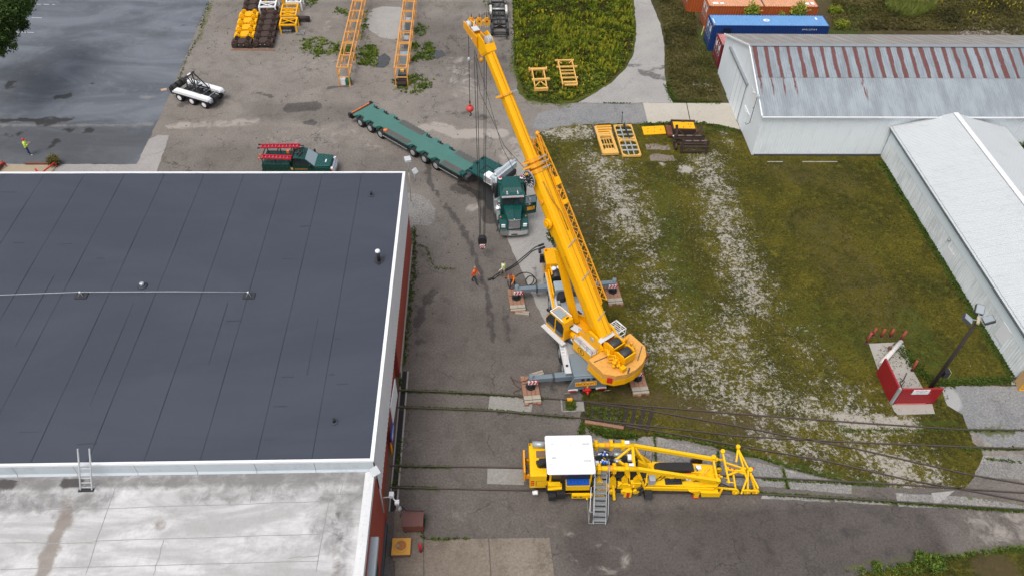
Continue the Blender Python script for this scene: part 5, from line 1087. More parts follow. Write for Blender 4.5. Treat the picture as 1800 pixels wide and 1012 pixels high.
def wheel(parent, loc, r=.5, w_=.3, rz=0, rim=LGR, name='wheel', key=None):
    """tyre with tread shoulder, a dished rim as its child; local X is the axle"""
    k = (r, w_, rim.name)
    if k not in _wh:
        o = MB().cyl((-w_/2, 0, 0), (w_/2, 0, 0), r*.97, n=20, caps=False).cyl((-w_/2-.01, 0, 0), (-w_/2+.02, 0, 0), r*.62, r*.97, n=20).cyl((w_/2-.02, 0, 0), (w_/2+.01, 0, 0), r*.97, r*.62, n=20).cyl((-w_*.3, 0, 0), (w_*.3, 0, 0), r, n=20).build(name, BLK, parent)
        q = MB().cyl((-w_/2-.02, 0, 0), (w_/2+.02, 0, 0), r*.56, n=16).cyl((-w_/2-.05, 0, 0), (w_/2+.05, 0, 0), r*.2, n=8).build('rim', rim, o)
        for i in range(0): pass
        _wh[k] = (o, q)
    else:
        a, b = _wh[k]; o = a.copy(); COL.objects.link(o); o.parent = parent; q = b.copy(); COL.objects.link(q); q.parent = o
    o.location = loc; o.rotation_euler = (0, 0, rz); return o

# ------------------------------------------------------------------ lowboy trailer
tl = thing('lowboy_trailer', 'long teal multi axle lowboy trailer deck standing skewed on the asphalt', 'trailer', (-11.3, 61.6, 0), R(-132))
# deck outline with notches over the wheels
def deck_poly(hw, ys, y1):
    right = [(hw, 0.0)]
    for y in ys: right += [(hw, y-.52), (hw-.42, y-.30), (hw-.42, y+.30), (hw, y+.52)]
    right.append((hw, y1)); left = [(-x, y) for x, y in reversed(right)]
    return right+left
AX = (.82, 2.15, 3.55, 7.75, 9.18, 10.6)
MB().prism(deck_poly(1.25, AX, 13.55), .92, 1.06).build('deck', TEAL, tl)
MB().b2(-.45, .45, .1, 13.4, .55, .92).build('spine', DGR, tl)
for y in AX:
    for s in (-1, 1):
        wheel(tl, (s*1.03, y, .47), .47, .32)
        MB().prism([(y-.50, .75), (y-.42, .98), (y-.25, 1.06), (y-.1, 1.06), (y-.1, .98), (y-.4, .7)], s*.84, s*1.2, 'x').build('wheel_arch', GRN, tl)
for s, y0, y1 in ((1, 4.15, 7.1), (-1, 4.15, 7.1), (1, 11.2, 13.3), (-1, 11.2, 13.3)):
    for k in range(3): MB().b2(s*(.62+k*.20), s*(.79+k*.20), y0, y1, 1.062, 1.085).build('plank', paint('deck_timber', (.10, .095, .09), .85, dirt=.4, var=.25, sc=4), tl)
    MB().b2(s*1.26, s*1.34, y0-.1, y1+.1, .82, .98).b2(s*1.27, s*1.31, y0-.1, y1+.1, .62, .68).build('side_rail', BKM, tl)
    MB().b2(s*1.31, s*1.34, y0-.1, y1+.1, .60, .66).build('reflector_strip', LGR, tl)
    n = int((y1-y0)/.4)
    for k in range(n): MB().b2(s*1.26, s*1.36, y0+k*.4, y0+.2+k*.4, .86, 1.0).build('stake_pocket', BKM, tl)
MB().b2(-1.3, 1.3, -.32, -.10, .5, .9).build('rear_bumper', BKM, tl)
MB().b2(-1.1, 1.1, -.38, -.3, .93, 1.02).build('marker_bar', ORG, tl)
for s in (-1, 1): MB().b2(s*1.2, s*1.42, -.5, -.2, .6, 1.05).build('tail_lamp', BKM, tl); MB().b2(s*1.1, s*1.35, -.41, -.36, .7, .85).build('tail_light', RLN, tl)
MB().box((.9, 13.6, 1.0), (.5, .5, .25)).box((-.9, 13.6, 1.0), (.5, .5, .25)).build('coupling', GRN, tl)
MB().b2(-1.0, 1.0, 13.55, 14.2, .6, .9).build('gooseneck', DGR, tl)
o = MB().ball((0, 0, .12), .16, sq=(1.5, 1, .8)).build('work_glove', AMB); o.location = P(678, 231, 1.0); tag(o, 'orange bundle lying by a wheel of the teal trailer', 'bundle')
# deck module over the tractor's rear
ja, jb, jc, jd = P(822, 298, 1.55), P(850, 274, 1.55), P(905, 302, 1.55), P(872, 327, 1.55)
jk = thing('jeep_deck', 'dark green steel deck joining the lowboy trailer to the truck', 'trailer deck', ((ja.x+jc.x)/2, (ja.y+jc.y)/2, 0)); J = lambda: MB(Matrix.Translation(-jk.location))
J().prism([(ja.x, ja.y), (jd.x, jd.y), (jc.x, jc.y), (jb.x, jb.y)], 1.38, 1.55).build('deck', GRN, jk)
jl = (jd-ja).normalized(); jw = (jb-ja).normalized()
def jp(u, v, z): q = ja+jl*u+jw*v; return Vector((q.x, q.y, z))
J().beam(jp(.3, 1.1, 1.2), jp(3.4, 1.1, 1.2), 1.0, .35).build('frame_beam', BKM, jk)
for a, b in (((1.0, .5), (1.0, 1.5)), ((1.0, 1.5), (1.9, 1.5)), ((1.9, 1.5), (1.9, .5)), ((1.9, .5), (1.0, .5))): J().beam(jp(*a, 1.565), jp(*b, 1.565), .05, .03).build('hatch_frame', BKM, jk)
for u, v in ((.15, .3), (.15, 2.0), (2.1, 2.1), (.15, 1.2)): J().box(jp(u, v, 1.6), (.2, .16, .1), rz=.7).build('deck_ring', BKM, jk)
J().beam(jp(2.2, -.03, 1.45), jp(3.6, -.03, 1.45), .05, .14).build('side_marker', WLN, jk)
for u in (2.3, 3.3): J().beam(jp(u, -.06, 1.45), jp(u+.3, -.06, 1.45), .05, .08).build('side_light', RLN, jk)
gt = J().beam(jp(2.75, .95, 1.59), jp(3.35, .95, 1.59), .9, .06); gt.build('grey_tray', LGR, jk); J().beam(jp(2.75, 1.95, 1.6), jp(3.35, 1.95, 1.6), .85, .08).build('grey_tray', GRY, jk); J().beam(jp(2.05, 1.75, 1.59), jp(2.65, 1.75, 1.59), .85, .06).build('grey_tray', paint('pale_blue_grey', (.34, .40, .42)), jk)
wb = thing('equipment_box', 'white equipment box standing on the dark green deck behind the truck cab', 'box', P(853, 317, 1.56), math.atan2(jl.y, jl.x))
MB().rbox(-.05, .85, -.2, .5, 0, .7, .05).build('case', CRM, wb); MB().b2(-.0, .8, -.215, -.2, .1, .6).build('side_vent', paint('grey_vent', (.3, .3, .3), .6), wb)
# long toolbox with sloping lid behind the sleeper
tb = thing('headache_rack_box', 'long pale blue grey box mounted crosswise behind the truck cab', 'box', P(886, 306, 1.6)); a, b = P(866, 318, 2.1)-tb.location, P(903, 288, 2.1)-tb.location
a.z = b.z = .55; MB().beam(a, b, .62, .5).build('case', paint('pale_box_grey', (.46, .52, .55), .4, dirt=.15), tb); MB().beam(a+Vector((.18, .2, .28)), b+Vector((.18, .2, .28)), .2, .06).build('lid_edge', LGR, tb)
MB().beam(a+Vector((.1, -.4, -.5)), b+Vector((.1, -.4, -.5)), .3, .5).build('bracket', BKM, tb)

# ------------------------------------------------------------------ road tractor
tk = thing('semi_truck', 'dark green conventional semi truck facing the viewer with chrome bumper and open door', 'truck', (2.15, 48, 0), R(184))
MB().b2(-.45, .45, -3.6, 2.6, .55, .85).build('chassis', BKM, tk)
MB().prism([(.25, .9), (1.75, .9), (1.75, 2.25), (1.55, 2.95), (1.15, 3.05), (.25, 3.05)], -.98, .98, 'x').build('cab', GRN, tk)
sv = [(-.80, 1.25, 3.02), (.80, 1.25, 3.02), (.95, .2, 3.04), (-.95, .2, 3.04), (-.7, .95, 3.30), (.7, .95, 3.30), (.8, .0, 3.38), (-.8, .0, 3.38)]
MB().add(sv, [(0, 1, 5, 4), (1, 2, 6, 5), (2, 3, 7, 6), (3, 0, 4, 7), (4, 5, 6, 7)]).rbox(-1.08, 1.08, -.55, .30, .9, 3.3, .22, 3).build('sleeper', GRN, tk)
MB().add([(-.84, 1.79, 2.28), (.84, 1.79, 2.28), (.80, 1.60, 2.90), (-.80, 1.60, 2.90), (-.84, 1.76, 2.28), (.84, 1.76, 2.28), (.80, 1.57, 2.90), (-.80, 1.57, 2.90)], [(0, 1, 2, 3), (7, 6, 5, 4), (0, 4, 5, 1), (1, 5, 6, 2), (2, 6, 7, 3), (3, 7, 4, 0)]).build('windscreen', GLS, tk)
MB().b2(-.02, .02, 1.72, 1.80, 2.28, 2.85).build('screen_divider', GRN2, tk)
MB().beam((-.88, 1.68, 2.95), (.88, 1.68, 2.95), .22, .04).build('sun_visor', LGR, tk)
for x in (-.6, -.1, .1, .6): MB().b2(x-.05, x+.05, 1.76, 1.80, 2.93, 3.0).build('visor_light', AMB, tk)
hp_ = [(-.74, 1.75, 2.12), (.74, 1.75, 2.12), (.50, 3.12, 1.86), (-.50, 3.12, 1.86), (-.78, 1.75, 1.2), (.78, 1.75, 1.2), (.56, 3.15, 1.0), (-.56, 3.15, 1.0), (0, 1.75, 2.2), (0, 3.14, 1.94)]
hd_ = MB().add(hp_, [(0, 8, 9, 3), (8, 1, 2, 9), (0, 3, 7, 4), (1, 5, 6, 2), (3, 9, 2, 6, 7)]).build('hood', GRN, tk)
MB().b2(-.012, .012, 1.8, 3.1, 2.05, 2.06).beam((0, 1.8, 2.20), (0, 3.1, 1.95), .02, .02).build('hood_seam', GRN2, hd_)
gl = MB().b2(-.46, .46, 3.14, 3.20, .95, 1.84).build('grille', DGR, tk)
for k in range(11): MB().b2(-.43+k*.082, -.40+k*.082, 3.20, 3.22, .97, 1.82).build('grille_bar', CHR, gl)
MB().b2(-.48, .48, 3.17, 3.23, 1.83, 1.88).ball((0, 3.2, 1.93), .06).build('grille_trim', CHR, gl)
for s in (-1, 1):
    MB().prism([(1.75, 1.0), (1.95, 1.40), (2.6, 1.45), (3.05, 1.35), (3.2, 1.0), (3.18, .7), (3.0, .75), (2.75, 1.12), (2.2, 1.12), (1.95, .75), (1.75, .7)], s*.55, s*1.15, 'x').build('fender', GRN, tk)
    MB().rbox(s*.86-.16, s*.86+.16, 3.08, 3.2, 1.12, 1.38, .04).build('headlight', WLN, tk)
    MB().ball((s*1.0, 2.4, 1.52), .07).build('fender_lamp', AMB, tk)
    wheel(tk, (s*.98, 2.45, .52), .52, .28, rim=ALU)
    for y in (-1.35, -2.7): wheel(tk, (s*.95, y, .52), .52, .56, rim=ALU)
    MB().cyl((s*1.18, .0, 1.0), (s*1.18, .0, 3.75), .085, n=10).tube([(s*1.18, 0, 3.7), (s*1.22, -.08, 3.95)], .085, 10).build('exhaust_stack', CHR if s < 0 else ALU, tk)
    MB().cyl((s*1.18, .0, 1.6), (s*1.18, .0, 3.1), .12, n=10).build('heat_shield', BKM, tk)
    MB().cyl((s*1.02, -.75, .75), (s*1.02, .85, .75), .33, n=16).build('fuel_tank', ALU, tk)
    MB().b2(s*.98, s*1.22, .95, 1.65, .55, .65).b2(s*.98, s*1.2, .95, 1.65, .85, .93).build('step', ALU, tk)
    MB().cyl((s*.42, .9, 3.12), (s*.42, 1.35, 3.12), .035, n=8).cyl((s*.42, 1.35, 3.12), (s*.42, 1.5, 3.12), .05, .09, n=10).build('air_horn', CHR, tk)
    MB().ball((s*.86, .0, 3.5), .16, sq=(1, 1, .5)).build('beacon_base', WHT, tk); MB().cyl((s*.86, 0, 3.5), (s*.86, 0, 3.66), .1, .08, n=10).build('beacon', RLN, tk)
    MB().cyl((s*1.02, 1.05, 1.65), (s*1.02, 1.05, 2.2), .16, n=12).cyl((s*1.02, 1.05, 2.2), (s*1.02, 1.05, 2.3), .18, n=12).build('air_cleaner', CHR, tk)
    MB().tube([(s*.95, 1.5, 2.9), (s*1.35, 1.7, 2.8), (s*1.35, 1.7, 2.0), (s*.95, 1.5, 1.95)], .018).b2(s*1.28, s*1.45, 1.68, 1.74, 2.1, 2.75).build('mirror', LGR, tk)
MB().prism([(-1.13, 3.15), (-1.02, 3.35), (-.5, 3.45), (.5, 3.45), (1.02, 3.35), (1.13, 3.15), (1.05, 3.12), (-1.05, 3.12)], .45, .88).build('bumper', CHR, tk)
MB().b2(-.25, .25, 3.45, 3.46, .5, .62).build('number_plate', BKM, tk)
dd = MB(Matrix.Translation((-.98, 1.55, 0)) @ rotz(R(-78))).b2(-.03, .03, -1.0, 0, .95, 2.05).b2(-.03, .03, -1.0, -.95, 2.05, 2.8).b2(-.03, .03, -.06, 0, 2.05, 2.8).b2(-.03, .03, -1.0, 0, 2.75, 2.8)
dd = dd.build('open_door', GRN2, tk, 'driver door standing wide open'); MB(Matrix.Translation((-.98, 1.55, 0)) @ rotz(R(-78))).b2(-.012, .012, -.95, -.06, 2.06, 2.75).build('door_glass', GLL, dd)
MB(Matrix.Translation((-.98, 1.55, 0)) @ rotz(R(-78))).b2(.032, .045, -.85, -.2, 1.35, 1.7).b2(-.045, -.032, -.85, -.2, 1.35, 1.7).build('door_lettering', YEL2, dd)
MB().b2(-.9, .9, -1.0, -.6, .85, 1.3).tube([(-.5, -.8, 1.4), (-.1, -1.1, 1.6), (.4, -.8, 1.4)], .05).tube([(.5, -.8, 1.4), (.3, -1.2, 1.5), (0, -.8, 1.3)], .05).build('air_lines', BKM, tk)

# ------------------------------------------------------------------ pickup with ladder rack
pk = thing('service_pickup', 'dark green service pickup with black ladder rack parked behind the workshop', 'pickup truck', (-15.8, 53.45, 0), R(-92))
MB().prism([(-3.05, .55), (-3.05, 1.25), (-.55, 1.25), (-.5, 1.15), (1.6, 1.2), (2.55, 1.12), (2.85, .95), (2.9, .5), (2.2, .42), (-2.6, .42)], -.98, .98, 'x').build('body', GRN2, pk)
MB().rbox(-1.0, -.52, -3.02, -.62, 1.0, 1.42, .04).build('service_box', GRN2, pk); MB().rbox(.52, 1.0, -3.02, -.62, 1.0, 1.42, .04).build('service_box', GRN2, pk)
for k in range(3): MB().b2(.55, .98, -2.95+k*.8, -2.25+k*.8, 1.42, 1.445).build('box_lid', GRN, pk)
cv = [(-.97, -.42, 1.2), (.97, -.42, 1.2), (.97, 1.45, 1.2), (-.97, 1.45, 1.2), (-.80, -.35, 1.92), (.80, -.35, 1.92), (.76, .62, 1.94), (-.76, .62, 1.94)]
cab_ = MB().add(cv, [(0, 1, 5, 4), (1, 2, 6, 5), (2, 3, 7, 6), (3, 0, 4, 7)]).build('cab', GRN2, pk)
MB().rbox(-.80, .80, -.36, .64, 1.90, 1.97, .1).build('roof', GRN, pk)
MB().add([(-.86, 1.40, 1.245), (.86, 1.40, 1.245), (.74, .70, 1.91), (-.74, .70, 1.91), (-.86, 1.37, 1.22), (.86, 1.37, 1.22), (.74, .67, 1.88), (-.74, .67, 1.88)], [(0, 1, 2, 3), (7, 6, 5, 4), (0, 4, 5, 1), (1, 5, 6, 2), (2, 6, 7, 3), (3, 7, 4, 0)]).build('windscreen', GLL, pk)
MB().rbox(-.84, .84, 1.36, 2.72, 1.12, 1.27, .14).build('hood', GRN, pk); MB().b2(-.1, .3, 2.2, 2.3, 1.272, 1.278).build('hood_badge', WHT, pk)
for s in (-1, 1):
    for a, b in ((-.28, .25), (.33, .95)):
        z0, z1 = 1.30, 1.83; f = lambda z: .985-(z-1.2)/.72*.17; bb = b if b < .5 else .62
        MB().add([(s*f(z0), a, z0), (s*f(z0), b+.25*(b > .5), z0), (s*f(z1), bb, z1), (s*f(z1), a+.02, z1), (s*(f(z0)-.03), a, z0), (s*(f(z0)-.03), b, z0), (s*(f(z1)-.03), bb, z1), (s*(f(z1)-.03), a, z1)], [(0, 1, 2, 3), (7, 6, 5, 4), (0, 4, 5, 1), (1, 5, 6, 2), (2, 6, 7, 3), (3, 7, 4, 0)]).build('side_window', GLS, cab_)
    for y in (-1.95, 2.0): wheel(pk, (s*.88, y, .40), .40, .27, rim=ALU)
    MB().prism([(1.35, .9), (1.5, 1.08), (2.6, 1.04), (2.75, .8), (2.5, .8), (2.3, .95), (1.7, .95), (1.55, .8)], s*.9, s*1.03, 'x').build('fender', GRN2, pk)
    MB().rbox(s*.72-.15, s*.72+.15, 2.72, 2.93, .82, 1.05, .04).build('headlight', WLN, pk); MB().b2(s*.9, s*.98, 2.7, 2.92, .85, .98).build('indicator', AMB, pk)
    MB().rbox(s*1.12-.11, s*1.12+.11, 1.02, 1.16, 1.25, 1.55, .03).b2(s*.95, s*1.05, 1.05, 1.12, 1.3, 1.38).build('mirror', BKM, pk)
MB().prism([(-1.02, 2.8), (-.9, 3.0), (0, 3.12), (.9, 3.0), (1.02, 2.8), (.95, 2.75), (-.95, 2.75)], .5, .8).build('bumper', CHR, pk); MB().rbox(-.68, .68, 2.82, 2.98, .8, 1.08, .05).build('grille', CHR, pk)
MB().b2(-1.0, 1.0, -3.2, -3.0, .45, .62).build('rear_bumper', BKM, pk); MB().b2(-.5, .5, -3.0, -.65, .8, .86).build('bed_floor', BKM, pk)
for y in (-2.9, -1.8, -.65):
    for s in (-1, 1): MB().beam((s*.92, y, 1.4), (s*.92, y, 2.05), .06).build('rack_post', BKM, pk)
    MB().beam((-.95, y, 2.05), (.95, y, 2.05), .06).build('rack_crossbar', BKM, pk)
for s in (-.92, .92): MB().beam((s, -3.0, 2.05), (s, .3, 2.05), .06).build('rack_rail', BKM, pk)
MB().tube([(-.7, .3, 2.05), (-.5, .1, 2.1), (0, .35, 2.05), (.6, .1, 2.05)], .05).beam((-.9, .3, 2.05), (.0, .55, 2.1), .05).beam((.0, .55, 2.1), (.8, .35, 2.1), .05).build('rack_front_hoop', BKM, pk)
for i in range(9): MB().box((random.uniform(-.4, .4), random.uniform(-2.8, -.8), 1.0), (.3, .5, .35), rz=random.random()).build('cargo', random.choice([BKM, DGR, LGR, GRN2]), pk)
MB().b2(-.65, .55, -.58, -.40, 1.2, 1.95).build('cab_guard', BKM, pk)
MB().b2(-.1, .15, -.95, -.75, 2.0, 2.2).build('orange_box', AMB, pk)
for i in range(5):
    MB().tube([(random.uniform(-.6, .4), random.uniform(-.5, .2), 2.0), (random.uniform(-.6, .6), random.uniform(-.5, .3), 2.15), (random.uniform(-.6, .6), random.uniform(-.5, .3), 2.02)], .035).build('hose_coil', BRN if i % 2 else BKM, pk)
text('door_lettering', "ERICKSON'S", .20, YEL2, pk, Matrix.Translation((.992, .25, .98)) @ Matrix.Rotation(R(90), 4, 'Z') @ Matrix.Rotation(R(90), 4, 'X'))
MB().b2(.985, 1.0, -.62, -.42, .9, 1.12).build('door_emblem', TAN, pk)
def ladder(px0, px1, z, wd, label, tip=True):
    a, b = P(*px0, z), P(*px1, z); d = (b-a); L_ = d.length; t = thing('extension_ladder', label, 'ladder', a, math.atan2(d.y, d.x), 'ladders on the pickup rack')
    for s in (0, wd): MB().b2(0, L_, s-.035, s+.035, 0, .09).build('rail', LAD, t)
    MB().b2(.1, L_-.1, .09, wd-.09, -.04, .0).b2(.05, L_-.05, .06, .11, 0, .1).b2(.05, L_-.05, wd-.11, wd-.06, 0, .1).build('lower_section', LAD, t)
    n = int(L_/.3)
    for i in range(n): MB().cyl((.15+i*.3, .03, .06), (.15+i*.3, wd-.03, .06), .025, n=6).build('rung', ALU, t)
    for s in (0, wd): MB().box((-.08, s, .04), (.16, .1, .1)).build('foot', AMB if tip else BKM, t)
    return t
ladder((456, 261), (527, 260), 2.12, .48, 'longer red ladder on the far side of the pickup rack', False)
ladder((457, 279), (512, 281), 2.12, .48, 'shorter red ladder with orange feet on the near side of the pickup rack')

# ------------------------------------------------------------------ white three-axle boom dolly
dl = thing('boom_dolly', 'white three axle boom dolly trailer with black tripod cradle', 'trailer', (-27.6, 64.0, 0), R(-115))
Dm = lambda: MB(Matrix.Translation((-.85, 0, 0)))
for s in (-1, 1):
    Dm().prism([(-2.3, .95), (-2.1, 1.12), (1.75, 1.12), (1.9, .98), (1.9, .85), (-2.3, .85)], s*.62, s*1.18, 'x').build('side_deck', WHT, dl)
    for y in (-1.6, -.15, 1.3):
        wheel(dl, (-.85+s*.98, y, .42), .42, .42, rim=WHT)
    Dm().b2(s*1.1, s*1.2, -2.3, 1.9, .75, .86).build('side_rail', BKM, dl)
    Dm().b2(s*.8, s*1.1, 1.85, 2.15, .75, .95).build('bumper_end', LGR, dl)
Dm().b2(-.6, .6, -2.2, 1.9, .5, .62).build('frame', BKM, dl)
for y in (-1.6, -.6, .7, 1.5): Dm().b2(-.62, .62, y-.03, y+.03, .95, 1.02).build('crossbar', LGR, dl)
for s in (-1, 1):
    Dm().beam((s*.55, -.9, 1.05), (s*.42, -.75, 2.5), .08).beam((s*.62, .7, 1.05), (s*.42, -.55, 2.5), .08).beam((s*.55, -.9, 1.1), (s*.62, .7, 1.1), .08).beam((s*.5, -.8, 1.7), (s*.55, .1, 1.7), .06).build('cradle_leg', BKM, dl)
Dm().beam((-.6, -.9, 1.1), (.6, -.9, 1.1), .08).beam((-.65, .7, 1.1), (.65, .7, 1.1), .08).beam((-.6, .65, 1.15), (.6, -.8, 1.15), .05).beam((.6, .65, 1.15), (-.6, -.8, 1.15), .05).build('cradle_base', BKM, dl)
Dm().beam((-.62, -.65, 2.52), (.62, -.65, 2.52), .22, .08).build('cradle_top', BKM, dl); Dm().b2(-.2, .25, -.75, -.6, 2.57, 2.6).build('top_plate', WHT, dl)
for i in range(7): Dm().beam((random.uniform(-.4, .4), random.uniform(-.8, .3), random.uniform(1.2, 2.0)), (random.uniform(-.4, .4), random.uniform(-.8, .3), random.uniform(1.3, 2.2)), .09).build('cradle_fitting', random.choice([BKM, LGR, DGR]), dl)
for k in range(3): Dm().cyl((-.75+k*.6, -2.45, 1.05), (-.35+k*.6, -2.45, 1.05), .33, n=14).build('spare_roller', BLK, dl)
Dm().beam((-1.0, -2.7, 1.0), (1.0, -2.7, 1.0), .16, .3).beam((.95, -2.6, .5), (.95, -2.6, 1.2), .3, .1).build('rear_bar', BKM, dl)
Dm().beam((.2, 1.7, 1.1), (-.2, 1.2, 1.9), .05).tube([(.4, 1.9, .9), (.3, 2.3, .6), (.6, 2.4, .3), (.8, 2.1, .5)], .04).box((.2, 2.0, .9), (.6, .4, .3)).build('drawbar', BKM, dl)
Dm().box((.75, 1.95, .8), (.3, .12, .4)).build('front_hook', LGR, dl)
o = MB().box((0, 0, .01), (.55, .4, .02), rz=.4).build('cardboard_scrap', paint('cardboard_tan', (.45, .30, .2), .9)); o.location = P(288, 158); tag(o, 'tan flap lying on the dark lot behind the white dolly', 'flap')

# ------------------------------------------------------------------ yellow rail machine
tm = thing('track_machine', 'long bright yellow track tamping machine with white cab roof standing on the rails', 'rail machine', (0, 23.3, 0))
Q = lambda: MB(Matrix.Translation((0, -23.3, 0)))
Q().prism([(22.15, .95), (22.15, 2.25), (22.25, 2.35), (24.3, 2.35), (24.3, .95)], 2.55, 3.5, 'x').build('engine_hood', LEM, tm)
Q().b2(3.5, 4.6, 22.35, 24.2, .95, 2.30).build('engine_bay', BKM, tm)
Q().b2(2.9, 3.85, 22.135, 22.15, 1.15, 1.75).build('side_grille', paint('grille_olive', (.30, .18, .01), .6), tm)
for k in range(6): Q().b2(2.95, 3.8, 22.12, 22.14, 1.2+k*.09, 1.235+k*.09).build('grille_slat', LEM, tm)
for z in (1.25, 1.45, 1.65): Q().b2(2.6, 2.8, 22.13, 22.15, z, z+.1).build('side_light', RLN, tm)
Q().b2(2.95, 3.65, 23.30, 23.75, 2.36, 2.38).build('timber_panel', paint('hood_timber', (.20, .12, .075), .8, dirt=.3), tm)
Q().cyl((2.75, 23.55+.5, 2.62), (3.65, 23.5+.5, 2.62), .19, n=16).build('exhaust_silencer', LGR, tm)
Q().b2(3.1, 3.85, 22.6, 23.25, 2.36, 2.39).b2(3.55, 4.4, 22.3, 23.6, 2.36, 2.40).build('black_mat', BKM, tm)
Q().beam((2.95, 22.75, 2.55), (3.55, 22.95, 2.55), .32, .28).ball((3.6, 22.95, 2.55), .18).build('intake_duct', BKM, tm)
Q().b2(2.20, 2.30, 22.5, 24.0, 1.1, 2.1).b2(2.3, 2.55, 22.6, 22.75, 1.2, 1.5).b2(2.3, 2.55, 23.6, 23.75, 1.2, 1.5).build('rear_guard', YEL2, tm)
for y in (22.7, 23.1, 23.5): Q().b2(2.28, 2.4, y, y+.2, 1.3, 1.7).build('guard_slot', BKM, tm)
Q().beam((2.6, 24.15, 2.35), (2.6, 24.15, 3.0), .05).build('mast', BKM, tm)
Q().cyl((2.75, 22.0, .62), (3.05, 21.98, .70), .13, n=10).cyl((4.1, 22.05, .75), (4.3, 22.05, .8), .1, n=10).build('work_light', WHT, tm)
Q().b2(3.5, 6.15, 21.75, 24.1, 1.0, 1.3).build('cab_floor', BKM, tm)
Q().b2(3.75, 6.0, 22.2, 23.95, 1.3, 3.2).build('cab_shell', paint('cab_dark', (.03, .03, .03), .3), tm)
for x, y in ((3.7, 22.1), (3.7, 24.0), (6.05, 22.1), (6.05, 24.0)): Q().beam((x, y, 1.3), (x, y, 3.3), .1).build('cab_pillar', LEM, tm)
Q().rbox(3.42, 6.16, 21.60, 24.12, 3.34, 3.44, .12, 3).build('cab_roof', CRM, tm, 'broad white cab roof panel')
for x, y, a, b in ((5.55, 23.45, .42, .10), (5.55, 22.35, .42, .10), (3.75, 22.55, .25, .12), (3.75, 23.5, .2, .05), (3.55, 22.2, .25, .03), (3.58, 22.0, .25, .03), (3.55, 21.85, .22, .03), (4.85, 23.4, .08, .06)): Q().b2(x, x+a, y, y+b, 3.44, 3.455).build('roof_fitting', paint('roof_fitting_grey', (.5, .5, .5), .5), tm)
Q().beam((3.6, 21.95, 1.3), (4.4, 21.9, 1.5), .35, .1).b2(3.6, 4.3, 21.85, 22.1, 1.35, 1.7).build('cab_side_panel', LEM, tm)
Q().b2(3.65, 4.05, 21.5, 21.95, .55, 1.0).b2(4.1, 4.6, 21.55, 22.0, .7, 1.2).build('side_locker', BKM, tm)
Q().b2(4.62, 6.0, 21.75, 22.2, .95, 1.78).build('battery_case', LEM, tm); Q().b2(4.66, 5.96, 21.78, 22.18, 1.78, 1.86).build('battery_lid', BLU, tm)
for k in range(6): Q().box((4.8+k*.2, 21.98, 1.88), (.08, .12, .04)).build('lid_catch', SGB, tm)
Q().b2(5.0, 6.2, 21.6, 21.76, .62, .95).cyl((5.9, 21.58, .64), (5.9, 21.5, .64), .06).build('lower_case', LEM, tm)
text('lettering', 'PLASSER AMERICAN', .13, paint('print_brown', (.18, .07, .02), .6), tm, Matrix.Translation((5.45, 21.745-23.3, 1.25)) @ Matrix.Rotation(R(90), 4, 'X'))
Q().b2(5.1, 5.3, 21.59, 21.6, .72, .84).b2(5.35, 5.42, 21.59, 21.6, .76, .8).b2(5.46, 5.6, 21.59, 21.6, .72, .84).build('number_print', paint('print_brown', (.18, .07, .02)), tm)
# chassis and the two upper tubes
Q().b2(5.8, 9.6, 22.6, 24.1, .85, 1.15).build('frame', paint('frame_black', (.025, .025, .025), .5), tm)  # one even near-black colour over the whole frame
for y, x1, yy, z1 in ((24.05, 13.75, 23.35, 1.75), (22.50, 13.65, 22.0, 1.6)):
    Q().cyl((6.2, y, 2.45), (8.75, y-.12, 2.5), .15, n=12).build('upper_tube', LEM, tm)
    Q().beam((8.7, y-.12, 2.5), (x1, yy, z1), .17, .24).build('sloping_boom', LEM, tm)
    for x in (6.5, 7.4, 8.1): Q().b2(x-.1, x+.1, y-.28, y+.16, 2.25, 2.72).ball((x, y, 2.75), .1).build('tube_clamp', LEM, tm)
    Q().cyl((7.0, y-.02, 2.46), (7.5, y-.05, 2.47), .18, n=12).build('sleeve', YEL2, tm)
Q().beam((8.65, 23.85, 2.5), (8.55, 22.45, 2.5), .16).beam((8.6, 23.85, 2.45), (7.6, 23.2, 2.1), .12).beam((7.6, 23.3, 2.1), (8.35, 22.5, 2.3), .14).beam((8.8, 23.8, 2.4), (9.7, 23.1, 1.2), .14).beam((8.7, 22.5, 2.4), (9.35, 22.0, .9), .12).beam((9.35, 22.0, .9), (9.45, 22.7, 2.2), .07).build('truss_bar', LEM, tm)
Q().prism([(9.0, 1.1), (9.9, 1.1), (9.4, 1.9), (8.9, 2.3)], 22.95, 23.15, 'y').prism([(9.0, 1.1), (9.9, 1.1), (9.2, 1.9), (8.9, 2.2)], 23.6, 23.75, 'y').build('gusset', LEM, tm)
# deck
dk_ = Q().prism([(9.45, 22.15), (12.35, 21.95), (13.6, 21.95), (13.9, 22.4), (13.6, 23.4), (12.6, 23.5), (9.2, 23.75), (9.3, 22.9)], .90, 1.10).build('work_deck', LEM, tm)
Q().beam((9.3, 22.05, .85), (13.4, 21.88, .85), .08, .3).build('deck_side', LEM, tm)
Q().prism([(10.05, 1.1), (10.1, 1.35), (10.35, 1.48), (12.3, 1.42), (12.45, 1.1)], 22.85, 23.4, 'y').build('black_cover', BKM, tm)
Q().b2(10.55, 11.55, 22.12, 22.5, 1.105, 1.13).build('black_opening', BKM, tm)
Q().b2(9.55, 9.9, 22.1, 22.5, 1.1, 1.6).build('control_pillar', LGR, tm)
for a, b in (((9.5, 23.6), (9.6, 24.1)), ((9.95, 23.6), (10.05, 24.1))): Q().beam((*a, 1.1), (*b, 1.7), .03).build('handrail', BKM, tm)
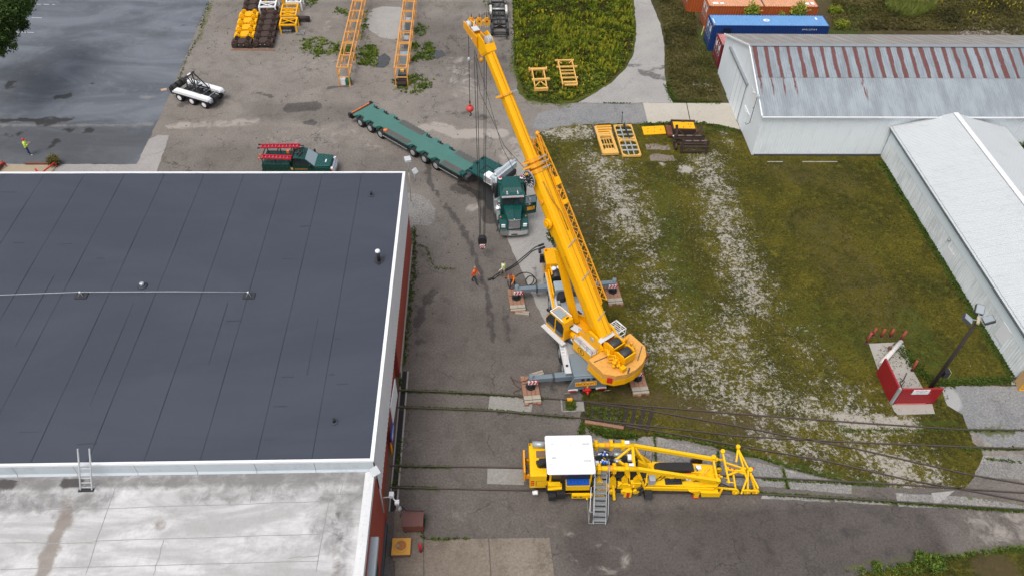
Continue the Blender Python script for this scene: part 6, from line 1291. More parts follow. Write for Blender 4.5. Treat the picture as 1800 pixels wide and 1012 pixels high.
Q().b2(10.4, 11.9, 22.66, 22.75, 1.12, 1.22).build('grease_bar', LEM, tm); Q().b2(11.85, 12.1, 22.6, 22.78, 1.13, 1.26).build('red_block', ORG, tm); Q().b2(12.5, 12.8, 22.95, 23.2, 1.15, 1.4).build('white_motor', WHT, tm); Q().b2(11.8, 12.1, 22.35, 22.5, 1.12, 1.2).build('paper_label', WHT, tm)
Q().b2(9.3, 9.75, 21.55, 21.95, .45, .85).build('black_step', BKM, tm)
for k in range(3): Q().b2(9.33, 9.72, 21.53, 21.56, .5+k*.12, .55+k*.12).build('step_bar', DGR, tm)
# tamping units
def leg(x, y, dz=0):
    Q().beam((x-.1, y+.6, 1.9), (x, y+.05, .75), .26, .2).build('tamping_arm', LEM, tm)
    Q().prism([(x-.22, y-.2), (x+.22, y-.2), (x+.2, y+.15), (x-.2, y+.15)], .25, .9).build('tamping_foot', LEM, tm)
    Q().b2(x-.08, x+.08, y-.24, y-.20, .3, .85).build('red_cylinder', RD2, tm)
leg(8.35, 22.0); Q().beam((7.35, 22.3, 1.7), (7.55, 21.65, .3), .14, .12).build('tamping_arm', LEM, tm)
for x in (6.6, 7.4, 8.1, 8.8):
    Q().prism([(x-.22, .95), (x+.24, .95), (x+.16, 1.7), (x-.05, 2.0), (x-.2, 1.6)], 22.05, 22.3, 'y').build('side_bracket', LEM, tm)
    Q().cyl((x, 22.02, .75), (x+.02, 21.85, .75), .19, n=14).build('roller', LEM, tm)
for x, z in ((6.9, .9), (8.0, 1.2), (8.75, 1.25)): Q().b2(x-.3, x+.3, 22.0, 22.25, z-.25, z+.25).build('gearbox', LEM, tm)
Q().tube([(6.3, 22.2, 1.0), (6.9, 21.75, .8), (7.0, 21.75, .6), (6.2, 21.9, .55)], .07).build('cam_plate', LEM, tm)
for i in range(26):
    x = random.uniform(6.35, 9.0); y = random.uniform(22.6, 23.9); z = random.uniform(1.2, 2.0)
    Q().beam((x, y, z), (x+random.uniform(-.4, .4), y+random.uniform(-.3, .3), z+random.uniform(-.2, .25)), random.uniform(.06, .14)).build('mechanism', [LEM, LEM, YEL2, BKM, DGR][i % 5], tm)
for (x, y) in ((6.9, 23.55), (6.95, 23.0)):
    Q().box((x, y, 2.2), (.35, .16, .22), rz=.2).build('blue_valve', SGB, tm)
    for k in range(5): Q().ball((x-.25+k*.12, y+random.uniform(-.16, .16), 2.25), .07).build('valve_cap', WHT, tm)
for (x, y) in ((7.75, 23.6), (7.7, 23.15)): Q().cyl((x-.2, y, 2.1), (x+.22, y, 2.1), .13, n=12).build('cylinder_spring', LGR, tm)
Q().box((8.3, 24.0, 2.75), (.28, .2, .08)).box((6.4, 22.75, 2.5), (.26, .3, .2)).box((8.45, 23.3, 2.2), (.25, .35, .2)).box((8.4, 22.6, 2.6), (.3, .16, .06)).build('white_box', WHT, tm)
for i in range(12):
    x = random.uniform(6.3, 8.9); y = random.uniform(22.4, 23.9); Q().tube([(x, y, 2.2), (x+random.uniform(-.3, .3), y+random.uniform(-.3, .3), 2.4), (x+random.uniform(-.6, .6), y+random.uniform(-.5, .5), 1.9)], .028, 5).build('hydraulic_hose', BKM, tm)
for x in (7.5,): Q().beam((7.55, 24.1, 2.4), (7.55, 24.2, 3.3), .05).build('antenna', BKM, tm)
for k in range(5): Q().tube([(9.0+.06*k, 22.0, .6+.1*k), (9.1, 21.8, .5), (8.95, 21.7, .7)], .04).build('hose_bundle', BKM, tm)
for i in range(22):
    x = random.uniform(6.4, 9.3); y = random.uniform(21.85, 22.35); z = random.uniform(.5, 1.5)
    Q().beam((x, y, z), (x+random.uniform(-.35, .35), y+random.uniform(-.15, .25), z+random.uniform(-.3, .35)), random.uniform(.05, .12)).build('mechanism', [BKM, LEM, BRN, DGR, LEM, BKM][i % 6], tm)
for i in range(20):
    x = random.uniform(12.5, 14.2); y = random.uniform(22.0, 23.4)
    Q().beam((x, y, random.uniform(.9, 1.4)), (x+random.uniform(-.5, .5), y+random.uniform(-.4, .4), random.uniform(.8, 1.6)), random.uniform(.035, .08)).build('linkage', [LEM, LEM, BKM, YEL2][i % 4], tm)
for i in range(8):
    x = random.uniform(9.6, 12.5); Q().tube([(x, 22.3, 1.13), (x+.5, 22.5+random.uniform(-.2, .3), 1.2), (x+1.1, 22.6+random.uniform(-.3, .3), 1.13)], .018, 5).build('hydraulic_hose', BKM, tm)
# wheels on the rails
for x in (3.2, 5.6, 12.9):
    for y in (22.55, 24.05): Q().cyl((x, y-.07, .42), (x, y+.07, .42), .36, n=18).cyl((x, y-.1, .42), (x, y+.1, .42), .12, n=10).build('rail_wheel', BRN, tm)
    Q().cyl((x, 22.55, .42), (x, 24.05, .42), .08).build('axle', BKM, tm)
Q().prism([(11.9, .9), (12.6, .9), (12.62, .15), (12.35, .15), (12.3, .6)], 21.78, 21.95, 'y').build('support_leg', LEM, tm); Q().b2(12.3, 12.65, 21.75, 21.97, .08, .15).build('leg_pad', RD2, tm)
# front gauge trolley
for a, b in (((12.7, 22.2, 1.2), (13.7, 22.0, .6)), ((13.5, 22.0, 1.6), (13.5, 23.4, 1.8)), ((13.5, 23.4, 1.8), (14.3, 23.5, 1.4)), ((14.3, 22.1, 1.2), (14.2, 23.9, 1.7)), ((14.3, 22.9, 1.4), (15.4, 22.8, 1.3)), ((14.3, 23.1, 1.3), (15.4, 22.7, 1.2)), ((14.3, 22.6, 1.2), (15.5, 23.0, 1.3)), ((14.3, 23.5, 1.2), (15.5, 23.0, 1.2)),
             ((15.3, 24.3, 1.4), (16.1, 21.95, .8)), ((15.3, 24.3, 1.4), (15.5, 22.3, 1.0)), ((15.5, 22.5, 1.2), (15.2, 21.9, .3)), ((15.6, 22.9, 1.3), (15.6, 22.0, .3)), ((15.7, 23.0, 1.2), (16.1, 21.9, .3)), ((15.2, 22.0, .5), (16.2, 21.95, .5)), ((14.7, 22.9, 1.2), (14.9, 21.95, .3)), ((12.9, 22.15, .8), (14.9, 22.0, .6)),
             ((14.0, 22.5, 1.2), (13.0, 22.9, 1.3)), ((13.7, 22.6, 1.3), (12.6, 23.2, 1.2)), ((13.7, 22.6, 1.3), (12.2, 22.9, 1.2)), ((13.7, 22.7, 1.3), (12.3, 22.4, 1.2)), ((15.3, 24.3, 1.4), (15.05, 23.5, 1.2)), ((13.2, 21.9, .7), (12.9, 22.2, 1.1)), ((13.0, 21.85, .5), (13.9, 21.85, .5)), ((13.9, 21.9, .9), (13.8, 21.8, .2))):
    Q().beam(a, b, .10).build('gauge_bar', LEM, tm)
Q().prism([(12.75, .35), (13.85, .30), (13.7, .75), (12.6, .85)], 21.7, 21.95, 'y').build('clamp_unit', LEM, tm)
for x in (14.9, 15.6, 16.1): Q().cyl((x, 21.98, .26), (x, 22.12, .26), .22, n=16).cyl((x, 21.93, .26), (x, 22.0, .26), .08).build('trolley_wheel', LEM, tm)
for x in (14.2, 15.9): Q().cyl((x, 23.45, .26), (x, 23.6, .26), .2, n=14).build('trolley_wheel', LEM, tm)
for p in ((13.5, 22.0, 1.75), (13.5, 23.4, 1.95), (15.3, 24.35, 1.5), (15.75, 22.9, 1.3), (14.2, 23.9, 1.75)): Q().cyl((p[0], p[1], p[2]-.1), (p[0], p[1], p[2]+.1), .13, n=12).build('pivot', LEM, tm)
for p in ((14.5, 22.95, 1.42), (14.75, 22.9, 1.42), (15.9, 23.0, 1.35)): Q().ball(p, .07).build('red_knob', RD2, tm)
Q().prism([(12.6, 1.12), (13.5, 1.12), (13.5, 1.3), (12.9, 1.35)], 22.1, 23.2, 'y').build('nose_cover', LEM, tm)

# rolling stairs
st = thing('rolling_stairs', 'grey metal rolling staircase leaning up to the yellow track machine', 'stairs', (6.55, 20.25, 0), R(-3))
n = 9
for i in range(n):
    y = .1+i*.23; z = .15+i*.21
    MB().b2(-.33, .33, y, y+.24, z, z+.035).build('tread', GAL, st)
    for k in range(5): MB().b2(-.31, .31, y+.02+k*.045, y+.035+k*.045, z+.035, z+.05).build('tread_slot', DGR, st) if k % 2 == 0 else None
for s in (-1, 1):
    MB().beam((s*.36, 0, .05), (s*.36, 2.15, 1.95), .04, .08).build('stringer', GAL, st)
    MB().beam((s*.40, .1, 1.0), (s*.40, 2.1, 2.85), .035).beam((s*.40, .1, .1), (s*.40, .1, 1.0), .035).beam((s*.40, 1.1, 1.0), (s*.40, 1.1, 1.95), .035).beam((s*.40, 2.1, 0), (s*.40, 2.1, 2.85), .035).build('handrail', GAL, st)
    MB().beam((s*.40, 2.1, 2.85), (s*.40, 2.6, 2.85), .035).beam((s*.40, 2.6, 2.0), (s*.40, 2.6, 2.85), .035).build('top_rail', GAL, st)
MB().b2(-.36, .36, 2.1, 2.6, 2.02, 2.06).build('platform', GAL, st)
for a, b in (((-.62, .3, .9), (-.40, .3, .9)), ((-.62, 0, .1), (-.62, 1.4, .1)), ((-.40, 0, .1), (-.62, 0, .1)), ((-.62, 1.4, .1), (-.40, 1.4, 1.2)), ((-.62, 0, .1), (-.62, .3, .9)), ((-.62, .3, .9), (-.55, 1.5, 1.6)), ((-.36, .05, .06), (.36, .05, .06)), ((-.4, 2.1, .1), (.4, 2.1, .1))): MB().beam(a, b, .035).build('base_frame', GAL, st)
for x, y in ((-.5, .05), (.4, .05), (-.4, 2.1), (.4, 2.1)): MB().cyl((x-.02, y, .06), (x+.02, y, .06), .06, n=10).build('caster', BLK, st)
ORD = ['first', 'second', 'third', 'fourth', 'fifth', 'sixth', 'seventh', 'eighth', 'ninth', 'tenth', 'eleventh', 'twelfth']
# ------------------------------------------------------------------ rows of wheel-truck castings in the yard
def truck_casting(name, mat, label, cat, loc, rz, group, w_=2.05):
    t = thing(name, label, cat, loc, rz, group); h = w_/2
    pr = [(-h, .12), (-h, .55), (-h+.18, .62), (-h+.22, .82), (-h+.42, .95), (-h+.66, .82), (-h+.72, .60), (h-.72, .60), (h-.66, .82), (h-.42, .95), (h-.22, .82), (h-.18, .62), (h, .55), (h, .12), (h-.3, .12), (h-.5, .28), (-h+.5, .28), (-h+.3, .12)]
    for s in (-1, 1):
        MB().prism(pr, s*.50-.08, s*.50+.08, 'y').build('side_casting', mat, t)
        for x in (-h+.42, h-.42): MB().cyl((x, s*.60, .52), (x, s*.70, .52), .24, .2, n=14).build('hub', mat, t)
    MB().b2(-.42, .42, -.58, .58, .58, .68).b2(-h+.1, h-.1, -.12, .12, .40, .60).build('bolster', mat, t)
    for a_ in (-h, h-.25): MB().b2(a_, a_+.25, -.45, .45, .50, .66).build('end_sill', mat, t)
    MB().b2(-.36, .36, -.60, -.56, .30, .58).build('nameplate', mat, t)
    for x in (-.24, .24): MB().ball((x, -.62, .46), .05).build('bolt', LGR, t)
    for x in (-h+.42, h-.42):
        MB().cyl((x-.1, 0, .35), (x+.1, 0, .35), .35, n=14).build('wheel_disc', BRN, t)
    return t
gl_ = 'wheel truck castings lined up in the yard'
castY = truck_casting('wheel_truck', YEL, 'yellow wheel truck casting first from the front in the left row', 'wheel truck', (-25.55, 76.55, 0), R(2), gl_)
for i in range(1, 4): copy_tree(castY, loc=(-25.55-.16*i, 76.55+1.5*i, 0), label=f'yellow wheel truck casting {ORD[i]} from the front in the left row')
castB = truck_casting('wheel_truck', BRN, 'dark brown wheel truck at the very front of the left row before the yellow ones', 'wheel truck', (-25.5, 75.05, 0), R(1), gl_)
for i in range(6): copy_tree(castB, loc=(-23.3-.09*i, 75.2+1.32*i, .02*(i % 3)), rz=R(1+i % 2), label=f'dark brown wheel truck {ORD[i]} from the front in the second row')
for i in range(3): copy_tree(castB, loc=(-26.0-.15*i, 82.7+1.35*i, 0), label=f'dark brown wheel truck {ORD[i]} behind the yellow ones in the left row')
o = MB().b2(-.25, .25, -.3, .3, 0, .5).ball((0, 0, .55), .2).build('orange_part', paint('rust_orange', (.5, .13, .04), .7, dirt=.4)); o.location = (-24.2, 82.2, 0); tag(o, 'rust orange part beside the brown wheel trucks at the top of the yard', 'machine part')
for x, w2, lb in ((-25.45, 2.2, 'thin timber sill under the brown truck of the left row'), (-23.2, 2.2, 'thin timber sill under the front truck of the second row')):
    o = MB().b2(-w2/2, w2/2, -.08, .08, 0, .12).build('timber_sill', WDR); o.location = (x, 74.25, 0); tag(o, lb, 'timber')

def frame_thing(name, label, cat, loc, rz, w_, l_, z, mat, cross=(0, 1), xb=(), rail=.14, legs=True, group=None, drop=0.0):
    t = thing(name, label, cat, loc, rz, group)
    for s in (0, w_): MB().beam((s, 0, z), (s, l_, z+drop), rail, rail*1.2).build('side_rail', mat, t)
    for c in cross: MB().beam((0, c*l_, z+drop*c+.003), (w_, c*l_, z+drop*c+.003), rail*.9, rail).build('cross_member', mat, t)
    for a, b in xb:
        MB().beam((0, a*l_, z), (w_, b*l_, z), .08).build('diagonal_brace', mat, t); MB().beam((w_, a*l_, z-.02), (0, b*l_, z-.02), .08).build('diagonal_brace', mat, t)
    if legs:
        for s in (0, w_):
            for c in (0, 1): MB().beam((s, c*l_, 0), (s, c*l_, z), rail).build('leg', mat, t)
    return t
A1 = frame_thing('steel_frame', 'yellow braced steel frame at the front of the third yard row', 'frame', (-22.0, 77.9, 0), R(3), 1.7, 1.6, .95, YEL, (0, .95), ((.95, .25),), .16)  # open steel frames standing in the yard rows
A2 = frame_thing('steel_frame', 'second yellow steel frame with crossed braces in the third yard row', 'frame', (-22.3, 80.0, 0), R(4), 1.65, 2.7, .95, YEL, (0, .3, .62, 1), ((.0, .32), (.32, .62)), .15)
A3 = frame_thing('steel_frame', 'white braced steel frame at the top of the third yard row', 'frame', (-22.2, 83.1, 0), R(3), 1.6, 1.8, 1.0, WHT, (0, .95), ((0, .7),), .15)
A4 = frame_thing('steel_frame', 'white steel frame standing behind the second yard row', 'frame', (-25.0, 81.9, 0), R(4), 1.75, 2.6, 1.0, WHT, (0, .45, .98), ((0, .42),), .15)
A5 = frame_thing('steel_frame', 'yellow cradle on top of the white frame at the upper edge', 'frame', (-24.8, 84.2, .4), R(3), 2.0, 1.3, 1.0, YEL, (0, .95), (), .3)
for x, y, lb in ((-21.2, 79.9, 'dark steel drum assembly between the two yellow yard frames'), (-20.2, 80.6, 'dark axle assembly at the side of the yellow yard frames'), (-21.5, 78.3, 'dark toothed roller lying in the front yellow frame')):
    t = thing('axle_assembly', lb, 'axle', (x, y, 0)); MB().cyl((-.8, 0, .4), (.8, 0, .4), .25, n=12).build('drum', BRN, t); MB().b2(-.5, .5, -.2, .2, .1, .6).build('housing', DGR, t); MB().b2(.6, .9, -.25, .25, .1, .5).build('bracket', BKM, t)
t = thing('grating', 'small pale steel grating lying beside the front yellow yard frame', 'grating', (-20.1, 77.9, 0))
for k in range(7): MB().b2(-.3+k*.14, -.25+k*.14, -.45, .45, .1, .16).build('bar', LGR, t)
t = thing('grating', 'pale steel grating inside the front yellow yard frame', 'grating', (-21.6, 77.9, 0))
for k in range(7): MB().b2(-.3+k*.16, -.24+k*.16, -.2, .2, .3, .36).build('bar', LGR, t)

# long orange lattice frames
def lattice(label, x, w_, y0, n, h=2.0, step=2.35, lean=.0):
    t = thing('lattice_frame', label, 'lattice frame', (x, y0, 0), 0, 'long orange lattice frames in the yard')
    L_ = n*step
    for s in (0, w_):
        MB().beam((s, .0, h), (s-.1, L_, h), .11).build('top_chord', ORJ, t)
        MB().beam((s, .0, h*.48), (s-.1, L_, h*.48), .09).build('middle_chord', ORJ, t)
        for i in range(n+1):
            y = i*step; MB().beam((s, y, .0 if i % 2 == 0 else h*.48), (s, y, h), .10).build('upright', ORJ, t)
            if i < n: MB().beam((s, y, h*.48), (s, y+step*.5, h), .05).build('diagonal_brace', ORJ, t)
    for i in range(n+1):
        y = i*step; MB().beam((0, y, h+.003), (w_, y, h+.003), .09).build('cross_member', ORJ, t)
        MB().beam((0, y, h*.48), (w_, y, h*.48), .08).build('cross_member', ORJ, t)
        if i in (2, 4): MB().beam((0, y+.22, h+.003), (w_, y+.22, h+.003), .09).build('cross_member', ORJ, t)
    for s in (0, w_): MB().b2(s-.1, s+.1, -.1, .1, 0, .06).build('foot_plate', ORJ, t)
    return t
lattice('left orange lattice frame with a green and white crate under its near end', -14.35, 1.05, 67.35, 9)
lattice('right orange lattice frame with dark boxes stored inside it', -8.75, 1.2, 67.35, 9)
t = thing('crate', 'green and white crate under the near end of the left lattice frame', 'crate', (-13.85, 67.75, 0))
MB().rbox(-.45, .1, -.3, .35, 0, .6, .06).build('white_bag', WHT, t); MB().rbox(.12, .6, -.3, .4, 0, .5, .06).build('green_bin', paint('bin_green', (.01, .12, .05), .5), t)
for (y, m, lb, sx, z) in ((67.5, BKM, 'black grate box at the near end of the right lattice frame', .45, .35), (68.6, DGR, 'dark box with a tan motor in the right lattice frame', .4, .8), (71.7, LGR, 'grey board with a blue strip across the right lattice frame', .45, 1.1), (75.2, GRY, 'blue grey long box in the right lattice frame', .3, 1.0), (78.5, GRY, 'blue grey cabinet lying in the far part of the right lattice frame', .3, 1.4)):
    t = thing('stored_box', lb, 'box', (-8.15, y, 0)); MB().rbox(-sx, sx, -.45, .45, 0, z, .04).build('case', m, t)
    if m is BKM:
        for k in range(3): MB().b2(-.5, .5, -.4+k*.3, -.25+k*.3, .36, .40).build('slat', BRN, t)
    if m is LGR: MB().box((.1, 0, 1.13), (.12, .9, .03), rz=-.5).build('blue_strip', paint('sky_blue', (.15, .45, .6), .5), t)
    if m is DGR: MB().box((0, .1, .9), (.35, .3, .25)).build('motor', TAN, t)
    if m is GRY: MB().b2(-sx+.04, sx-.04, -.42, .42, z, z+.03).build('lid', LGR, t)
# three orange jack stands and the dark frame stack
for i, (x, lb) in enumerate(((-1.3, 'left of the three orange jack stands above the boom tip'), (-.42, 'middle one of the three orange jack stands above the boom tip'), (.44, 'right one of the three orange jack stands above the boom tip'))):
    t = thing('jack_stand', lb, 'jack', (x, 80.2, 0), 0, 'orange jack stands in a row')
    MB().prism([(-.36, 0), (.36, 0), (.36, .45), (.16, .85), (-.16, .85), (-.36, .45)], -.2, .2, 'y').build('body', YEL2, t)
    for s in (-1, 1): MB().b2(s*.22, s*.40, -.26, .26, 0, .5).build('side_block', TAN, t); MB().beam((s*.12, 0, .8), (s*.12, .1, 1.5), .06).build('guide_rod', LGR, t); MB().beam((s*.12, -.22, 0), (s*.12, -.9, .05), .07).build('front_fork', LGR, t)
    MB().cyl((0, 0, .85), (0, 0, 1.25), .07).build('screw', RST, t); MB().cyl((0, -.205, .45), (0, -.22, .45), .1, n=10).build('opening', BRN, t)
t = thing('chassis_stack', 'stack of dark wheeled chassis frames with two pale wheel guards beside the meadow', 'chassis', (1.85, 77.2, 0), R(1))
for s in (-.72, .72): MB().beam((s, 0, .6), (s, 8.5, .6), .14, .22).build('side_rail', BKM, t)
for k, y in enumerate((.1, .95, 1.9, 2.9, 3.9, 5.0, 5.9, 7.0, 8.0)): MB().beam((-.72, y, .6+.1*(k % 2)), (.72, y, .6+.1*(k % 2)), .16).build('cross_member', BKM if k % 3 else DGR, t)
for y in (.6, 1.9, 3.4, 5.0, 6.4, 7.7):
    for s in (-1, 1): wheel(t, (s*.88, y, .38), .38, .2, rim=DGR, name='tyre')
for s in (-.84, .84):
    for y in (.3, 2.4): MB().beam((s, y, .92), (s, y+1.3, .92), .12, .08).build('mud_guard', DGR, t)
for s in (-.88, .88): MB().prism([(4.2, .6), (4.2, .95), (4.5, 1.15), (5.4, 1.15), (5.7, .95), (5.7, .6)], s-.12, s+.12, 'x').build('wheel_guard', paint('cream_paint', (.62, .60, .52), .5), t)
for y in (4.7,): MB().cyl((-.7, y, 1.0), (.7, y, 1.0), .12).build('silver_axle', LGR, t)
MB().b2(-.95, -.75, 7.0, 8.3, .6, 1.3).b2(.75, .95, 7.0, 8.3, .6, 1.3).build('pale_side_panel', LGR, t)
MB().prism([(-.6, .7), (0, 1.1), (.6, .7)], .8, .9, 'y').beam((-.72, .0, .4), (.9, .0, .4), .1).beam((.7, -.6, .3), (.7, .5, .5), .12).build('drawbar', BKM, t)
for i in range(12): MB().beam((random.uniform(-.6, .6), random.uniform(.3, 8), .7), (random.uniform(-.6, .6), random.uniform(.3, 8), .9), .07).build('linkage', BKM, t) if i < 5 else None

# frames standing in the meadow
t = thing('cradle_frame', 'smaller tan yellow steel cradle standing in the weedy meadow', 'frame', (5.0, 66.2, 0), R(4))
for s in (.12, 1.3): MB().beam((s, .1, .62), (s+.05, 2.9, .82), .11).beam((s, .1, 0), (s, .1, .62), .12).beam((s, 2.9, 0), (s, 2.9, .8), .12).build('side_rail', TAN, t)
MB().beam((-.15, 2.95, .85), (1.65, 2.95, .85), .34, .14).build('top_beam', TAN, t); MB().beam((-.05, 1.1, .75), (1.75, 1.15, .75), .26, .16).build('middle_beam', TAN, t); MB().beam((.1, -.05, .35), (1.45, -.05, .35), .22, .3).build('front_beam', TAN, t)
MB().beam((.1, .1, .5), (.7, .8, .7), .09).beam((1.4, .1, .5), (.8, .8, .7), .09).build('diagonal_brace', TAN, t)
for s in (-.1, 1.65): MB().b2(s-.06, s+.06, 2.85, 3.15, .6, 1.0).build('end_plate', TAN, t)
t = thing('rack_frame', 'larger tan yellow ladder shaped steel rack standing in the weedy meadow', 'frame', (7.85, 66.7, 0), R(3))
for s in (.1, 1.55): MB().beam((s, 0, .55), (s, 4.2, .85), .12).beam((s, 4.15, 0), (s, 4.15, .85), .1).beam((s, .1, 0), (s, .1, .5), .1).build('side_rail', TAN, t)
for y, a, b, wd in ((4.15, -.25, 1.75, .16), (3.0, -.2, 1.95, .2), (2.35, .1, 1.55, .1), (1.8, .1, 1.55, .16), (1.1, .0, 1.75, .16), (.35, .2, 1.5, .26), (-.1, .25, 1.55, .22)): MB().beam((a, y, .60+y*.07), (b, y, .60+y*.07), wd, .12).build('cross_member', TAN, t)
MB().beam((.1, 4.1, .85), (.45, 3.7, .8), .08).beam((1.55, 4.1, .85), (1.2, 3.7, .8), .08).build('corner_brace', TAN, t)

# frames lying on the lawn
c0 = P(1058, 277); t = thing('lawn_frame', 'tan yellow steel frame with solid ends lying on the lawn nearest the boom', 'frame', (c0.x+.05, c0.y+.12, 0), R(4.5))
MB().prism([(0, 0), (1.5, 0), (1.5, .55), (1.25, .55), (1.15, .75), (.35, .75), (.25, .55), (0, .55)], .12, .34).build('front_plate', TAN, t)
MB().b2(0, .24, .56, 4.3, .12, .34).b2(1.27, 1.5, .56, 3.5, .12, .34).build('side_rail', TAN, t)
for y in (1.45, 2.35): MB().b2(.25, 1.26, y, y+.08, .16, .28).build('cross_member', TAN, t)
for x in (.5, .74, 1.0): MB().b2(x, x+.05, .76, 2.6, .14, .24).build('inner_bar', TAN, t)
MB().prism([(.0, 2.75), (1.5, 2.6), (1.5, 2.85), (1.2, 2.95), (.3, 3.0), (0, 3.0)], .13, .36).build('middle_plate', TAN, t)
for k in range(4): MB().b2(.0+.05*k, 1.62, 3.15+k*.33, 3.40+k*.33, .2+.03*k, .26+.03*k).build('deck_board', YEL2 if k % 2 else TAN, t)
MB().b2(-.14, -.06, 2.7, 4.4, .1, .35).b2(1.55, 1.62, 2.9, 4.4, .1, .3).build('edge_bar', DGR, t)
c0 = P(1095, 279); t = thing('lawn_frame', 'yellow edged steel grid frame with grey centre bars lying on the lawn', 'frame', (c0.x-.0, c0.y+.1, 0), R(3))
for s in (0, 1.62): MB().b2(s-.05, s+.05, 0, 4.75, .1, .3).build('side_rail', TAN, t)
for y in (0, 2.35, 2.6, 4.75): MB().b2(0, 1.62, y-.06, y+.06, .1, .28).build('cross_member', TAN, t)
for y in (.9, 1.6, 3.3, 4.0): MB().b2(.05, 1.57, y-.035, y+.035, .12, .24).build('thin_bar', FEN, t)
for x in (.55, 1.05): MB().b2(x-.05, x+.05, .05, 4.7, .245, .29).build('centre_bar', LGR, t)
for x, y in ((.15, .15), (1.47, .15), (.15, 2.2), (1.47, 2.2), (.15, 2.75), (1.47, 2.75), (.15, 4.6), (1.47, 4.6)): MB().box((x, y, .22), (.34, .12, .1), rz=(R(45) if (x < 1) == (y in (2.2, 4.6)) else R(-45))).build('corner_brace', TAN, t)
MB().beam((.9, 4.7, .35), (1.0, 2.4, .5), .1).beam((.75, 4.8, .4), (.75, 5.2, 1.3), .05).beam((1.0, 4.9, .4), (1.0, 2.5, .42), .07).ball((.75, 5.2, 1.35), .08).build('black_jack_pole', BKM, t)
pl = [P(*q, .12) for q in ((1128, 223), (1167, 221), (1171, 235), (1132, 237))]
t = thing('steel_plate', 'flat yellow steel plate lying alone on the lawn', 'plate', pl[0]); 
MB(Matrix.Translation(-t.location)).prism([(p.x, p.y) for p in reversed(pl)], .06, .12).build('plate', YEL, t)
for u, v in ((.25, .3), (.5, .7), (.55, .25), (.8, .5), (.2, .7)): MB(Matrix.Translation(-t.location)).box(pl[0].lerp(pl[1], u).lerp(pl[3].lerp(pl[2], u), v)+Vector((0, 0, .01)), (.14, .04, .02), rz=u*3).build('plate_slot', BRN, t)
# brown bogie stack
def bogie(label, loc, rz, w_, tall, top=None):
    t = thing('bogie_frame', label, 'bogie', loc, rz, 'brown bogie frames beside the yellow plate')
    for s in (0, w_):
        MB().beam((s, 0, .0), (s, .1, tall), .16).beam((s, .0, .45), (s, .9, .55), .14).build('end_post', BRN, t); MB().ball((s, .1, tall+.05), .12).build('post_cap', BRN, t)
    for y, z in ((0, .25), (0, .75), (.1, tall-.05), (.6, .6), (.9, .4)): MB().beam((0, y, z), (w_, y, z), .15, .12).build('cross_bar', BRN, t)
    for k in range(3): MB().b2(.2+k*w_/3.2, .2+k*w_/3.2+.5, .02, .14, tall-.02, tall+.05).build('wear_plate', paint('worn_steel', (.22, .17, .16), .5, .3), t)
    return t
bogie('dark brown bogie frame at the front of the stack by the lawn', (17.95, 56.0, 0), R(0), 2.3, 1.35)
b2_ = bogie('dark brown bogie frame with upright arms behind the front one', (17.55, 57.3, 0), R(0), 2.6, 1.0)
for s, d in ((.2, -1), (2.3, 1)): MB().beam((s, .2, .5), (s+.12*d, .7, 1.75), .2, .16).beam((s+.1*d, .6, 1.5), (s-.9*d, .1, .7), .08).build('upright_arm', BRN, b2_)
MB().box((-.1, -.3, .6), (.3, .1, .2)).cyl((-.1, -.6, .3), (.1, -.6, .3), .3, n=12).build('end_casting', BRN, b2_); MB().box((0, .6, .62), (.24, .1, .08)).build('white_tag', WHT, b2_)
t = thing('machine_case', 'brown machine case with a bright yellow lid behind the bogie frames', 'machine case', (17.55, 58.55, 0), R(-2))
MB().b2(0, 2.15, 0, 1.35, .25, .9).build('case', BRN, t); MB().b2(.1, 2.05, .12, 1.15, .905, .95).build('yellow_lid', YEL, t)
MB().b2(-.45, 0, -.3, 1.2, .3, .5).build('side_wing', RST, t); MB().b2(2.15, 2.35, .1, 1.2, .3, .6).build('side_wing', RST, t); MB().b2(-.05, 2.2, 1.3, 1.45, .3, 1.0).b2(.9, 1.2, 1.1, 1.32, .95, 1.02).build('rear_beam', BRN, t)
for x in (-.35, -.2, -.05): MB().beam((x, -.3, .5), (x, 1.1, .55), .06).build('edge_rib', RST, t)
for u, v in ((.4, .5), (1.5, .8), (1.6, .4), (1.0, .3), (1.75, .75)): MB().box((u, v, .955), (.2, .05, .01), rz=u).build('lid_scratch', BRN, t)
for k, (x, y) in enumerate(((14.9, 56.6), (15.0, 54.9))):
    sheet('bare_soil_patch', [(x, y), (x+2.2, y), (x+2.2, y+.8), (x, y+.8)], .02, BSL, jit=.3, res=0, world=True)

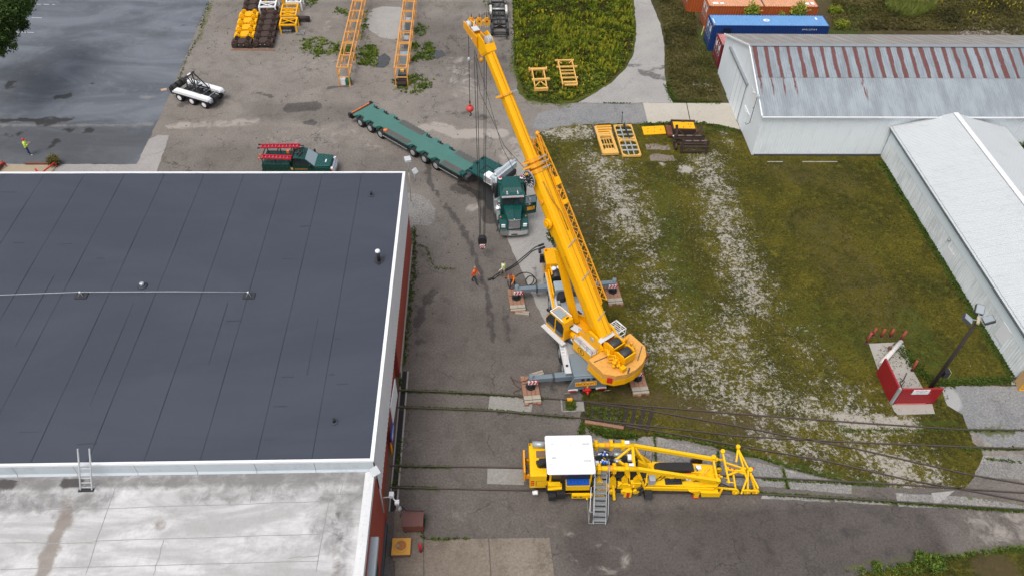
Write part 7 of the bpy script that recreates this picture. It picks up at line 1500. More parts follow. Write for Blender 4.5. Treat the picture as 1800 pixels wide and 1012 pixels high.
# ------------------------------------------------------------------ shipping containers
def container(label, loc, L_, body, roof, door, h=2.9, marks=None):
    t = thing('shipping_container', label, 'container', loc, 0, 'shipping containers behind the shed'); w_ = 2.44
    def corr(nm, length, mat, M, hh, p=.28, d=.036):
        n = int(length/p); pr = []
        for i in range(n): x = i*length/n; q = length/n; pr += [(x, 0), (x+q*.3, 0), (x+q*.5, -d), (x+q*.8, -d)]
        pr.append((length, 0)); mb = MB(M); k = len(pr)
        mb.add([(x, y, 0) for x, y in pr]+[(x, y, hh) for x, y in pr], [(i, i+1, i+1+k, i+k) for i in range(k-1)]); return mb.build(nm, mat, t)
    corr('side_panel', L_-.24, body, Matrix.Translation((.12, .04, .15)), h-.27)
    corr('side_panel', L_-.24, body, Matrix.Translation((L_-.12, w_-.04, .15)) @ rotz(math.pi), h-.27)
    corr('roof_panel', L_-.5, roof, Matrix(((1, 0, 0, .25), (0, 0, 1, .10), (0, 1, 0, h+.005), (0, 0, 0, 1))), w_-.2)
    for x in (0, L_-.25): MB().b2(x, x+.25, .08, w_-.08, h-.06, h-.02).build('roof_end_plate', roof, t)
    for x in (.06, L_-.06):
        for y in (.05, w_-.05): MB().b2(x-.08, x+.08, y-.07, y+.07, 0, h).build('corner_post', body, t); MB().b2(x-.10, x+.10, y-.085, y+.085, h-.13, h+.01).build('corner_casting', paint('casting_grime', (.10, .07, .06), .7), t)
    for y in (.04, w_-.04): MB().b2(.1, L_-.1, y-.04, y+.04, h-.12, h-.005).b2(.1, L_-.1, y-.05, y+.05, 0, .16).build('side_beam', body, t)
    for x in (.04, L_-.04): MB().b2(x-.04, x+.04, .1, w_-.1, h-.12, h-.008).build('end_beam', body, t)
    MB().b2(L_-.05, L_, .1, w_-.1, .1, h-.1).build('end_wall', body, t)
    for y0, y1 in ((.12, 1.2), (1.24, 2.32)):
        d = MB().b2(-.02, .05, y0, y1, .15, h-.14).build('door', door, t)
        for q in (.25, .8): MB().cyl((-.06, y0+q, .18), (-.06, y0+q, h-.16), .025, n=6).build('lock_rod', LGR, d); MB().b2(-.09, -.03, y0+q-.1, y0+q+.1, 1.2, 1.3).build('handle', LGR, d)
        for z in (.5, 1.0, 1.6, 2.2): MB().b2(-.04, -.02, y0+.05, y1-.05, z, z+.05).build('door_rib', door, d)
        MB().b2(-.035, -.02, y0+.35, y0+.7, h-1.0, h-.5).build('door_placard', WHT, d)
    for m in marks or (): m(t)
    return t
ORA = paint('container_orange', (.42, .095, .022), .55, dirt=.3, var=.12); ORR = paint('worn_skylit_orange_roof', (.62, .31, .17), .6, dirt=.35, dcol=(.3, .18, .12))  # roof paints: body colour lightened for skylight and sheen as well as wear
BLB_ = paint('container_blue', (.010, .045, .19), .5, dirt=.2); BLR = paint('worn_skylit_blue_roof', (.13, .30, .56), .5, dirt=.25, dcol=(.3, .4, .5))
DRD = paint('container_dark_red', (.22, .018, .022), .55, dirt=.3); DRR = paint('worn_skylit_red_roof', (.46, .20, .19), .6, dirt=.3)
fx = lambda s: Matrix.Translation(s) @ Matrix.Rotation(R(90), 4, 'X')
def mk_or(t):
    MB().b2(.7, 1.2, -.02, -.01, 1.35, 1.8).b2(1.65, 2.45, -.02, -.01, 1.3, 1.8).b2(11.25, 11.8, -.02, -.01, 1.3, 1.8).build('white_placard', WHT, t)
    text('code_lettering', 'HLXU 380017', .22, WHT, t, fx((10.6, -.02, 2.45))); text('size_lettering', '4500', .18, WHT, t, fx((10.75, -.02, 2.15)))
    MB().b2(.55, 1.15, .5, .95, 2.91, 2.92).b2(1.35, 1.75, .5, .9, 2.91, 2.92).b2(10.8, 11.3, .5, 1.0, 2.91, 2.92).b2(11.5, 11.9, .5, 1.1, 2.91, 2.92).build('roof_marking', WHT, t)
    MB().b2(6.05, 6.2, .1, 2.3, 2.9, 2.93).build('roof_joint', paint('casting_grime', (.1, .07, .06)), t)
    MB().b2(2.9, 4.6, -.02, -.01, 1.2, 1.55).build('red_stripe', RED, t); text('side_lettering', 'X Y Y', .5, WHT, t, fx((6.4, -.02, 1.3)))
def mk_bl(t):
    text('code_lettering', 'APHU 253714 4', .24, WHT, t, fx((10.4, -.02, 2.5)))
    MB().prism([(5.6, 1.1), (5.85, .9), (6.2, .95), (6.35, 1.2), (6.2, 1.45), (5.9, 1.5), (5.7, 1.4)], 2.91, 2.925).build('roof_emblem', WHT, t); MB().box((6.0, 1.2, 2.93), (.2, .14, .01)).build('emblem_centre', BLU, t)
    MB().b2(11.4, 11.6, 1.4, 1.9, 2.91, 2.92).b2(.2, .3, .5, 1.6, 2.91, 2.92).build('roof_marking', WHT, t); MB().b2(1.1, 2.0, -.02, -.008, .3, 2.6).build('dark_placard', paint('dark_navy', (.01, .018, .05), .5), t)
container('pale roofed orange shipping container behind the blue one with white code marks', (24.85, 79.0, 0), 12.2, ORA, ORR, ORA, marks=(mk_or,))
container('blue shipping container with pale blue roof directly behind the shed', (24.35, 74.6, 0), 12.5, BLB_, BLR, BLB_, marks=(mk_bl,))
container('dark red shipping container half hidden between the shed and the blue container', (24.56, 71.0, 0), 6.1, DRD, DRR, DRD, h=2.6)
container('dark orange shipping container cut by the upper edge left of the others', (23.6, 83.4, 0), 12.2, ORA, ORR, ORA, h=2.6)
o = MB().beam((0, 0, 0), (.12, .1, 1.0), .10).build('marker_post', paint('pale_yellow', (.6, .55, .25), .6)); o.location = P(1233, 62); tag(o, 'short pale yellow post in the grass by the container doors', 'post')

# ------------------------------------------------------------------ loading ramp with red walls
rx0, rx1, ry0, ry1, rh = 26.88, 29.65, 28.42, 30.95, 1.62
slab('ramp_slab', [(1527, 604), (1587, 601), (1604, 650), (1622, 682), (1632, 708), (1572, 712), (1546, 658)], .03, CNC)
slab('ramp_apron', [(1567, 712), (1638, 710), (1643, 727), (1578, 729), (1571, 722)], .05, CNC)
t = thing('ramp_wall', 'dark red painted retaining walls with grey corner post at the small loading ramp', 'wall', (rx0, ry0, 0))
MB().b2(-.06, .06, .12, ry1-ry0, .02, rh).build('wall_panel', RED, t); MB().b2(.16, rx1-rx0+.1, -.06, .06, .02, rh).build('wall_panel', RED, t)
MB().b2(-.06, .10, -.06, .10, 0, rh+.02).build('corner_post', LGR, t)
MB().b2(.9, 2.0, -.085, -.065, 1.12, 1.60).build('notice_board', WHT, t, 'white notice board with faint lettering')
for k in range(3): text('notice_lettering', ['KEEP RAMP CLEAR', 'NO PARKING', 'AUTHORIZED VEHICLES ONLY', '', '', ''][k], .10, LGR, t, fx((1.45, -.09, 1.50-k*.14))) if k < 3 else None
MB().b2(.3, 2.3, -.14, -.07, 0, .10).build('chipped_base', paint('pink_chipped', (.42, .16, .14), .8, dirt=.4), t)
t = thing('crash_log', 'white barrier log with rusty streaks lying diagonally on the ramp', 'barrier', P(1548, 640, .35))
b = P(1584, 600, .45)-t.location; MB().cyl((0, 0, 0), b, .17, n=14).build('log', paint('peeling_white', (.62, .60, .56), .7, dirt=.7, dcol=(.30, .13, .05), var=.2, sc=1.6), t); MB().cyl(b*.55+Vector((-.2, .15, .15)), b*.60+Vector((-.2, .15, .15)), .14, n=12).build('ring', RST, t)
for i, (a, lb) in enumerate((((1522.6, 602), 'leaning rusty red post at the left corner of the ramp'), ((1533, 590), 'leaning rusty red post behind the left ramp corner'), ((1548, 592), 'third rusty red post along the back of the ramp'), ((1564, 592), 'rightmost of the rusty red posts in the grass behind the ramp'), ((1582, 599), 'rusty red post at the end of the white barrier log'), ((1603, 651), 'rusty red post alone at the right side of the ramp'))):
    c = P(*a); t = thing('red_post', lb, 'post', c, random.random(), 'red posts round the loading ramp'); MB().cyl((0, 0, 0), (random.uniform(-.05, .05), random.uniform(-.04, .04), .85 if i in (1, 2, 3) else 1.05), .085, n=10).build('pipe', paint('faded_red', (.30, .05, .035), .6, dirt=.4), t); MB().cyl((0, 0, .0), (0, 0, .04), .14, n=8).build('base', DGR, t)
o = MB().tube([P(1594, 655, .1), P(1588, 668, .1), P(1582, 672, .15), P(1586, 682, .1)], .03).tube([P(1582, 664, .1), P(1590, 670, .3), P(1584, 678, .1)], .025).build('dead_branch', BRN); tag(o, 'dead branch lying on the ramp slab behind the front wall', 'branch')
# light pole
t = thing('light_pole', 'dark timber light pole with three grey flood heads by the red ramp wall', 'light pole', (30.06, 29.62, 0))
MB().cyl((0, 0, 0), (0, 0, 7.0), .14, .10, n=10).build('pole', paint('dark_timber', (.035, .026, .022), .8, dirt=.3), t)
MB().box((0, .0, 6.95), (.16, .6, .12), rz=-.5).build('crossarm', paint('pale_crossarm', (.45, .38, .25), .8, dirt=.3), t)
for (x, y, rz) in ((-.85, -.05, 1.0), (.35, .75, -.4), (.55, -.15, -1.6)):
    MB().beam((0, 0, 6.95), (x*.6, y*.6, 7.05), .05).build('arm', LGR, t); MB(Matrix.Translation((x, y, 7.05)) @ rotz(rz) @ Matrix.Rotation(.5, 4, 'X')).rbox(-.26, .26, -.32, .32, 0, .22, .05).build('lamp_head', DGR, t); MB(Matrix.Translation((x, y, 7.05)) @ rotz(rz) @ Matrix.Rotation(.5, 4, 'X')).b2(-.22, .22, -.28, .28, .221, .235).b2(-.22, .22, -.28, .28, -.02, -.002).build('lamp_glass', paint('lamp_lens_grey', (.30, .33, .35), .15), t)
MB().rbox(.12, .50, -.22, .18, 1.4, 1.95, .03).build('control_box', BKM, t); MB().b2(.50, .52, -.22, .18, 1.4, 1.95).build('box_edge', paint('pale_yellow', (.6, .55, .25)), t)
# ------------------------------------------------------------------ things by the annex wall
t = thing('manhole_cover', 'square amber steel frame with a round cover by the annex wall', 'cover', (-4.75, 19.0, 0))
MB().b2(-.5, .5, -.5, .5, .0, .30).build('base', BRW, t); MB().b2(-.52, .52, -.5, .48, .30, .36).build('plate', paint('amber_plate', (.62, .32, .05), .55, dirt=.3, dcol=(.3, .13, .03)), t)
MB().cyl((0, 0, .36), (0, 0, .41), .37, n=24).build('round_cover', paint('amber_plate', (.62, .32, .05)), t); MB().cyl((0, .02, .41), (0, .02, .425), .29, n=20).build('rusty_centre', paint('rusty_amber', (.36, .15, .04), .8, dirt=.6), t)
MB().box((-.2, 0, .44), (.2, .16, .06), rz=.4).build('leaf_litter', paint('litter', (.32, .25, .15), .9, dirt=.6), t)
t = thing('rusty_cabinet', 'rusty brown steel cabinet with a flat top by the annex wall', 'cabinet', (-4.15, 20.3, 0))
MB().b2(-.55, .55, -.40, .45, .25, .95).build('case', RST, t); MB().b2(-.60, .60, -.46, .52, .95, 1.0).build('top', paint('rust_purple_brown', (.12, .05, .045), .65, dirt=.5, dcol=(.26, .09, .03), var=.25, sc=2), t)
for x in (-.45, .45): MB().b2(x-.05, x+.05, -.35, -.25, 0, .25).b2(x-.05, x+.05, .3, .4, 0, .25).build('leg', BRN, t)
MB().tube([(-.65, .7, 1.1), (-.4, .45, 1.12), (.6, .42, 1.1)], .03).build('top_bar', BKM, t)
o = MB().tube([(0, 0, 0), (0, 0, .95)], .04).ball((0, 0, 1.0), .16, sq=(1, 1, .8)).build('globe_lamp', LGR); o.location = (-4.95, 20.95, 0); tag(o, 'small shiny globe on a post at the corner of the rusty cabinet', 'globe')
for (x, y), lb in (((-3.65, 20.1), 'bright red bollard beside the rusty cabinet'), ((-3.66, 18.85), 'bright red bollard beside the amber cover')):
    t = thing('red_bollard', lb, 'bollard', (x, y, 0), 0, 'pair of red bollards'); MB().cyl((0, 0, 0), (-.02, .02, .75), .10, n=12).ball((-.02, .02, .75), .10).build('post', paint('bollard_red', (.42, .02, .03), .45), t)
slab('equipment_pad', [(694, 895), (745, 905), (742, 972), (690, 985)], .024, BSL)
# dock things behind the workshop at the left
t = thing('sunken_dock', 'tan concrete truck dock with red railings behind the workshop', 'dock', P(50, 296))
a = P(8, 291); b = P(100, 291); DKT = paint('dock_tan', (.36, .29, .20), .85, dirt=.4, var=.15)
mb = MB(Matrix.Translation(-t.location)); mb.b2(a.x, b.x, 53.2, a.y, -.01, .06); mb.build('floor', DKT, t)
mb = MB(Matrix.Translation(-t.location)); mb.b2(a.x-.35, a.x, 52.8, a.y+.1, 0, .45); mb.build('side_wall', BRW, t); mb = MB(Matrix.Translation(-t.location)); mb.b2(a.x+1.8, b.x, a.y, a.y+.2, .0, .22); mb.build('kerb', BRK, t)
for p0, p1 in (((76, 302), (96, 286)), ((-4, 292), (7, 285)), ((62, 297), (68, 303))):
    mb = MB(Matrix.Translation(-t.location)); A, B_ = P(*p0, .5), P(*p1, .5); mb.beam(A, B_, .09); mb.beam(B_, (B_.x, B_.y, 0), .08); mb.beam(A, (A.x, A.y, 0), .08); mb.build('red_railing', RD2, t)
# ------------------------------------------------------------------ people
def person(label, feet, rz, top, legs, shoes, vest=None, hat=None, hair=(.05, .035, .025), pose='stand', H=1.76, item=None):
    t = thing('person', label, 'person', feet, rz, None)
    V = []; E = []; Rr = []
    def v(x, y, z, r, par=None):
        V.append((x, y, z)); Rr.append(r); i = len(V)-1
        if par is not None: E.append((par, i))
        return i
    bend = {'stand': 0, 'walk': .05, 'bend': .28, 'phone': .06}[pose]; st_ = {'stand': .06, 'walk': .26, 'bend': .16, 'phone': .10}[pose]
    pel = v(0, 0, .95, .145); wai = v(0, bend*.25, 1.10, .135, pel); che = v(0, bend*.7, 1.32, .165, wai); nb = v(0, bend*1.0, 1.49, .085, che); nk = v(0, bend*1.15, 1.55, .06, nb)
    hdv = v(0, bend*1.35+.01, 1.63, .092, nk); ht = v(0, bend*1.4+.01, 1.71, .085, hdv)
    for s in (-1, 1):
        f = st_*s
        hip = v(s*.10, f*.1, .88, .105, pel); kn = v(s*.11, f*.55+.03, .50, .072, hip); an = v(s*.12, f-.02, .10, .048, kn); he = v(s*.12, f-.05, .05, .045, an); to = v(s*.13, f+.15, .04, .04, an)
        sh_ = v(s*.19, bend*.85, 1.42, .075, che)
        if pose == 'phone' or (pose == 'bend' and s == 1): el = v(s*.27, bend*.8+.05, 1.15, .05, sh_); wr = v(s*.10, bend+.28, 1.24, .035, el); ha = v(s*.07, bend+.36, 1.27, .033, wr)
        elif pose == 'walk': el = v(s*.25, -f*.35+.0, 1.14, .05, sh_); wr = v(s*.24, -f*.8+.08, .92, .035, el); ha = v(s*.23, -f*.9+.1, .84, .033, wr)
        elif pose == 'bend': el = v(s*.26, bend+.08, 1.12, .05, sh_); wr = v(s*.2, bend+.22, .92, .035, el); ha = v(s*.18, bend+.25, .84, .033, wr)
        else: el = v(s*.27, .0, 1.14, .05, sh_); wr = v(s*.25, .10, .93, .035, el); ha = v(s*.24, .13, .85, .033, wr)
        d = (Vector(V[ha])-Vector(V[wr])).normalized(); sd_ = d.cross(Vector((0, 1, .2))).normalized()
        for k, o_ in enumerate((-.024, -.008, .008, .024)):
            p = Vector(V[ha])+sd_*o_; q = p+d*(.045+.01*(k in (1, 2))); q2 = q+d*.03+Vector((0, .012, 0)); a = v(*p, .011, ha); b = v(*q, .010, a); v(*q2, .009, b)
        p = Vector(V[wr])+d*.03+sd_*.03; a = v(*p, .012, wr); v(*(p+d*.04+sd_*.02), .010, a)
    sc = H/1.80
    me = bpy.data.meshes.new('body'); me.from_pydata([tuple(Vector(p)*sc) for p in V], E, [])
    o = bpy.data.objects.new('body', me); COL.objects.link(o)
    m = o.modifiers.new('s', 'SKIN'); 
    for i, sv_ in enumerate(me.skin_vertices[0].data): sv_.radius = (Rr[i]*sc, Rr[i]*sc*(.78 if i in (wai, che, pel) else 1)); sv_.use_root = (i == 0)
    m2 = o.modifiers.new('b', 'SUBSURF'); m2.levels = 1; m2.render_levels = 1
    dg = bpy.context.evaluated_depsgraph_get(); dg.update(); nm = bpy.data.meshes.new_from_object(o.evaluated_get(dg)); bpy.data.objects.remove(o)
    for q in (SKN, top, legs, shoes): nm.materials.append(q)
    for p in nm.polygons:
        c = p.center/sc; r = math.hypot(c.x, c.y); p.use_smooth = True
        arm = abs(c.x) > .205 or (c.y > bend+.17 and c.z > .8)
        if c.z < .115: k = 3
        elif c.z > 1.53: k = 0
        elif c.z < .93 and not arm: k = 2
        elif arm and c.z < .93 or (c.y > bend+.24 and c.z > .8): k = 0
        else: k = 1
        p.material_index = k
    body = bpy.data.objects.new('body', nm); COL.objects.link(body); body.parent = t
    hy, hz = (bend*1.38+.01)*sc, 1.68*sc; HC = paint('hair_%d' % int(hair[0]*1000), hair, .9)
    # face: nose, eyes, ears
    MB().ball((0, hy+.10*sc, hz-.015), .016, 6).build('nose', SKN, t)
    for s in (-1, 1): MB().ball((s*.032, hy+.088*sc, hz+.012), .010, 6).build('eye', BKM, t); MB().ball((s*.092*sc, hy, hz-.01), .02, 6, sq=(.5, 1, 1.3)).build('ear', SKN, t)
    MB().box((0, hy+.092*sc, hz-.055), (.045, .01, .008)).build('mouth', paint('lip', (.30, .09, .07), .5), t)
    if hat: MB().ball((0, hy-.005, hz+.045), .115*sc, 12, sq=(1, 1.08, .75)).b2(-.075, .075, hy+.06, hy+.19, hz+.02, hz+.035).build('cap', hat, t)
    else: MB().ball((0, hy-.022, hz+.028), .105*sc, 10, sq=(1, 1, .85)).build('hair', HC, t)
    if vest:
        y0 = bend*.7*sc; b = MB(Matrix.Translation((0, y0, 1.23*sc)) @ Matrix.Rotation(-bend*.8, 4, 'X'))
        n = 16; rings = []
        for z, rx, ry in ((-.24, .185, .15), (-.1, .185, .148), (.08, .20, .155), (.19, .185, .14), (.225, .12, .10)): rings.append([(rx*math.cos(2*math.pi*i/n), ry*math.sin(2*math.pi*i/n), z) for i in range(n)])
        b.add(sum(rings, []), [(k*n+i, k*n+(i+1) % n, (k+1)*n+(i+1) % n, (k+1)*n+i) for k in range(4) for i in range(n)], True)
        vb = b.build('vest', vest, t)
        b = MB(Matrix.Translation((0, y0, 1.23*sc)) @ Matrix.Rotation(-bend*.8, 4, 'X')); rg_ = [[(rx*math.cos(2*math.pi*i/n), ry*math.sin(2*math.pi*i/n), z) for i in range(n)] for z, rx, ry in ((-.13, .19, .153), (-.08, .19, .153))]
        b.add(rg_[0]+rg_[1], [(i, (i+1) % n, n+(i+1) % n, n+i) for i in range(n)], True); b.build('reflective_band', paint('band_silver', (.6, .6, .58), .4) if vest is not LIME or hat is None else paint('band_green', (.03, .16, .06), .6), vb)
    if item == 'phone': MB().box((0, (bend+.40)*sc, 1.30*sc), (.07, .012, .14), rx=.6).build('phone', paint('phone_white', (.6, .6, .62), .3), t)
    return t
WSH = paint('white_shirt', (.66, .67, .66), .8, dirt=.05)
HVO = paint('hi_vis_orange', (.90, .14, .015), .6, dirt=.05); HVO2 = paint('hi_vis_orange_two', (.92, .24, .01), .6, dirt=.05)
SHD = paint('dark_shoes', (.02, .018, .016), .7); SHW = paint('white_shoes', (.75, .75, .76), .6, dirt=.1)
p1, p2, p3, p4 = P(834, 497), P(885, 487), P(901, 504), P(53, 273)
person('worker in orange shirt and dark trousers walking alone left of the others', p1, R(-115), HVO, DRK, SHD, hair=(.30, .2, .12), pose='walk')
person('worker in lime vest over a white shirt standing by the black slings', p2, R(80), WSH, KHA, SHD, vest=LIME, hair=(.12, .1, .09), pose='walk')
person('worker in bright orange jacket stooping beside the front outrigger', p3, R(150), HVO2, DRK, SHD, hair=(.03, .02, .02), hat=paint('dark_cap', (.10, .05, .07), .7), pose='bend')
person('person in red cap, lime top and blue jeans holding a phone on the dark lot', p4, R(-75), LIME, JEA, SHW, vest=LIME, hat=RD2, pose='phone', item='phone')

# ------------------------------------------------------------------ plants
mp = [(898, -60), (1100, -60), (1108, 0), (1114, 50), (1110, 90), (1095, 118), (1070, 143), (1040, 163), (1000, 178), (950, 176), (922, 160), (908, 120), (905, 60)]
def mdw(K, h, r, n, lw, lo, seed, name, thr=0.0):
    XY = in_poly(mp, K); den = vnoise(XY, .28, 3); den2 = vnoise(XY, .9, seed); XY, den, den2 = [q[den2 > thr] for q in (XY, den, den2)]
    PX = np.array([proj((x, y, 0))[1] for x, y in XY]); edge = np.clip((PX-95)/70, 0, 1)
    tn = np.clip(lo+1.5*(den2-.5)+.9*(den-.45)-edge*.12+rng.normal(0, .14, len(XY)), 0, 1)
    hh = np.clip(.45+.9*den-edge*.35, .2, 1.2).reshape(-1, 1)
    tufts(name, XY, h*hh, r, GRM, n=n, lw=lw, tint=tn)
GRM = leaf_mat('meadow_leaf', [(.075, .065, .018), (.072, .085, .012), (.105, .145, .014), (.16, .21, .018), (.22, .26, .025), (.34, .33, .03)])
mdw(13000, .34, .20, 6, .045, .30, 9, 'meadow_weeds'); mdw(3000, .75, .26, 12, .05, .62, 15, 'meadow_clumps', .47)
s_ = in_poly(mp, 900); s_ = s_[vnoise(s_, .3, 5) > .5]
tufts('yellow_blossoms', s_[:260], .5, .16, leaf_mat('blossom_yellow', [(.45, .36, .02), (.62, .50, .04)]), n=6, lw=.05)
# field round containers
XY = in_poly([(1150, -40), (1168, 60), (1175, 150), (1190, 180), (1268, 180), (1262, 130), (1225, 60), (1215, -40)], 4500); tufts('rough_grass', XY, .22, .16, GR2, n=6, lw=.035, tint=np.clip(vnoise(XY, .5, 2)*1.1-.1, 0, 1))
XY = in_poly([(1462, -30), (1462, 55), (1760, 55), (1900, 110), (1900, -30)], 9000); tn = np.clip(vnoise(XY, .3, 4)*1.3-.2, 0, 1); tufts('rough_grass', XY, .30, .2, GR2, n=6, lw=.045, tint=tn)
XY = in_poly([(1545, -20), (1560, 20), (1600, 35), (1640, 22), (1650, -20)], 2200); tufts('pale_reed_grass', XY, .8, .3, leaf_mat('reed', [(.10, .14, .02), (.20, .23, .05), (.26, .27, .08)]), n=7, lw=.035)
XY = in_poly([(1560, -20), (1760, 60), (1900, 110), (1900, -20)], 500); tufts('yellow_blossoms', XY[vnoise(XY, .4, 8) > .52], .5, .12, leaf_mat('blossom_yellow2', [(.40, .33, .03), (.55, .46, .05)]), n=5, lw=.05)
# lawn tussocks, denser where it is lush, none on the gravelly streaks
LP = [(945, 250), (970, 232), (1290, 228), (1318, 280), (1545, 280), (1785, 668), (1655, 676), (1700, 755), (1720, 800), (1690, 850), (1500, 842), (1290, 788), (1150, 760), (1040, 752), (1030, 690), (990, 500), (952, 350)]
XY = in_poly(LP, 26000); keep = vnoise(XY, .55, 1)+.35*vnoise(XY, 2.0, 6) > .58; XY = XY[keep]
LN = bpy.data.objects['lawn'].data; kd = None
from mathutils.kdtree import KDTree
kd = KDTree(len(LN.vertices)); bv = np.zeros(len(LN.vertices)); LN.attributes['bare'].data.foreach_get('value', bv)
for i, vv in enumerate(LN.vertices): kd.insert(vv.co, i)
kd.balance(); bb = np.array([bv[kd.find((x, y, .014))[1]] for x, y in XY]); XY = XY[rng.uniform(0, 1, len(XY)) > bb*1.9]
tufts('lawn_tussocks', XY, .055, .10, leaf_mat('tussock', [(.030, .028, .006), (.066, .058, .008), (.11, .10, .012), (.15, .13, .02)]), n=5, lw=.024, tint=np.clip(vnoise(XY, .35, 7)*1.2-.1, 0, 1), zb=.012)
# lush borders
XY = np.concatenate([along([(1550, 284), (1640, 432), (1785, 664)], 1500, .45), along([(1655, 674), (1785, 668)], 350, .3), along([(1130, 219), (1230, 217), (1292, 230)], 350, .3), along([(1040, 756), (1120, 768)], 300, .3), along([(964, 410), (985, 445)], 160, .3),
                     along([(1172, 150), (1183, 178), (1265, 180)], 400, .35), along([(905, 30), (908, 110), (930, 172), (985, 182)], 500, .5), along([(1575, 608), (1640, 676)], 350, .5)])
tufts('border_grass', XY, .14, .13, GR3, n=6, lw=.03, tint=rng.uniform(0, .6, len(XY)))
# weeds in joints and along rails
XY = np.concatenate([along([(706, 688), (760, 688), (850, 693), (960, 700)], 900, .09), along([(706, 716), (860, 721), (1010, 735)], 600, .09), along([(700, 819), (790, 821)], 220, .07), along([(690, 856), (770, 858)], 220, .07),
                     along([(1210, 852), (1350, 868), (1562, 882), (1800, 899)], 1500, .10), along([(1150, 764), (1155, 850)], 120, .06), along([(1262, 792), (1264, 852)], 120, .05), along([(1376, 824), (1385, 858)], 90, .05), along([(1340, 842), (1500, 850), (1560, 854)], 300, .08),
                     along([(1470, 756), (1690, 757), (1800, 757)], 300, .1), along([(1690, 789), (1800, 789)], 200, .1), along([(1730, 806), (1795, 812)], 60, .08), along([(1150, 762), (1290, 790), (1390, 822), (1500, 850)], 600, .09),
                     along([(700, 655), (706, 680)], 60, .12), along([(690, 860), (700, 830), (705, 770)], 90, .15), along([(728, 400), (728, 470), (720, 540), (710, 640)], 520, .28), along([(733, 430), (750, 436), (762, 470), (800, 474)], 60, .15), along([(745, 905), (742, 945), (770, 948), (830, 946)], 110, .08),
                     along([(1025, 742), (1022, 765)], 150, .2), along([(1108, 182), (1060, 182)], 60, .08), along([(350, 62), (330, 100), (310, 150)], 110, .15), along([(368, 5), (352, 50)], 90, .3)])
tufts('joint_weeds', XY, .10, .10, GR3, n=6, lw=.026, tint=rng.uniform(.0, .9, len(XY)))
XY = np.concatenate([in_poly([(1040, 752), (1080, 757), (1118, 765), (1100, 772), (1060, 768)], 500), in_poly([(1030, 712), (1100, 722), (1100, 744), (1030, 738)], 90), in_poly([(995, 706), (1012, 706), (1012, 722), (995, 720)], 80)])
tufts('switch_weeds', XY, .18, .16, GR3, n=7, lw=.03, tint=rng.uniform(.2, 1, len(XY)))
def bush(name, label, cat, loc, r, h, mat, K=420, lw=.06, stem=True, tint=None, grp=None):
    t = thing(name, label, cat, loc, 0, grp); u = rng.normal(0, 1, (K, 3)); u /= np.linalg.norm(u, axis=1)[:, None]; rad = rng.uniform(.3, 1, (K, 1))**.6
    q = u*rad*np.array([r, r, h*.5]); bl = vnoise(q[:, :2], 1.5/r, 3); q *= (.65+.7*bl)[:, None]; q[:, 2] += h*.55
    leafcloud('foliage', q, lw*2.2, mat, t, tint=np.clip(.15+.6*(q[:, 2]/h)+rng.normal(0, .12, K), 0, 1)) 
    if stem:
        mb = MB()
        for k in range(5): a = rng.uniform(0, 6.28); mb.tube([(0, 0, 0), (math.cos(a)*r*.3, math.sin(a)*r*.3, h*.4), (math.cos(a)*r*.5, math.sin(a)*r*.5, h*.75)], .02+.01*r, 5)
        mb.build('stem', BRN, t)
    return t
def leafcloud(name, Q3, size, mat, parent, tint):
    K = len(Q3); n = 4; V = []; 
    c = np.repeat(Q3, n, 0)+rng.normal(0, size*.8, (K*n, 3)); a = rng.normal(0, 1, (K*n, 3)); a /= np.linalg.norm(a, axis=1)[:, None]; b = np.cross(a, rng.normal(0, 1, (K*n, 3))); b /= np.linalg.norm(b, axis=1)[:, None]
    s = size*rng.uniform(.5, 1.2, (K*n, 1)); V = np.stack([c-a*s, c+b*s*.45, c+a*s, c-b*s*.45], 1).reshape(-1, 3); F = len(V)//4
    me = bpy.data.meshes.new(name); me.vertices.add(len(V)); me.vertices.foreach_set('co', V.ravel()); me.loops.add(len(V)); me.loops.foreach_set('vertex_index', np.arange(len(V))); me.polygons.add(F); me.polygons.foreach_set('loop_start', np.arange(0, len(V), 4)); me.update(calc_edges=True)
    me.materials.append(mat); at = me.attributes.new('tint', 'FLOAT', 'FACE'); at.data.foreach_set('value', np.clip(np.repeat(tint, n)+rng.normal(0, .1, F), 0, 1).astype(np.float32))
    o = bpy.data.objects.new(name, me); COL.objects.link(o); o.parent = parent; return tag(o, kind='stuff')
WPM = leaf_mat('patch_leaf', [(.045, .070, .012), (.07, .115, .015), (.11, .17, .02), (.17, .22, .03), (.24, .25, .04)])
def patch(label, poly, K, h, mat, tintr=(.1, .9), r=.2):
    XY = in_poly(poly, int(K*1.2)); XY = XY[vnoise(XY, 1.3, K) > .50]; XY = XY+rng.normal(0, .22, XY.shape); o = tufts('weed_patch', XY, h, r, mat, n=8, lw=.045, tint=np.clip(vnoise(XY, 1.1, 2)*.9+rng.normal(0, .12, len(XY)), 0, 1)); return o
for lb, poly, K, h in (('', [(525, 70), (560, 66), (600, 78), (660, 82), (662, 110), (630, 118), (600, 96), (575, 94), (550, 104), (532, 92)], 900, .28), ('', [(722, 78), (758, 76), (766, 100), (748, 108), (725, 108)], 420, .35), ('', [(690, 138), (730, 132), (756, 142), (752, 164), (715, 164), (688, 152)], 480, .38),
                       ('', [(640, 85), (662, 84), (660, 116), (632, 117)], 300, .35), ('', [(648, 20), (640, 70), (632, 66), (640, 20)], 140, .22), ('', [(590, 14), (615, 22), (608, 30), (590, 24)], 90, .2), ('', [(530, -5), (556, -5), (556, 14), (536, 12)], 120, .3), ('', [(736, 40), (752, 50), (744, 64), (730, 60)], 120, .2), ('', [(850, 0), (866, 0), (866, 40), (856, 40)], 60, .3)):
    patch(lb, poly, K, h*.6, WPM)
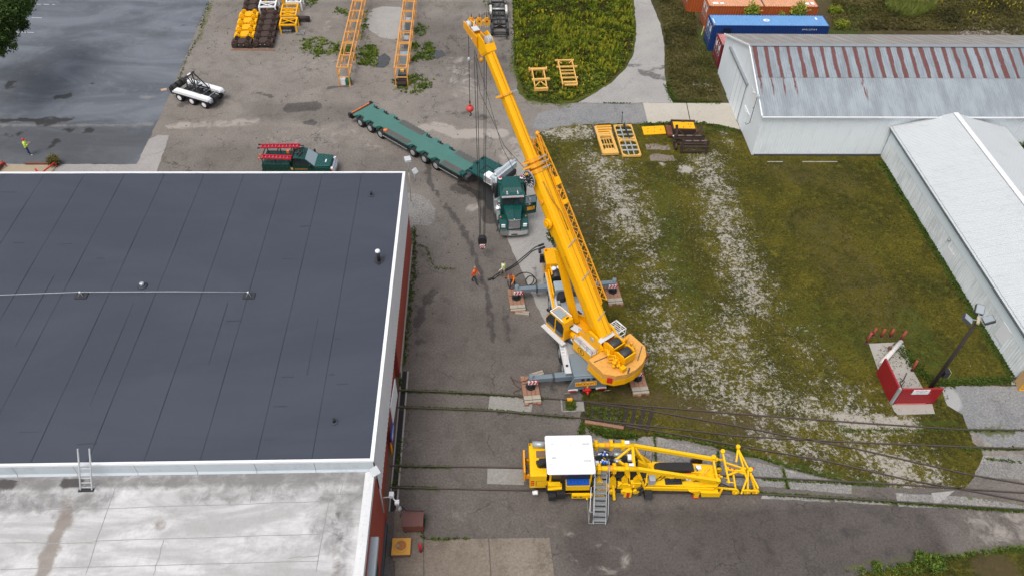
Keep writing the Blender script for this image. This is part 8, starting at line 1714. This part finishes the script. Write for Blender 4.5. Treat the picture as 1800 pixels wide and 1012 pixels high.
XY = in_poly([(380, 5), (560, 60), (900, 50), (900, 175), (560, 120), (360, 90)], 500); XY = XY[vnoise(XY, .4, 12) > .55]; tufts('scattered_weeds', XY, .08, .12, GR2, n=5, lw=.03)
XY = np.concatenate([in_poly([(1480, 1004), (1560, 995), (1620, 985), (1640, 1000), (1560, 1020)], 90), along([(1600, 990), (1700, 975), (1800, 962)], 130, .12)]); tufts('corner_weeds', XY, .16, .18, GR3, n=7, lw=.035, tint=rng.uniform(.1, 1, len(XY)))
for (px, lb, r, h) in (((1640, 992), 'leafy weed clump at the lower right grass corner', .5, .5), ((1618, 982), 'small leafy weed by the pavement edge at lower right', .3, .35), ((1541, 996), 'lone green weed in the pavement joint near the lower edge', .16, .2)):
    bush('weed_clump', lb, 'weed', P(*px), r, h, GR3, K=int(240*r*2), lw=.05, stem=False)
bush('shrub', 'green shrub growing behind the white wing at the right edge', 'shrub', P(1806, 268), 1.9, 1.9, GR3, K=1500, lw=.08)
for p, lb, r, h in ((P(1296, 30), 'small bush between the orange and blue containers on the left', .9, 2.2), (P(1370, 27), 'small bush between the orange and blue containers on the right', .9, 2.3), (P(1347, 30), 'low bush between the two container bushes', .7, 1.5)):
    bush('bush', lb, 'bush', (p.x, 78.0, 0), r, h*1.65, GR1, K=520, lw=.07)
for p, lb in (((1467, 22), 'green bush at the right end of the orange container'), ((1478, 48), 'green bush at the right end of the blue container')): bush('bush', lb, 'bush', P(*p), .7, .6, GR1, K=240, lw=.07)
# tree at the upper left corner
t = thing('tree', 'dark green leafy tree reaching into the upper left corner', 'tree', (-51.5, 69.0, 0))
mb = MB(); mb.cyl((0, 0, 0), (.2, .1, 3.5), .32, .24, n=10); mb.build('trunk', paint('bark', (.05, .04, .03), .9, dirt=.4, var=.3, sc=4, bump=.4), t)
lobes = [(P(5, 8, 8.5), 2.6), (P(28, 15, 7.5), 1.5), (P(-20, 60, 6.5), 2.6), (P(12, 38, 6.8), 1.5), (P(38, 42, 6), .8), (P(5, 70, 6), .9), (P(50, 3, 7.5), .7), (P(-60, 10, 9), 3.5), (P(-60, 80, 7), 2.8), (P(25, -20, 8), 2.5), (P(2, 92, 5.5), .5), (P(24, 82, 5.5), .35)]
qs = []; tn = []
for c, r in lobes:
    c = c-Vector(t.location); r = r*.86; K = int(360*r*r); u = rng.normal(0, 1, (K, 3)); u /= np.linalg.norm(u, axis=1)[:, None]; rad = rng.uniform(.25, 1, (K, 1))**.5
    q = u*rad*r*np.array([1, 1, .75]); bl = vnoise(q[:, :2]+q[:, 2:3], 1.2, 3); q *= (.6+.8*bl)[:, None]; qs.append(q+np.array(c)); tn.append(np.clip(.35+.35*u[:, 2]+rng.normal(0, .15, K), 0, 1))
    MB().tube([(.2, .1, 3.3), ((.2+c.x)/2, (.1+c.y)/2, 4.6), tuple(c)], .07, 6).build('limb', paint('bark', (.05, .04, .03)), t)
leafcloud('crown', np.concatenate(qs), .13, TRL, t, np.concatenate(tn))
bush('dry_tuft', 'dry brown grass tuft at the corner of the concrete dock', 'plant', P(98, 290), .45, .9, GR2, K=220, lw=.05, stem=False)
# litter and small stones, leaves on the asphalt
q = in_poly([(390, 60), (900, 60), (900, 400), (760, 560), (720, 560), (720, 320), (280, 290), (320, 150)], 260)
mb = MB()
for x, y in q:
    s = random.uniform(.02, .07); mb.box((x, y, .02), (s*1.6, s, s*.6), rz=random.random()*3)
o = mb.build('debris', paint('debris_dark', (.04, .035, .03), .9)); tag(o, kind='stuff')
q = in_poly([(1160, 280), (1260, 280), (1480, 700), (1200, 700)], 900); mb = MB()
for x, y in q:
    s = random.uniform(.012, .035); mb.box((x, y, .025), (s*1.6, s, s*.8), rz=random.random()*3)
o = mb.build('gravel', paint('gravel_pale', (.38, .35, .31), .9, dirt=.2)); tag(o, kind='stuff')
